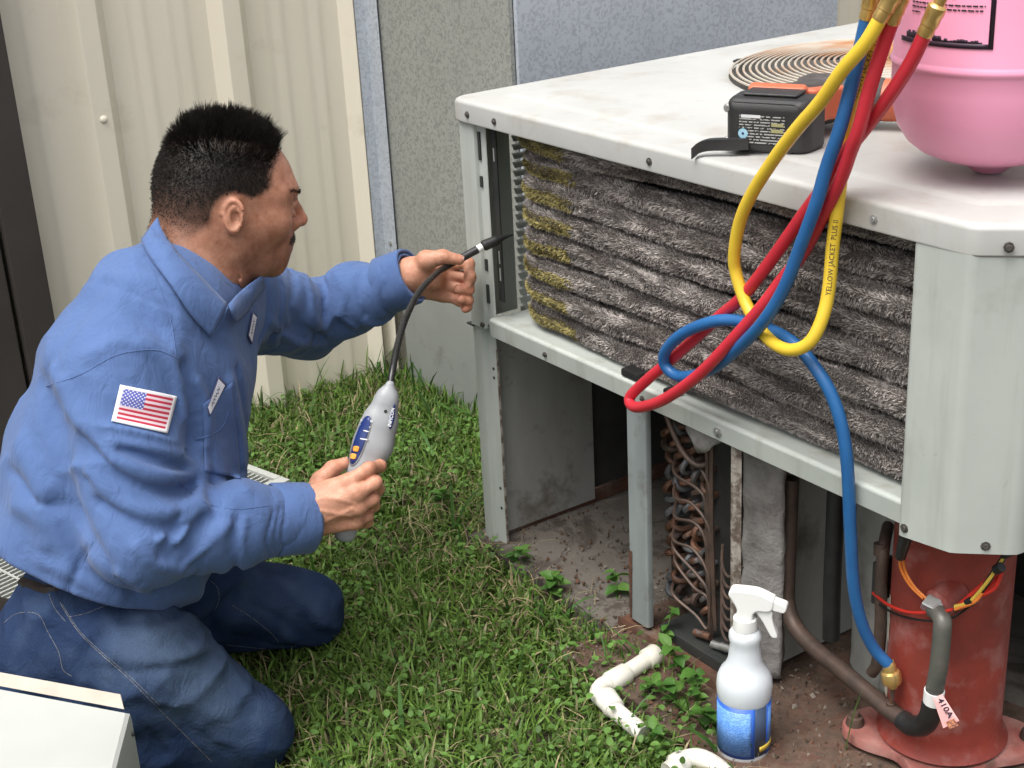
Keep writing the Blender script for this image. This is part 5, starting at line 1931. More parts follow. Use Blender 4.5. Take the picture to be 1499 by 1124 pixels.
def collar_leaf(inner, outer, name='collar'):
    a_ = smooth_path([(x, y, 0) for x, y in inner], 7)[:, :2]
    b_ = smooth_path([(x, y, 0) for x, y in outer], 7)[:, :2]
    n = 30
    ra = np.stack([np.interp(np.linspace(0, 1, n), np.linspace(0, 1, len(a_)), a_[:, k]) for k in (0, 1)], 1)
    rb = np.stack([np.interp(np.linspace(0, 1, n), np.linspace(0, 1, len(b_)), b_[:, k]) for k in (0, 1)], 1)
    m = 9
    rows = []
    for j in range(m):
        t = j / (m - 1)
        p = ra * (1 - t) + rb * t
        V, ok = march(both_f, p[:, 0], p[:, 1], 0.011 - 0.005 * t + 0.006 * math.sin(math.pi * t))
        rows.append(V)
    V = np.stack(rows, 1).reshape(-1, 3)
    F = [(i * m + j, i * m + j + 1, (i + 1) * m + j + 1, (i + 1) * m + j) for i in range(n - 1) for j in range(m - 1)]
    o = mesh_obj(name, V, F, 'shirt', person, True)
    solidify(o, 0.0028, 0)
    return o


collar_leaf([(231, 318), (239, 340), (262, 372), (297, 408), (333, 446)], [(206, 352), (222, 380), (250, 417), (279, 460), (309, 493)])
strip_on('collar_edge', both_f, [(309, 493), (318, 480), (328, 464), (334, 448)], 0.004, 0.006, 'shirt', person)

collar_leaf([(334, 446), (346, 432), (362, 418), (384, 402)], [(345, 472), (360, 458), (372, 440), (388, 420)])

# stand of the collar round the neck (hidden side too)
axn = nz_(HEADC - NECK0)
V, F = [], []
n = 44
la = nz_(LATS - axn * (LATS @ axn))
fo_ = np.cross(la, axn)
for s, k_ in ((-0.050, 1.02), (-0.035, 0.98), (-0.022, 0.96), (-0.020, 0.94), (-0.05, 0.94)):
    for i in range(n):
        t = 2 * math.pi * i / n
        front = max(0, math.cos(t))
        V.append(NECK0 + axn * (s - 0.028 * front) + (fo_ * math.cos(t) * 0.073 + la * math.sin(t) * 0.070) * k_)
for i in range(4):
    for k_ in range(n):
        F.append((i * n + k_, i * n + (k_ + 1) % n, (i + 1) * n + (k_ + 1) % n, (i + 1) * n + k_))
mesh_obj('collar_stand', V, F, 'shirt', person, True)

# ---- jeans details
M['thread'] = simple('thread', (0.20, 0.21, 0.23), (0.07, 0.065, 0.06), 0.8, scale=300, lo=0.4, hi=0.6)
M['leather'] = simple('leather', (0.022, 0.015, 0.012), (0.012, 0.009, 0.008), 0.5, scale=30, bmp=0.2)
strip_on('seam_thread', jeans_f, [(88, 882), (97, 898), (115, 925), (145, 955), (185, 990), (230, 1035), (275, 1080), (310, 1115)], 0.0010, 0.0, 'thread', person)
strip_on('seam_thread', jeans_f, [(72, 870), (80, 890), (96, 910)], 0.0009, 0.0, 'thread', person)
strip_on('seam_thread', jeans_f, [(100, 903), (125, 898), (155, 886), (178, 876)], 0.0009, 0.0, 'thread', person)
strip_on('seam_thread', jeans_f, [(5, 912), (25, 898), (55, 899), (70, 925), (86, 955), (92, 980), (105, 990)], 0.0009, 0.0, 'thread', person)
strip_on('seam_thread', jeans_f, [(91, 884), (100, 899), (118, 925), (148, 954), (188, 988), (233, 1032)], 0.0008, 0.0, 'thread', person)
strip_on('seam_thread', jeans_f, [(340, 886), (370, 905), (398, 928), (408, 940)], 0.0009, 0.0, 'thread', person)
strip_on('seam_thread', jeans_f, [(332, 944), (370, 948), (405, 952)], 0.0008, 0.0, 'thread', person)
strip_on('fly_seam', jeans_f, [(306, 848), (318, 860), (320, 880), (308, 905)], 0.0010, 0.0, 'thread', person)
# belt showing below the hem at the back
strip_on('belt', jeans_f, [(20, 846), (32, 852), (48, 858), (64, 862), (80, 862), (98, 856)], 0.018, -0.006, 'leather', person)

# boots behind (mostly out of view)
for sh in (SHIN_R, SHIN_L):
    d_ = nz_(sh[2] - sh[1])
    p0 = sh[2].copy()
    Vb, Fb = surface(lambda P: smin(chain(P, [p0 - d_ * 0.03, p0 + d_ * 0.04], [0.05, 0.052]), chain(P, [p0 + d_ * 0.05 + np.array([0, 0, 0.03]), p0 + d_ * 0.07 + np.array([0, 0, -0.01])], [0.045, 0.040]), 0.03), p0 - 0.16, p0 + 0.18, 0.009)
    fast_mesh('boot', Vb, Fb, M['leather'], person, True)

# ---- hair
def hair_strands(pos, dirs, L, r, bend, name, mat, col=None):
    n = len(pos)
    a_ = np.cross(dirs, RNG.normal(size=(n, 3)))
    a_ /= np.linalg.norm(a_, axis=1)[:, None] + 1e-9
    b_ = np.cross(dirs, a_)
    mid = pos + dirs * (L * 0.55)[:, None] + bend * (L * 0.15)[:, None]
    tip = pos + dirs * L[:, None] + bend * (L * 0.5)[:, None]
    tri = [a_, -0.5 * a_ + 0.87 * b_, -0.5 * a_ - 0.87 * b_]
    V = [pos + t * r for t in tri] + [mid + t * r * 0.75 for t in tri] + [tip + t * r * 0.12 for t in tri]
    V = np.stack(V, 1).reshape(-1, 3)
    k9 = np.arange(n)[:, None] * 9
    q = []
    for lv in (0, 3):
        for j in range(3):
            q.append(k9 + np.array([[lv + j, lv + (j + 1) % 3, lv + 3 + (j + 1) % 3, lv + 3 + j]]))
    c = None if col is None else np.repeat(col, 9, axis=0)
    return fast_mesh(name, V, np.concatenate(q), mat, person, True, c)


def hair_mat():
    m, nt, b = new_mat('hair')
    b.inputs['Base Color'].default_value = (0.012, 0.0095, 0.008, 1)
    b.inputs['Roughness'].default_value = 0.55
    b.inputs['Specular IOR Level'].default_value = 0.2
    return m


M['hair'] = hair_mat()
hq = to_head(HV)
ha = hair_amount(hq)
hn = grad(skin_head, HV)
ear_zone = (np.abs(hq[:, 1]) > 0.078) & (np.abs(hq[:, 0] + 0.008) < 0.035) & (np.abs(hq[:, 2] + 0.014) < 0.04)
cand = np.where((ha > 0.15) & ~ear_zone & (hq[:, 2] > -0.085))[0]
wt = ha[cand] ** 1.2
pick = RNG.choice(cand, 23000, p=wt / wt.sum())
jit = RNG.normal(0, 0.0012, (len(pick), 3))
pos, nn2, q2 = HV[pick] + jit, hn[pick], hq[pick]
topw = np.clip((q2[:, 2] - 0.060) / 0.035, 0, 1)          # long on top
L = 0.0022 + 0.0034 * np.clip((q2[:, 2] + 0.02) / 0.08, 0, 1) + 0.014 * topw
L *= RNG.uniform(0.7, 1.2, len(pick)) * np.interp(ha[pick], [0.2, 0.95], [0.35, 1.0])
upw = HROT @ np.array([0.10, 0, 1.0])
down = HROT @ np.array([-0.25, 0, -0.8])
dirs = nn2 * (0.55 + 0.55 * topw[:, None]) + upw * (0.75 * topw)[:, None] + down * (0.75 * (1 - topw))[:, None]
# clump the top into spikes
cell = np.floor((q2[:, :2] + 0.2) / 0.0085).astype(int)
cj = np.random.default_rng(9).normal(0, 0.30, (200, 200, 3))
dirs += cj[cell[:, 0] % 200, cell[:, 1] % 200] * (0.9 * topw)[:, None] + RNG.normal(0, 0.12, dirs.shape)
dirs /= np.linalg.norm(dirs, axis=1)[:, None]
thin = np.exp(-((q2[:, 2] - 0.088) / 0.012) ** 2 - ((q2[:, 0] + 0.005) / 0.045) ** 2) * (np.abs(q2[:, 1]) > 0.015)  # strands thinned out where the highlight is painted on the scalp
keep = RNG.random(len(pick)) > 0.62 * thin
hair_strands(pos[keep], dirs[keep], L[keep], 0.0004, nn2[keep] * 0 + upw * 0.2, 'hair', M['hair'])
# spiky crest along the parting that makes the outline
crest = np.where((hq[:, 2] > 0.092))[0]
pick = RNG.choice(crest, 3600)
q2 = hq[pick]
dirs = hn[pick] * 0.5 + upw * 0.9 + (HROT @ np.array([0.35, 0, 0]))[None] * np.clip(q2[:, :1] / 0.06, -0.6, 1) + 1.3 * cj[np.floor((q2[:, 0] + 0.2) / 0.007).astype(int) % 200, np.floor((q2[:, 1] + 0.2) / 0.007).astype(int) % 200] * 0.8
dirs /= np.linalg.norm(dirs, axis=1)[:, None]
clen = np.random.default_rng(19).uniform(0.008, 0.031, (200, 200))[np.floor((q2[:, 0] + 0.2) / 0.007).astype(int) % 200, np.floor((q2[:, 1] + 0.2) / 0.007).astype(int) % 200]
hair_strands(HV[pick], dirs, clen * RNG.uniform(0.75, 1.1, len(pick)), 0.0006, hn[pick] * 0, 'hair', M['hair'])
# eyebrows, moustache
for side_ in (1, -1):
    t = RNG.random(170)
    bp = np.stack([0.0975 - 0.028 * t ** 2, side_ * (0.014 + 0.036 * t), 0.0245 + 0.004 * np.sin(t * 2.6) + RNG.normal(0, 0.0014, 170)], 1)
    bd = np.stack([0.35 - 0.3 * t, side_ * (0.8 + 0 * t), 0.15 - 0.3 * t], 1)
    bw = from_head(bp)
    d0_ = skin_head(bw)
    g_ = grad(skin_head, bw)
    bw = bw - g_ * d0_[:, None]
    dd = bd @ HROT.T + g_ * 0.15 + RNG.normal(0, 0.12, bd.shape)
    dd /= np.linalg.norm(dd, axis=1)[:, None]
    hair_strands(bw, dd, RNG.uniform(0.004, 0.006, 170), 0.00028, g_ * 0, 'eyebrow', M['hair'])
t = RNG.uniform(-1, 1, 520)
mp_ = np.stack([0.106 - 0.014 * t ** 2, 0.029 * t, -0.042 - 0.008 * np.abs(t) + RNG.normal(0, 0.0028, 520)], 1)
mw = from_head(mp_)
for _ in range(3):
    g_ = grad(skin_head, mw)
    mw = mw - g_ * skin_head(mw)[:, None]
dd = np.stack([0.35 + 0 * t, 0.55 * t, -0.9 + 0 * t], 1) @ HROT.T + g_ * 0.30 + RNG.normal(0, 0.15, (520, 3))
dd /= np.linalg.norm(dd, axis=1)[:, None]
M['moustache'] = simple('moustache', (0.045, 0.034, 0.027), (0.13, 0.105, 0.09), 0.6, scale=500, lo=0.4, hi=0.6)
hair_strands(mw, dd, RNG.uniform(0.003, 0.0065, 520), 0.00036, g_ * 0, 'moustache', M['moustache'])
# sideburn and nape shading comes from the skin; nails
def nail(tip, prev, n_hint, name='fingernail'):
    ax = nz_(tip - prev)
    nh = nz_(n_hint - ax * (n_hint @ ax))
    sd_ = np.cross(ax, nh)
    V, F = [], []
    for i in range(6):
        for j in range(5):
            s, t = i / 5, (j / 4 - 0.5) * 2
            V.append(tip + ax * (-0.004 + 0.0115 * s) + sd_ * 0.0052 * t * (1 - 0.15 * s) + nh * (0.0078 - 0.0022 * t * t - 0.0012 * s))
    for i in range(5):
        for j in range(4):
            F.append((i * 5 + j, i * 5 + j + 1, (i + 1) * 5 + j + 1, (i + 1) * 5 + j))
    return solidify(mesh_obj(name, V, F, 'nail', person, True), 0.0008)


M['nail'] = simple('nail', (0.66, 0.42, 0.36), (0.60, 0.37, 0.31), 0.35, scale=60)
nail(LH['thumb'][3], LH['thumb'][2], np.array([0.1, -0.55, 0.85]))
nail(RH['thumb'][3], RH['thumb'][2], np.array([-0.6, 0.2, 0.8]))

# ================================================================== THINGS
# ---- leak detector in the right hand
det = empty('leak_detector', Matrix.Translation(Vector(DB)))


def par(o, root):
    """keep world coordinates while parenting to a translated empty"""
    o.parent = root
    o.matrix_parent_inverse = root.matrix_world.inverted()
    return o


tag(det, 'grey handheld leak detector with blue keypad and flexible black probe', 'leak detector')
bpy.context.view_layer.update()
dax = nz_(DT - DB)
dlat = nz_(np.cross(dax, nz_(CAM - DT)))                  # across the picture
dfr = np.cross(dlat, dax)
dfr = dfr if dfr @ (CAM - DT) > 0 else -dfr
DP = [DT, at(566, 585, 1.952), at(556, 618, 1.944), at(546, 650, 1.934), at(533, 685, 1.920), at(523, 715, 1.908), at(512, 750, 1.897), DB]


def det_f(P):
    d = loft(P, DP, [0.006, 0.0155, 0.0240, 0.0275, 0.0225, 0.0175, 0.0165, 0.0160], [0.006, 0.015, 0.021, 0.023, 0.020, 0.016, 0.0155, 0.0150], dlat, 2.5)
    return d


allp = np.array(DP)
Vd, Fd = surface(det_f, allp.min(0) - 0.05, allp.max(0) + 0.05, 0.0026)
M['grey_plastic'] = simple('grey_plastic', (0.33, 0.34, 0.35), (0.30, 0.31, 0.32), 0.42, scale=20, bmp=0.04, bscale=900)
M['navy_panel'] = simple('navy_panel', (0.015, 0.035, 0.16), (0.012, 0.028, 0.13), 0.35, scale=20)
M['orange_key'] = simple('orange_key', (0.85, 0.36, 0.06), (0.80, 0.33, 0.05), 0.45, scale=20)
M['white_print'] = simple('white_print', (0.75, 0.76, 0.78), None, 0.5, scale=20)
par(fast_mesh('case', Vd, Fd, M['grey_plastic'], None, True), det)


def squircle(name, fn, quad, off, mat, root, n=12, k=0.42, thick=0.0012):
    q = np.array(quad, float)
    xs, ys = [], []
    for j in range(n):
        for i in range(n):
            a, b = 2 * i / (n - 1) - 1, 2 * j / (n - 1) - 1
            s, t = (a * math.sqrt(1 - k * b * b) + 1) / 2, (b * math.sqrt(1 - k * a * a) + 1) / 2
            p = (q[0] * (1 - s) + q[1] * s) * (1 - t) + (q[3] * (1 - s) + q[2] * s) * t
            xs.append(p[0])
            ys.append(p[1])
    V, ok = march(fn, xs, ys, off)
    F = [(j * n + i, (j + 1) * n + i, (j + 1) * n + i + 1, j * n + i + 1) for j in range(n - 1) for i in range(n - 1)]
    o = mesh_obj(name, V, F, mat, None, True)
    solidify(o, thick, 0)
    par(o, root)
    return o


squircle('keypad_rim', det_f, [(529, 604), (550, 607), (524, 684), (506, 680)], 0.0006, 'grey_plastic', det)
kp = squircle('keypad', det_f, [(531, 607), (548, 610), (522, 681), (508, 677)], 0.0014, 'navy_panel', det)


def letters(body, size, p0, ex, ey, nrm, mat, root, name='lettering', off=0.0008, bold=True):
    tv, tf = text_geo(body, size, bold)
    V = [p0 + ex * v[0] + ey * v[1] + nrm * off for v in tv]
    o = mesh_obj(name, V, tf, mat, None)
    par(o, root)
    return o


def on_det(x, y, off=0.0):
    p, ok = march(det_f, [x], [y], off)
    return p[0]


e1 = on_det(528, 615, 0.0026)
ex_ = nz_(on_det(546, 617, 0.0026) - e1)
ey_ = nz_(dax - ex_ * (dax @ ex_))
nn3 = np.cross(ex_, ey_)
letters('INFICON', 0.0052, e1 - ey_ * 0.0015, ex_, ey_, nn3, 'white_print', det)
letters('TEK-Mate', 0.0046, e1 - ey_ * 0.0095, ex_, ey_, nn3, 'white_print', det)
for (x, y, w_) in ((532, 630, 8), (527, 642, 12)):
    squircle('print_line', det_f, [(x, y - 1), (x + w_, y + 1), (x + w_, y + 3), (x, y + 1)], 0.0022, 'white_print', det, 4, 0.1, 0.0006)
for (x, y) in ((521, 657), (517, 668)):
    squircle('key', det_f, [(x - 3, y - 5), (x + 5.5, y - 3.5), (x + 3.5, y + 4.5), (x - 4.5, y + 3.5)], 0.0028, 'orange_key', det, 8, 0.3, 0.002)
lg = squircle('logo_plate', det_f, [(576, 590), (580, 592), (575, 628), (567, 628)], 0.0008, 'navy_panel', det, 10, 0.6)
letters('INFICON', 0.0068, on_det(572, 625, 0.003), nz_(on_det(577, 597, 0.003) - on_det(571, 625, 0.003)), nz_(-dlat if (-dlat)[0] < 0 else dlat) , nz_(CAM - DT), 'white_print', det, off=0.0015)
par(tube('screw_hole', [on_det(564.5, 602, 0.0006), on_det(564.5, 602, 0.0006) + dfr * 0.0004], 0.0024, 'rubber', None, 12), det)
PP = [(571, 566, 1.955), (575, 540, 1.975), (582, 505, 2.02), (594, 466, 2.085), (613, 428, 2.17), (638, 401, 2.255), (660, 387, 2.300), (682, 374, 2.312), (700, 364, 2.318)]
M['black_cable'] = simple('black_cable', (0.012, 0.012, 0.012), (0.018, 0.018, 0.018), 0.28, scale=50)
pth = smooth_path([at(*p) for p in PP], 8)
par(tube('probe_cable', pth, 0.0052, 'black_cable', None, 14), det)
par(tube('probe_sleeve', smooth_path([at(*p) for p in ((672, 380, 2.306), (686, 372, 2.313), (699, 365, 2.318))], 5), 0.0066, 'rubber', None, 14), det)
par(tube('probe_band', [at(698, 365.5, 2.318), at(706, 361, 2.321)], 0.0063, 'white_plastic', None, 14), det)
tp = smooth_path([at(*p) for p in ((706, 361, 2.321), (712, 358, 2.324), (726, 352, 2.330), (738, 347, 2.336), (751, 343, 2.342))], 5)
par(tube('probe_tip', tp, np.interp(np.linspace(0, 1, len(tp)), [0, 0.15, 0.5, 0.75, 1], [0.0068, 0.0095, 0.0085, 0.004, 0.0015]), 'rubber', None, 14), det)

# ---- spray bottle
BM = Matrix.Translation(Vector(wld(0.765, -0.075, 0.012))) @ Matrix.Diagonal((0.95, 0.95, 0.865, 1))
bot = empty('spray_bottle', BM)
tag(bot, 'white trigger spray bottle with blue label standing in the weeds', 'spray bottle')


def bottle_mat():
    m, nt, b = new_mat('bottle_plastic')
    b.inputs['Base Color'].default_value = (0.83, 0.88, 0.95, 1)
    b.inputs['Roughness'].default_value = 0.33
    b.inputs['Transmission Weight'].default_value = 0.25
    b.inputs['Subsurface Weight'].default_value = 0.7
    b.inputs['Subsurface Radius'].default_value = (0.03, 0.03, 0.03)
    b.inputs['Subsurface Scale'].default_value = 0.6
    return m


M['bottle_plastic'] = bottle_mat()
M['label_blue'] = simple('label_blue', (0.03, 0.13, 0.55), (0.025, 0.11, 0.48), 0.4, scale=20)
M['label_dark'] = simple('label_dark', (0.055, 0.085, 0.15), (0.04, 0.06, 0.11), 0.35, scale=20)
M['label_yellow'] = simple('label_yellow', (0.75, 0.55, 0.08), None, 0.5, scale=20)


def label_mat():
    m, nt, b = new_mat('label_text')
    tc = nt.nodes.new('ShaderNodeTexCoord')
    sp = nt.nodes.new('ShaderNodeSeparateXYZ')
    nt.links.new(tc.outputs['Object'], sp.inputs[0])
    row = math2(nt, 'FRACT', math2(nt, 'MULTIPLY', sp.outputs[2], 330.0))
    wn = noise(nt, 260, 1, 0.5, stretch=(1, 1, 1.25))
    ink = math2(nt, 'MULTIPLY', math2(nt, 'LESS_THAN', row, 0.5), math2(nt, 'GREATER_THAN', wn, 0.46))
    col = mixc(nt, ink, (0.16, 0.36, 0.80), (0.06, 0.17, 0.50))
    nt.links.new(col, b.inputs['Base Color'])
    b.inputs['Roughness'].default_value = 0.4
    return m


M['label_text'] = label_mat()
prof = [(0, 0.001), (0.034, 0.0), (0.0385, 0.004), (0.0395, 0.012), (0.0390, 0.02), (0.0390, 0.112), (0.0402, 0.118), (0.0410, 0.132), (0.0400, 0.146), (0.0355, 0.158), (0.0285, 0.168),
        (0.0245, 0.180), (0.0222, 0.200), (0.0215, 0.212), (0.0235, 0.219), (0.0235, 0.227), (0.0205, 0.233), (0.0165, 0.236), (0.0, 0.236)]
lathe('bottle', prof, 'bottle_plastic', bot, 48)
vc = np.array(BM.translation) - CAM
th0 = math.atan2(-vc[1], -vc[0])                         # towards the camera


def cyl_patch(name, r, t0, t1, z0, z1, mat, parent, cx=0, cy=0, n=18, m=2):
    V, F = [], []
    for i in range(n):
        t = t0 + (t1 - t0) * i / (n - 1)
        for j in range(m):
            V.append((cx + r * math.cos(t), cy + r * math.sin(t), z0 + (z1 - z0) * j / (m - 1)))
    for i in range(n - 1):
        for j in range(m - 1):
            F.append((i * m + j, (i + 1) * m + j, (i + 1) * m + j + 1, i * m + j + 1))
    o = mesh_obj(name, V, F, mat, parent, True)
    return solidify(o, 0.0004, 1)


lb = cyl_patch('label', 0.0393, th0 - 1.75, th0 + 0.42, 0.016, 0.111, 'label_blue', bot)
cyl_patch('label', 0.0393, th0 + 0.95, th0 + 3.2, 0.016, 0.111, 'label_blue', bot)
cyl_patch('label_text', 0.0398, th0 - 1.45, th0 + 0.27, 0.022, 0.104, 'label_text', lb)
cyl_patch('label_text', 0.0398, th0 + 1.05, th0 + 1.3, 0.022, 0.104, 'label_text', lb)
cyl_patch('label_foot', 0.0399, th0 + 0.62, th0 + 1.5, 0.026, 0.036, 'label_yellow', lb)
cyl_patch('liquid_stripe', 0.0392, th0 + 0.43, th0 + 0.94, 0.018, 0.110, 'label_dark', bot)
lathe('collar', [(0.0155, 0.236), (0.0175, 0.2365), (0.0178, 0.240), (0.0172, 0.256), (0.0150, 0.258), (0, 0.258)], 'white_plastic', bot, 32)
# trigger head: side outlines swept across its width
HD = math.atan2(_rt[1], _rt[0]) - 0.35


def side_shape(name, pts, half, mat, parent, bev=0.003):
    P2 = smooth_path([(a, b, 0) for a, b in pts], 4, True)[:, :2]
    bm = bmesh.new()
    fr = [bm.verts.new((p[0], -half, p[1])) for p in P2]
    f0 = bm.faces.new(fr)
    ex = bmesh.ops.extrude_face_region(bm, geom=[f0])
    bmesh.ops.translate(bm, verts=[v for v in ex['geom'] if isinstance(v, bmesh.types.BMVert)], vec=(0, 2 * half, 0))
    bmesh.ops.recalc_face_normals(bm, faces=bm.faces)
    es = [e for e in bm.edges if abs(e.verts[0].co.y - e.verts[1].co.y) < 1e-6 and len(e.link_faces) == 2 and e.calc_face_angle(0) > 1.0]
    bmesh.ops.bevel(bm, geom=es, offset=bev, segments=3, profile=0.5, affect='EDGES')
    bmesh.ops.rotate(bm, verts=bm.verts, cent=(0, 0, 0), matrix=Matrix.Rotation(HD, 3, 'Z'))
    return bm_obj(name, bm, mat, parent, True, 40)


k_ = 1 / 3.956 / 985
oz = lambda x, y: ((x - 310) * k_, 0.258 + (255 - y) * k_ * 1.04)
side_shape('spray_head', [oz(*p) for p in ((262, 262), (268, 200), (240, 140), (220, 105), (235, 72), (300, 64), (380, 66), (450, 92), (475, 110), (468, 165), (440, 186), (390, 190), (362, 215), (350, 262))], 0.0105, 'white_plastic', bot)
side_shape('nozzle', [oz(*p) for p in ((465, 112), (500, 118), (540, 132), (543, 160), (528, 182), (495, 178), (462, 168))], 0.0085, 'white_plastic', bot, 0.002)
side_shape('trigger', [oz(*p) for p in ((372, 196), (410, 260), (440, 320), (462, 358), (486, 362), (496, 348), (478, 290), (466, 235), (464, 186), (420, 180))], 0.0065, 'white_plastic', bot, 0.002)

# ---- refrigerant tank on the lid
TM = Matrix.Translation(Vector(wld(0.925, 0.165, 0.8385)))
tank = empty('refrigerant_tank', TM)
tag(tank, 'pink refrigerant tank standing on the corner of the unit', 'tank')
M['pink_paint'] = simple('pink_paint', (0.82, 0.335, 0.49), (0.78, 0.31, 0.46), 0.38, scale=5, bmp=0.06, bscale=9, scuff=(0.62, 0.27, 0.37))
M['label_ink'] = simple('label_ink', (0.03, 0.012, 0.03), None, 0.5)
TR = 0.1195
lathe('tank_body', [(0, 0.0005), (0.012, 0.001), (0.020, 0.004), (0.029, 0.0120), (0.045, 0.0170), (0.065, 0.0230), (0.084, 0.0315), (0.099, 0.0435), (0.110, 0.0605), (0.1165, 0.0825), (TR, 0.112), (TR, 0.134),
                     (TR + 0.0006, 0.1355), (TR + 0.0024, 0.138), (TR + 0.0024, 0.1415), (TR + 0.0004, 0.145), (TR - 0.0005, 0.147), (TR - 0.0005, 0.30), (0.114, 0.335), (0.095, 0.365), (0.06, 0.385), (0.03, 0.392), (0, 0.394)],
      'pink_paint', tank, 72, None, 60)
lathe('handle_ring', [(0.070, 0.378), (0.076, 0.378), (0.078, 0.43), (0.074, 0.445), (0.070, 0.43), (0.070, 0.378)], 'pink_paint', tank, 40)
lathe('valve', [(0, 0.43), (0.012, 0.43), (0.012, 0.415), (0.008, 0.412), (0.008, 0.39), (0, 0.39)], 'brass', tank, 16)
vt = np.array(TM.translation) - CAM
tt = math.atan2(-vt[1], -vt[0])


def tpatch(name, d0, d1, z0, z1, mat, off=0.0006):
    o = cyl_patch(name, TR - 0.0005 + off, tt + d0, tt + d1, z0, z1, mat, tank, n=max(3, int(abs(d1 - d0) * 22)))
    return o


# label frame and printed lines; the camera looks along -vt: angle grows to the right
tpatch('label_border', -0.085, -0.040, 0.168, 0.31, 'label_ink')
tpatch('label_border', -1.10, -0.086, 0.168, 0.1735, 'label_ink')
rgl = np.random.default_rng(3)
for z, d0, d1, h in ((0.222, -0.60, -0.40, 0.0032), (0.2135, -0.92, -0.13, 0.0016), (0.2085, -0.92, -0.15, 0.0016), (0.203, -0.92, -0.80, 0.0014), (0.236, -0.85, -0.15, 0.0016), (0.244, -0.85, -0.2, 0.0016)):
    a = d0
    while a < d1:
        b = min(d1, a + rgl.uniform(0.02, 0.06))
        tpatch('printed_line', a, b, z, z + h, 'label_ink')
        a = b + 0.012
# ragged bottom band
for i in range(26):
    a = -1.0 + i * 0.033
    if 9 < i < 11:
        continue
    tpatch('label_border', a, a + 0.034, 0.1738, 0.1738 + (0.0055 if i < 14 else 0.0015) + rgl.uniform(0, 0.003), 'label_ink', 0.0004)

# ---- hoses
def hose_mat(name, c1, c2):
    return simple(name, c1, c2, 0.38, scale=25, bmp=0.04, bscale=200, dirt=tuple(x * 0.6 for x in c1), dirt_amt=(0.62, 0.85), dirt_scale=20)


M['hose_yellow'] = hose_mat('hose_yellow', (0.78, 0.55, 0.045), (0.74, 0.50, 0.04))
M['hose_blue'] = hose_mat('hose_blue', (0.022, 0.125, 0.33), (0.018, 0.105, 0.29))
M['hose_red'] = hose_mat('hose_red', (0.56, 0.028, 0.045), (0.50, 0.025, 0.04))
HR = 0.0082


def hose(name, label, mat, pts, ends):
    P = smooth_path([atn(*p) for p in pts], 9)
    root = empty(name, Matrix.Translation(Vector(P[0])))
    bpy.context.view_layer.update()
    tag(root, label, 'hose')
    par(tube('tube', P, HR, mat, None, 18), root)
    for e in ends:
        if e == 0:
            p, d = P[0], nz_(P[0] - P[2])
        else:
            p, d = P[-1], nz_(P[-1] - P[-3])
        o = lathe('fitting', [(0.0, -0.014), (0.0086, -0.014), (0.0092, -0.012), (0.0088, -0.002), (0.0098, -0.001), (0.0098, 0.010), (0.0104, 0.011), (0.0104, 0.020), (0.0085, 0.022), (0.0065, 0.023), (0.0062, 0.034), (0, 0.034)],
                  'brass', None, 16, align(p, d))
        par(o, root)
    return root, P


red_pts = [(1361, 34, -0.020), (1333, 92, -0.024), (1300, 143, -0.028), (1263, 192, -0.028), (1230, 232, -0.030), (1204, 275, -0.030), (1178, 311, -0.030), (1128, 382, -0.028), (1085, 436, -0.030), (1050, 466, -0.026), (989, 521, -0.026), (946, 557, -0.030),
           (922, 582, -0.036), (932, 596, -0.044), (971, 585, -0.052), (1021, 550, -0.056), (1067, 503, -0.054), (1114, 450, -0.044), (1146, 408, -0.034), (1174, 372, -0.032), (1203, 318, -0.036), (1231, 261, -0.042), (1245, 222, -0.046), (1257, 190, -0.048), (1274, 127, -0.046), (1293, 67, -0.042), (1311, 16, -0.040)]
hose('refrigerant_hose', 'red refrigerant hose looped in front of the coil', 'hose_red', red_pts, (0, 1))
yel_pts = [(1297, 12, -0.055), (1267, 63, -0.064), (1233, 103, -0.068), (1200, 150, -0.066), (1167, 188, -0.062), (1133, 233, -0.056), (1101, 283, -0.050), (1083, 325, -0.045), (1075, 372, -0.040), (1078, 402, -0.036), (1093, 446, -0.036),
           (1117, 487, -0.044), (1140, 507, -0.054), (1163, 512, -0.060), (1186, 500, -0.056), (1203, 468, -0.046), (1213, 425, -0.036), (1219, 361, -0.030), (1225, 311, -0.028), (1231, 260, -0.026), (1238, 190, -0.024), (1250, 145, -0.024), (1270, 90, -0.022), (1289, 40, -0.020), (1299, 14, -0.020)]
ry, YP = hose('refrigerant_hose', 'yellow refrigerant hose hanging in a long bight', 'hose_yellow', yel_pts, (0, 1))
blu_pts = [(1273, 10, -0.040), (1262, 60, -0.042), (1248, 118, -0.046), (1229, 190, -0.054), (1210, 245, -0.056), (1195, 297, -0.058), (1170, 365, -0.058), (1146, 425, -0.060), (1114, 475, -0.062), (1071, 518, -0.046), (1035, 543, -0.036), (996, 551, -0.036), (974, 535, -0.040), (975, 513, -0.044),
           (1000, 488, -0.046), (1042, 471, -0.042), (1078, 469, -0.034), (1117, 478, -0.030), (1163, 503, -0.036), (1199, 546, -0.034), (1220, 585, -0.030), (1234, 632, -0.026), (1241, 690, -0.022), (1245, 780, -0.012), (1250, 860, 0.0), (1262, 913, 0.014), (1280, 950, 0.030), (1300, 972, 0.042)]
rb, BP = hose('refrigerant_hose', 'blue refrigerant hose running down to the compressor port', 'hose_blue', blu_pts, (0,))
pd = unit(atn(1306, 979, 0.044))
e0, e1_ = atn(1301, 972, 0.043), atn(1308, 1008, 0.047)
par(lathe('fitting', [(0, -0.004), (0.0075, -0.004), (0.0090, 0.0), (0.0090, 0.010), (0.0125, 0.012), (0.0135, 0.016), (0.0135, 0.026), (0.012, 0.029), (0.007, 0.031), (0.006, 0.036), (0, 0.036)], 'brass', None, 20, align(e0, e1_ - e0)), rb)


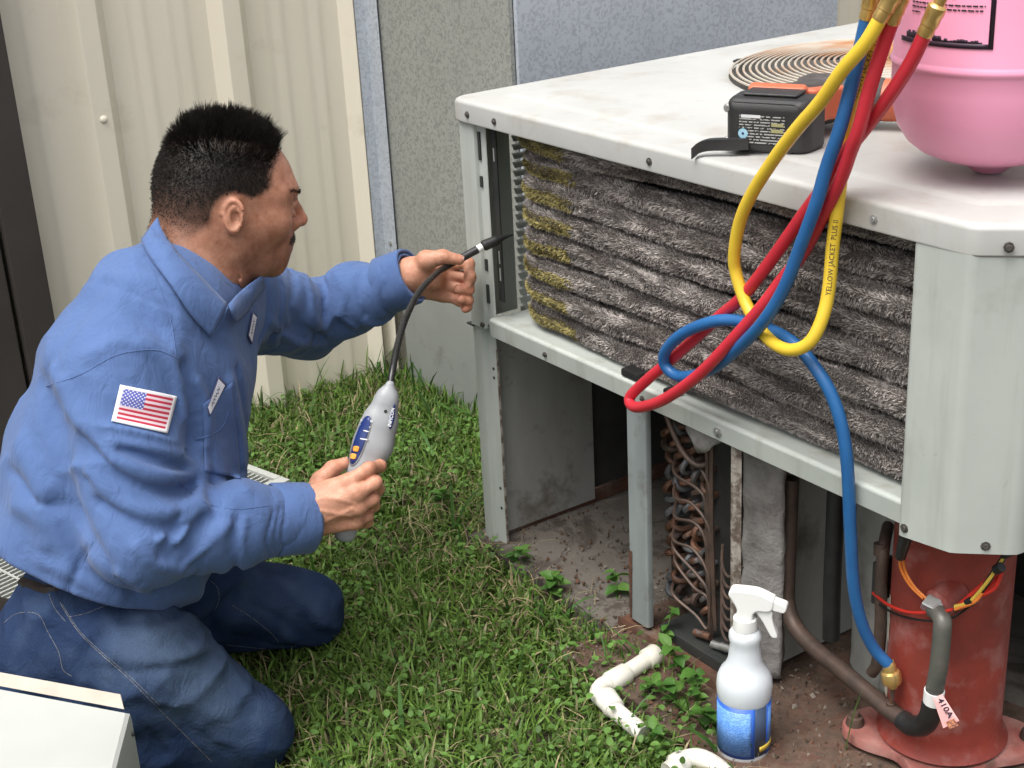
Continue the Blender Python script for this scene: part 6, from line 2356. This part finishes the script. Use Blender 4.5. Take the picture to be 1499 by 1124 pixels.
def hose_print(P, body, s_start, size, toward, mat, root):
    """lettering wrapped on a hose"""
    seg = np.linalg.norm(np.diff(P, axis=0), axis=1)
    s = np.concatenate([[0], np.cumsum(seg)])
    tv, tf = text_geo(body, size, False)
    out = []
    for v in tv:
        sv = s_start + v[0]
        c = np.array([np.interp(sv, s, P[:, k]) for k in range(3)])
        t = np.array([np.interp(sv + 0.004, s, P[:, k]) for k in range(3)]) - np.array([np.interp(sv - 0.004, s, P[:, k]) for k in range(3)])
        t /= np.linalg.norm(t)
        fr = nz_(CAM - c)
        fr = nz_(fr - t * (fr @ t))
        sd2 = np.cross(t, fr)
        a = (v[1] - size * 0.33) / HR
        out.append(c + (fr * math.cos(a) - sd2 * math.sin(a)) * (HR + 0.0005))
    o = mesh_obj('printed_lettering', out, tf, mat, None)
    par(o, root)
    return s


segY = np.concatenate([[0], np.cumsum(np.linalg.norm(np.diff(YP, axis=0), axis=1))])
i0 = int(len(YP) * 0.70)
hose_print(YP, 'YELLOW JACKET  PLUS II', segY[int(len(YP) * 0.66)], 0.0085, None, 'ink', ry)
hose_print(YP, 'YELLOW JACKET  PLUS II', segY[int(len(YP) * 0.875)], 0.0085, None, 'ink', ry)

# gauge manifold that the hoses hang from, just above the picture
mc = wld(0.80, -0.035, 1.085)
man = empty('gauge_manifold', Matrix.Translation(Vector(mc)) @ Matrix.Rotation(YAW, 4, 'Z'))
tag(man, 'brass gauge manifold hooked to the pink tank above the hoses', 'manifold')
box('valve_block', -0.09, 0.12, -0.014, 0.016, 0.0, 0.035, 'brass', man, 0.004)
M['gauge_face'] = simple('gauge_face', (0.8, 0.8, 0.78), None, 0.4)
for x, c in ((-0.045, 'hose_blue'), (0.06, 'hose_red')):
    lathe('gauge_case', [(0, -0.03), (0.034, -0.03), (0.036, -0.026), (0.036, 0.0), (0.033, 0.002), (0.031, -0.002), (0, -0.002)], c, man, 32, align((x, -0.012, 0.078), (0, -1, 0)))
    lathe('gauge_dial', [(0, 0.0), (0.031, 0.0)], 'gauge_face', man, 32, align((x, -0.0115, 0.078), (0, -1, 0)))
for x, c in ((-0.115, 'hose_blue'), (0.145, 'hose_red')):
    lathe('hand_wheel', [(0, -0.02), (0.008, -0.02), (0.008, 0), (0.02, 0.0), (0.022, 0.012), (0.018, 0.016), (0, 0.016)], c, man, 20, align((x, 0, 0.018), (1 if x > 0 else -1, 0, 0)))
tube('hook', smooth_path([(0.01, 0.01, 0.035), (0.02, 0.03, 0.11), (0.07, 0.09, 0.18), (0.11, 0.14, 0.20), (0.125, 0.14, 0.17)], 6), 0.003, 'chrome', man, 8)

# ---- cordless drill lying on the lid, battery towards the camera
a_ = math.atan2(0.045, 0.09)
DM = UNITM @ Matrix.Translation((0.612, 0.024, 0.8365)) @ Matrix.Rotation(a_, 4, 'Z')
drill = empty('cordless_drill', DM)
tag(drill, 'orange and black cordless drill lying on the white lid, battery foremost', 'drill')
M['black_plastic'] = simple('black_plastic', (0.022, 0.022, 0.023), (0.032, 0.032, 0.032), 0.42, scale=30, bmp=0.15, bscale=500)
M['orange_plastic'] = simple('orange_plastic', (0.62, 0.15, 0.07), (0.56, 0.13, 0.06), 0.45, scale=20)
M['brown_grip'] = simple('brown_grip', (0.075, 0.065, 0.062), (0.05, 0.045, 0.043), 0.6, scale=50, bmp=0.3, bscale=400)


def rbox(name, pts_y, mat, parent, bev=0.006):
    """block: list of (y, x0, x1, z0, z1) sections joined front to back"""
    bm = bmesh.new()
    rows = [[bm.verts.new((x0, y, z0)), bm.verts.new((x1, y, z0)), bm.verts.new((x1, y, z1)), bm.verts.new((x0, y, z1))] for y, x0, x1, z0, z1 in pts_y]
    for i in range(len(rows) - 1):
        for j in range(4):
            bm.faces.new((rows[i][j], rows[i][(j + 1) % 4], rows[i + 1][(j + 1) % 4], rows[i + 1][j]))
    bm.faces.new(rows[0][::-1])
    bm.faces.new(rows[-1])
    bmesh.ops.recalc_face_normals(bm, faces=bm.faces)
    bmesh.ops.bevel(bm, geom=[e for e in bm.edges if e.calc_face_angle(0) > 0.5], offset=bev, segments=3, profile=0.5, affect='EDGES')
    return bm_obj(name, bm, mat, parent, True, 35)


bt = rbox('battery', [(0.0, 0.004, 0.102, 0.006, 0.066), (0.010, 0.0, 0.112, 0.001, 0.073), (0.052, 0.002, 0.122, 0.001, 0.075)], 'black_plastic', drill, 0.009)
rbox('battery_rail', [(0.016, 0.018, 0.092, 0.0735, 0.0775), (0.050, 0.020, 0.094, 0.0745, 0.079)], 'black_plastic', drill, 0.002)
for x, z in ((0.001, 0.058), (0.0, 0.014), (0.088, 0.008)):
    lathe('case_screw', [(0, 0.003), (0.004, 0.003), (0.0042, 0), (0.006, -0.001), (0.006, -0.006), (0, -0.006)], 'screw_bright' if x < 0.05 else 'black_plastic', bt, 12, align((x, 0.006, z), (0, -1, 0)))


def batt_label():
    m, nt, b = new_mat('battery_label')
    tc = nt.nodes.new('ShaderNodeTexCoord')
    sp = nt.nodes.new('ShaderNodeSeparateXYZ')
    nt.links.new(tc.outputs['Object'], sp.inputs[0])
    row = math2(nt, 'FRACT', math2(nt, 'MULTIPLY', sp.outputs[2], 260.0))
    wn = noise(nt, 330, 1, 0.5, stretch=(1, 1, 1.0))
    ink = math2(nt, 'MULTIPLY', math2(nt, 'LESS_THAN', row, 0.42), math2(nt, 'GREATER_THAN', wn, 0.44))
    col = mixc(nt, ink, (0.022, 0.022, 0.023), (0.42, 0.42, 0.40))
    nt.links.new(col, b.inputs['Base Color'])
    b.inputs['Roughness'].default_value = 0.4
    return m


M['battery_label'] = batt_label()
M['label_olive'] = simple('label_olive', (0.40, 0.38, 0.18), (0.25, 0.24, 0.12), 0.5, scale=900)
M['label_cyan'] = simple('label_cyan', (0.20, 0.50, 0.68), (0.45, 0.62, 0.70), 0.45, scale=300)
box('battery_label', 0.020, 0.082, -0.0008, 0.002, 0.014, 0.053, 'battery_label', bt, 0)
box('label_box', 0.0225, 0.049, -0.0012, 0.0, 0.0485, 0.0525, 'white_print', bt, 0)
for z in (0.0385, 0.0305):
    box('label_box', 0.064, 0.080, -0.0012, 0.0, z, z + 0.0045, 'label_olive', bt, 0)
lathe('round_seal', [(0, 0.0), (0.0066, 0.0), (0.0066, -0.0006), (0, -0.0006)], 'label_cyan', bt, 20, align((0.0255, -0.0013, 0.0275), (0, -1, 0)))
lathe('seal_centre', [(0, 0.0), (0.0018, 0.0)], 'navy_panel', bt, 12, align((0.0255, -0.0015, 0.0275), (0, -1, 0)))
V, F = [], []
clip = smooth_path([(0.034, 0.002, 0.014), (0.014, -0.006, 0.013), (-0.004, -0.011, 0.013), (-0.018, -0.015, 0.012), (-0.028, -0.020, 0.009), (-0.034, -0.028, 0.003)], 5)
tn, nnn, bbb = frames(clip)
for i, c in enumerate(clip):
    for dz, dw in ((0.008, -0.006), (0.008, 0.006), (-0.007, 0.006), (-0.007, -0.006)):
        V.append(c + np.array([0, 0, dz]) + np.array([0, dw, 0]))
for i in range(len(clip) - 1):
    for j in range(4):
        F.append((i * 4 + j, i * 4 + (j + 1) % 4, (i + 1) * 4 + (j + 1) % 4, (i + 1) * 4 + j))
F += [(3, 2, 1, 0), tuple((len(clip) - 1) * 4 + j for j in range(4))]
mesh_obj('belt_clip', V, F, 'black_plastic', drill, False)
# handle and motor body behind the battery
rbox('handle_foot', [(0.045, 0.014, 0.094, 0.010, 0.080), (0.064, 0.012, 0.092, 0.012, 0.084)], 'orange_plastic', drill, 0.006)
rbox('handle', [(0.060, 0.030, 0.082, 0.014, 0.082), (0.10, 0.044, 0.092, 0.016, 0.076), (0.15, 0.060, 0.112, 0.014, 0.074)], 'brown_grip', drill, 0.010)
rbox('handle_side', [(0.058, 0.062, 0.106, 0.030, 0.078), (0.100, 0.078, 0.112, 0.028, 0.072), (0.135, 0.090, 0.125, 0.026, 0.070)], 'orange_plastic', drill, 0.006)
hs_ = lambda p, q, r: tube_geo(np.array([p, q]), r, 20)
body_path = np.array([(0.045, 0.170, 0.044), (0.060, 0.171, 0.044), (0.11, 0.172, 0.044), (0.150, 0.173, 0.044), (0.165, 0.1735, 0.044)])
tube('motor_body', body_path, [0.026, 0.032, 0.033, 0.032, 0.028], 'brown_grip', drill, 24)
tube('gear_case', [(0.165, 0.1735, 0.044), (0.200, 0.174, 0.044), (0.206, 0.174, 0.044)], [0.029, 0.028, 0.024], 'orange_plastic', drill, 24)
tube('chuck', [(0.206, 0.174, 0.044), (0.225, 0.1745, 0.044), (0.245, 0.175, 0.044), (0.252, 0.175, 0.044)], [0.021, 0.0215, 0.018, 0.010], 'rubber', drill, 20)

# ---- white sheet metal cover in the foreground
zc = 0.30
c0, c1, c2 = atz(186, 1043, zc), atz(-160, 978, zc), atz(160, 1145, zc - 0.004)
cov = empty('sheet_metal_cover', Matrix.Translation(Vector((c0[0], c0[1], 0.0))))
tag(cov, 'white painted sheet metal cover standing at the lower left corner', 'metal cover')
bpy.context.view_layer.update()
ea = nz_(c1 - c0)
eb = nz_((c2 - c0) - 0.0 * ea)
La, Lb = 0.42, 0.34
M['cover_paint'] = simple('cover_paint', (0.45, 0.465, 0.435), (0.40, 0.41, 0.385), 0.45, scale=4, bmp=0.05, bscale=10, dirt=(0.42, 0.38, 0.31), dirt_amt=(0.6, 0.85), dirt_scale=5)
K = [c0, c0 + ea * La, c0 + ea * La + eb * Lb, c0 + eb * Lb]
dn = lambda p, z: np.array([p[0], p[1], z])
ctr = sum(K) / 4
grow = lambda p, g: p + nz_((p - ctr) * np.array([1, 1, 0])) * g


def sheet(name, P4, mat, t=0.0015):
    o = mesh_obj(name, P4, [(0, 1, 2, 3)], mat, None)
    solidify(o, t, 0)
    return par(o, cov)


bm = bmesh.new()
lo_ = [bm.verts.new(grow(p, 0.004) + np.array([0, 0, -0.012])) for p in K]
mid_ = [bm.verts.new(grow(p, 0.003) + np.array([0, 0, -0.003])) for p in K]
hi_ = [bm.verts.new(grow(p, -0.002)) for p in K]
bt_ = [bm.verts.new(dn(grow(p, 0.004), 0.004)) for p in K]
for r0, r1 in ((hi_, mid_), (mid_, lo_), (lo_, bt_)):
    for i in range(4):
        bm.faces.new((r0[i], r0[(i + 1) % 4], r1[(i + 1) % 4], r1[i]))
bm.faces.new(hi_)
ob = bm_obj('cover_shell', bm, 'cover_paint', None, True, 25)
solidify(ob, 0.0015, -1)
par(ob, cov)
# raised back flange along the far edge
fl0, fl1 = K[0] + np.array([0, 0, 0.0025]), K[1] + np.array([0, 0, 0.0025])
M['flange_edge'] = simple('flange_edge', (0.50, 0.45, 0.38), (0.40, 0.35, 0.29), 0.6, scale=15, bmp=0.1)
sheet('far_flange', [fl0 - eb * 0.002 + ea * 0.004, fl1 - eb * 0.002, fl1 - eb * 0.016 + np.array([0, 0, 0.010]), fl0 - eb * 0.016 + ea * 0.010 + np.array([0, 0, 0.010])], 'flange_edge')
par(lathe('bolt_hole', [(0, 0.0008), (0.003, 0.0008), (0.003, -0.001), (0, -0.001)], 'black_metal', None, 10, align(grow(K[0], 0.006) + eb * 0.012 + np.array([0, 0, -0.024]), np.cross(eb, (0, 0, 1)) * (1 if np.cross(eb, (0, 0, 1))[0] > 0 else -1))), cov)

# ---- louvred panel on the grass behind the man
g0 = atz(426, 714, 0.045)
gl, gw = nz_(np.array([-0.65, -0.76, 0.0])), nz_(np.array([-0.74, 0.67, 0.0]))
GM = Matrix(((gl[0], gw[0], 0, g0[0]), (gl[1], gw[1], 0, g0[1]), (0, 0, 1, 0.052), (0, 0, 0, 1)))
gp = empty('louvered_panel', GM)
tag(gp, 'white louvered coil guard lying on the grass behind the man', 'panel')
GLn, GWd = 0.66, 0.40
box('frame_bar', 0, GLn, 0, 0.026, 0, 0.012, 'cover_paint', gp, 0.002)
box('frame_bar', 0, GLn, GWd - 0.026, GWd, 0, 0.012, 'cover_paint', gp, 0.002)
box('frame_bar', 0.0, 0.016, 0.0265, GWd - 0.0265, 0, 0.012, 'cover_paint', gp, 0.002)
box('frame_bar', GLn - 0.016, GLn, 0.0265, GWd - 0.0265, 0, 0.012, 'cover_paint', gp, 0.002)
sl = None
for i in range(26):
    y = 0.034 + i * 0.0132
    if sl is None:
        sl = box('slat', 0.0165, GLn - 0.0165, 0, 0.0035, 0.001, 0.007, 'cover_paint', gp, 0)
        sl.location = (0, y, 0)
    else:
        c = sl.copy()
        COL.objects.link(c)
        c.parent = gp
        c.location = (0, y, 0)
for i in range(1, 11):
    box('cross_stay', i * 0.06, i * 0.06 + 0.004, 0.027, GWd - 0.027, 0.0072, 0.0095, 'cover_paint', gp, 0)

# ---- PVC pipe pieces in the weeds
def pvc(name, label, pts, r, joints):
    P = smooth_path([atz(*p) for p in pts], 7)
    root = empty(name, Matrix.Translation(Vector(P[0])))
    bpy.context.view_layer.update()
    tag(root, label, 'pipe')
    par(tube('pipe', P, r, 'pvc', None, 16), root)
    for a, b in joints:
        a3, b3 = atz(*a), atz(*b)
        par(tube('socket', [a3, a3 + (b3 - a3) * 0.08, b3 - (b3 - a3) * 0.08, b3], [r * 1.12, r * 1.26, r * 1.26, r * 1.12], 'pvc', None, 16), root)
    return root


pvc('drain_pipe', 'dirty white plastic pipe elbow lying in the weeds left of the bottle', [(962, 956, 0.038), (925, 980, 0.034), (893, 998, 0.032), (880, 1006, 0.032), (876, 1016, 0.031), (886, 1027, 0.030), (908, 1046, 0.026), (942, 1074, 0.018)], 0.0135,
    [((962, 956, 0.038), (945, 967, 0.036)), ((918, 985, 0.034), (890, 1001, 0.033)), ((886, 1018, 0.031), (900, 1039, 0.028))])
pvc('drain_pipe', 'white plastic pipe end at the bottom edge below the bottle', [(978, 1130, 0.02), (1000, 1114, 0.024), (1022, 1110, 0.025), (1045, 1120, 0.024), (1062, 1135, 0.02)], 0.014, [((985, 1124, 0.021), (1003, 1113, 0.024))])

# ================================================================== GRASS AND WEEDS
def leaf_mat(name):
    m, nt, b = attr_mat(name, 0.5, mul=(60, 0.75, 1.2), spec=0.3)
    out = nt.nodes['Material Output']
    tr = nt.nodes.new('ShaderNodeBsdfTranslucent')
    a = nt.nodes.new('ShaderNodeAttribute')
    a.attribute_name = 'Col'
    nt.links.new(a.outputs['Color'], tr.inputs['Color'])
    mx = nt.nodes.new('ShaderNodeMixShader')
    mx.inputs[0].default_value = 0.3
    nt.links.new(b.outputs[0], mx.inputs[1])
    nt.links.new(tr.outputs[0], mx.inputs[2])
    nt.links.new(mx.outputs[0], out.inputs['Surface'])
    return m


M['grass'] = leaf_mat('grass')
pn1, pn2 = lattice_noise(31), lattice_noise(32)


def lawn_ok(x, y, margin=0.0):
    qx, qy = x - A0[0], y - A0[1]
    uu, nn = qx * UX[0] + qy * UX[1], qx * NY[0] + qy * NY[1]
    ok = uu > WU + 0.015
    ok &= ~((uu > -0.02 + margin) & (nn > -0.02 + margin))
    ok &= ~((uu < -0.29) & (nn > 0.315))
    ok &= ~((uu > 0.62) & (nn > -0.045))
    ok &= ~((uu > 0.80) & (nn > -0.115))
    px_, py_ = x - g0[0], y - g0[1]
    la_, wa_ = px_ * gl[0] + py_ * gl[1], px_ * gw[0] + py_ * gw[1]
    ok &= ~((la_ > 0.0) & (la_ < GLn) & (wa_ > 0.0) & (wa_ < GWd) & ((x * 37.7 + y * 91.3) % 1.0 < 0.8))
    return ok, uu, nn


def blades(x, y, L, wd, lean, az, col, seed, flat=0.0):
    rg = np.random.default_rng(seed)
    n = len(x)
    z0 = np.full(n, -0.012)
    d = np.stack([np.cos(az), np.sin(az), np.zeros(n)], 1)
    sdv = np.stack([-np.sin(az), np.cos(az), np.zeros(n)], 1)
    tw = rg.normal(0, 0.5, n)
    sdv = sdv * np.cos(tw)[:, None] + np.array([0, 0, 1.0]) * (np.sin(tw) * 0.5)[:, None]
    p = np.stack([x, y, z0], 1)
    rows = []
    ang_ = np.full(n, 0.12) + lean * 0.25
    seg = L / 4
    prof_ = [0.75, 1.0, 0.92, 0.66, 0.10]
    for k in range(5):
        rows.append(np.stack([p - sdv * (wd * prof_[k])[:, None], p + sdv * (wd * prof_[k])[:, None]], 1))
        step = d * np.sin(ang_)[:, None] + np.array([0, 0, 1.0]) * np.cos(ang_)[:, None]
        p = p + step * seg[:, None]
        p[:, 2] = np.maximum(p[:, 2], 0.002)
        ang_ = np.minimum(ang_ + lean * 0.35 + rg.normal(0, 0.08, n), 1.9)
    V = np.stack(rows, 1).reshape(-1, 3)                      # n * 10
    base_ = np.arange(n)[:, None] * 10
    F = np.concatenate([base_ + np.array([[2 * k, 2 * k + 1, 2 * k + 3, 2 * k + 2]]) for k in range(4)])
    sh = np.array([0.45, 0.45, 0.8, 0.8, 1.0, 1.0, 1.05, 1.05, 1.1, 1.1])
    C = (col[:, None, :] * np.ones(10)[None, :, None]).reshape(-1, 3)
    return V, F, C


rg = np.random.default_rng(21)
N = 135000
gx_, gy_ = rg.uniform(-1.55, 0.62, N), rg.uniform(1.25, 3.55, N)
ok, uu, nn = lawn_ok(gx_, gy_)
depth = gy_
half = 0.40 * gy_ + 0.12
ok &= np.abs(gx_) < half
dens = 0.45 + 0.85 * pn1(gx_ * 7 + 20, gy_ * 7)
bare = np.exp(-(((gx_ + 0.08) / 0.13) ** 2 + ((gy_ - 2.45) / 0.13) ** 2)) + 0.8 * np.exp(-((nn + 0.02) / 0.05) ** 2) * (uu > -0.05)
dens = dens * (1 - 0.6 * np.clip(bare, 0, 1))
ok &= rg.random(N) < np.clip(dens, 0, 1)
gx_, gy_, uu, nn = gx_[ok], gy_[ok], uu[ok], nn[ok]
n = len(gx_)
L = rg.uniform(0.022, 0.055, n) * (0.75 + 0.6 * pn2(gx_ * 5 + 3, gy_ * 5))
near_wall = np.exp(-((uu - WU) / 0.05) ** 2) + np.exp(-((nn - 0.32) / 0.05) ** 2) * (uu < -0.25)
L *= 1 + 0.9 * np.clip(near_wall, 0, 1) * rg.random(n)
wd = rg.uniform(0.0012, 0.0034, n)
lean = np.abs(rg.normal(0.9, 0.5, n))
az = rg.uniform(0, 2 * np.pi, n)
tone = pn1(gx_ * 4, gy_ * 4 + 9)[:, None]
gcol = np.array([0.095, 0.175, 0.030]) * (1 - tone) + np.array([0.160, 0.255, 0.055]) * tone
gcol = gcol * rg.uniform(0.65, 1.5, n)[:, None]
dry = rg.random(n) < 0.075 + 0.35 * np.clip(pn2(gx_ * 6, gy_ * 6) - 0.62, 0, 1) * 3
gcol[dry] = np.array([0.40, 0.34, 0.19]) * rg.uniform(0.5, 1.2, dry.sum())[:, None]
V, F, C = blades(gx_, gy_, L, wd, lean, az, gcol, 5)
tag(fast_mesh('lawn_grass', V, F, M['grass'], None, True, C), 'short green lawn grass with wide blades', kind='stuff')
# long tufts along walls, post foot and some wide single blades
N = 1500
tx, ty = rg.uniform(-1.4, 0.5, N * 6), rg.uniform(1.3, 3.5, N * 6)
ok, uu, nn = lawn_ok(tx, ty)
wgt = 0.05 + 1.0 * np.exp(-((uu - WU - 0.02) / 0.05) ** 2) + 1.2 * np.exp(-((nn - 0.29) / 0.05) ** 2) * (uu < -0.2) + 0.5 * np.exp(-((nn + 0.06) / 0.05) ** 2) * (uu > -0.1)
ok &= rg.random(N * 6) < wgt * 0.5
tx, ty = tx[ok], ty[ok]
n = len(tx)
tc_ = np.array([0.050, 0.125, 0.022]) * rg.uniform(0.6, 1.5, n)[:, None]
V, F, C = blades(tx, ty, rg.uniform(0.06, 0.13, n), rg.uniform(0.002, 0.0045, n), np.abs(rg.normal(0.7, 0.35, n)), rg.uniform(0, 6.28, n), tc_, 6)
tag(fast_mesh('tall_grass', V, F, M['grass'], None, True, C), 'taller grass tufts along the walls and pad', kind='stuff')
# straw
N = 6500
sx, sy = rg.uniform(-1.2, 0.5, N), rg.uniform(1.3, 3.2, N)
ok, uu, nn = lawn_ok(sx, sy, 0.05)
wgt = 0.22 + 1.0 * np.exp(-(((sx + 0.08) / 0.14) ** 2 + ((sy - 2.45) / 0.15) ** 2)) + 0.6 * np.exp(-((nn + 0.05) / 0.06) ** 2) * (uu > -0.1) + 0.3 * (pn2(sx * 5, sy * 5) > 0.6)
ok &= rg.random(N) < wgt
sx, sy = sx[ok], sy[ok]
n = len(sx)
V, F, C = blades(sx, sy, rg.uniform(0.03, 0.10, n), rg.uniform(0.0005, 0.0012, n), rg.uniform(1.2, 2.6, n), rg.uniform(0, 6.28, n), np.array([0.42, 0.34, 0.20]) * rg.uniform(0.4, 1.2, n)[:, None], 8)
V[:, 2] += 0.018
tag(fast_mesh('dry_straw', V, F, M['grass'], None, True, C), 'dry straw and dead grass scattered over the lawn', kind='stuff')


# small round leaves of ground cover
def leaves(x, y, z, r, tilt, az, col, ratio=0.8):
    n = len(x)
    pr_ = np.array([(0, 0), (0.25, 0.42), (0.6, 0.5), (0.88, 0.28), (1.0, 0.0), (0.88, -0.28), (0.6, -0.5), (0.25, -0.42)])
    d = np.stack([np.cos(az) * np.cos(tilt), np.sin(az) * np.cos(tilt), np.sin(tilt)], 1)
    s_ = np.stack([-np.sin(az), np.cos(az), np.zeros(n)], 1)
    up_ = np.cross(d, s_)
    V = np.stack([x, y, z], 1)[:, None] + pr_[None, :, 0:1] * r[:, None, None] * d[:, None] + pr_[None, :, 1:2] * (r * ratio)[:, None, None] * s_[:, None] + (np.abs(pr_[None, :, 1:2]) * 0.35 * r[:, None, None]) * up_[:, None]
    k8 = np.arange(n)[:, None] * 8
    F = np.concatenate([k8 + np.array([[0, 1, 2, 4]]) * 0 + np.array([[0, 1, 2, 3]]), k8 + np.array([[0, 3, 4, 5]]), k8 + np.array([[0, 5, 6, 7]])])
    return V.reshape(-1, 3), F, np.repeat(col, 8, axis=0)


N = 15000
cx_, cy_ = rg.uniform(-1.2, 0.5, N), rg.uniform(1.3, 3.2, N)
ok, uu, nn = lawn_ok(cx_, cy_)
clus = pn1(cx_ * 6 + 40, cy_ * 6 + 11)
ok &= (np.abs(cx_) < 0.4 * cy_ + 0.1) & (rg.random(N) < np.clip((clus - 0.42) * 3, 0.03, 0.9) + 0.55 * np.exp(-((cx_ - 0.13) / 0.14) ** 2 - ((cy_ - 1.85) / 0.2) ** 2))
cx_, cy_ = cx_[ok], cy_[ok]
n = len(cx_)
lc = np.array([0.10, 0.195, 0.042]) * rg.uniform(0.6, 1.5, n)[:, None]
V, F, C = leaves(cx_, cy_, rg.uniform(0.012, 0.045, n), rg.uniform(0.007, 0.015, n), rg.normal(0.1, 0.4, n), rg.uniform(0, 6.28, n), lc)
tag(fast_mesh('ground_cover', V, F, M['grass'], None, True, C), 'small round clover leaves among the grass', kind='stuff')

# single broad-leaved weeds
def leaf_mesh(name, ln, wdt, col, curl=0.3):
    V, F = [], []
    n = 7
    for i in range(n):
        t = i / (n - 1)
        w2 = wdt * (math.sin(math.pi * min(1, t * 0.93 + 0.05)) ** 0.8) * (1.15 - 0.5 * t)
        zz = -curl * ln * t * t
        for k in (-1, -0.5, 0, 0.5, 1):
            V.append((ln * t, w2 * k, zz + abs(k) * w2 * 0.35))
    for i in range(n - 1):
        for k in range(4):
            F.append((i * 5 + k, i * 5 + k + 1, (i + 1) * 5 + k + 1, (i + 1) * 5 + k))
    o = fast_mesh(name, np.array(V), np.array(F), M['grass'], None, True, np.repeat(np.array([col]), len(V), 0))
    me = o.data
    bpy.data.objects.remove(o)
    return me


LM = [leaf_mesh('weed_leaf', 0.030, 0.0115, (0.085, 0.20, 0.035)), leaf_mesh('weed_leaf', 0.026, 0.012, (0.065, 0.165, 0.03)), leaf_mesh('weed_leaf', 0.034, 0.011, (0.11, 0.225, 0.045))]
WEEDS = [((975, 968), 0.085, 6, 'tall broad-leaved weed right beside the white pipe elbow'), ((1000, 1010), 0.075, 8, 'leafy weed between the pipe elbow and the bottle'), ((1015, 1040), 0.06, 7, 'bushy low weed just left of the bottle'),
         ((985, 1050), 0.055, 7, 'leafy weed below the pipe elbow'), ((945, 1035), 0.045, 6, 'small weed between the two arms of the pipe elbow'), ((1035, 1085), 0.06, 7, 'leafy weed at the left foot of the bottle'),
         ((1095, 1108), 0.05, 7, 'round-leaved weed in front of the bottle'), ((965, 1095), 0.045, 6, 'small weed at the lower edge left of the pipe end'), ((905, 880), 0.05, 5, 'small weed at the foot of the galvanised middle post'),
         ((815, 880), 0.05, 6, 'small weed in front of the concrete pad'), ((760, 840), 0.06, 5, 'spindly weed by the foot of the left leg'), ((640, 745), 0.04, 6, 'low weed in the lawn left of the unit'),
         ((1060, 1075), 0.05, 5, 'weed leaning on the blue label of the bottle')]
for (px_, py_), hgt, cnt, lab in WEEDS:
    p = atz(px_, py_, 0.0)
    root = empty('weed_plant', Matrix.Translation(Vector((p[0], p[1], 0.0))))
    tag(root, lab, 'weed', 'broad-leaved weeds in the lawn')
    st = smooth_path([(0, 0, -0.01), (rg.uniform(-.01, .01), rg.uniform(-.01, .01), hgt * 0.5), (rg.uniform(-.02, .02), rg.uniform(-.02, .02), hgt)], 4)
    V, F = tube_geo(st, 0.0011, 5)
    sm = fast_mesh('stem', np.array(V), np.array([f for f in F if len(f) == 4]), M['grass'], root, True, np.repeat(np.array([[0.10, 0.17, 0.05]]), len(V), 0))
    for k in range(cnt * 2):
        t = 0.25 + 0.75 * (k + 0.5) / (cnt * 2)
        q = st[min(len(st) - 1, int(t * len(st)))]
        lf = bpy.data.objects.new('leaf', LM[k % 3])
        COL.objects.link(lf)
        lf.parent = root
        lf.location = q
        s_ = rg.uniform(0.45, 1.0)
        lf.scale = (s_, s_, s_)
        lf.rotation_euler = (rg.normal(0, 0.3), rg.normal(-0.25, 0.3), k * 2.4 + rg.uniform(-0.4, 0.4))
# a few wide grass plants near the right foot
for (px_, py_, lab, hgt) in ((1068, 1098, 'tall wide-bladed grass plant against the bottle label', 0.11), (1232, 1118, 'single long grass blade at the bottom edge by the compressor', 0.16), (1470, 1095, 'thin grass sprig in front of the red foot plate', 0.06)):
    p = atz(px_, py_, 0.0)
    root = empty('grass_plant', Matrix.Translation(Vector((p[0], p[1], 0.0))))
    tag(root, lab, 'grass plant')
    k = 1 if 'single' in lab else 6
    V, F, C = blades(rg.normal(0, 0.006, k) * (k > 1), rg.normal(0, 0.006, k) * (k > 1), rg.uniform(0.8, 1.0, k) * hgt, np.full(k, 0.005 if k == 1 else 0.0042), np.abs(rg.normal(0.35, 0.2, k)) * (0.3 if k == 1 else 1), rg.uniform(0, 6.28, k), np.array([[0.10, 0.22, 0.04]]) * rg.uniform(0.8, 1.2, k)[:, None], 44)
    fast_mesh('blade', V, F, M['grass'], root, True, C)

# crumbs of concrete, rust and dead leaves on the dirt
N = 2600
dx_, dy_ = rg.uniform(0.36, 1.25, N), rg.uniform(-0.13, 0.22, N)
dx2, dy2 = rg.uniform(0.0, 0.45, 700), rg.uniform(-0.02, 0.25, 700)
dx_, dy_ = np.concatenate([dx_, dx2]), np.concatenate([dy_, dy2])
n = len(dx_)
sz = rg.uniform(0.0012, 0.0050, n) * rg.random(n) ** 0.6
P0 = A0[None] + UX[None] * dx_[:, None] + NY[None] * dy_[:, None]
P0[:, 2] = np.where(dx_ > 0.40, 0.026, 0.021)
ico = np.array([(1, 0, -0.3), (-0.5, 0.87, -0.3), (-0.5, -0.87, -0.3), (0.4, 0.3, 0.8)])
V = P0[:, None] + (ico[None] + rg.normal(0, 0.25, (n, 4, 3))) * sz[:, None, None]
k4 = np.arange(n)[:, None] * 4
F = np.concatenate([k4 + np.array([f]) for f in ((0, 1, 3), (1, 2, 3), (2, 0, 3), (0, 2, 1))])
pal = np.array([(0.13, 0.10, 0.075), (0.09, 0.05, 0.03), (0.20, 0.17, 0.14), (0.05, 0.04, 0.03), (0.13, 0.065, 0.04)])
tag(fast_mesh('rubble', V.reshape(-1, 3), F, attr_mat('rubble', 0.9)[0], None, False, np.repeat(pal[rg.integers(0, 5, n)], 4, 0)), 'crumbs of concrete and rust on the pad', kind='stuff')
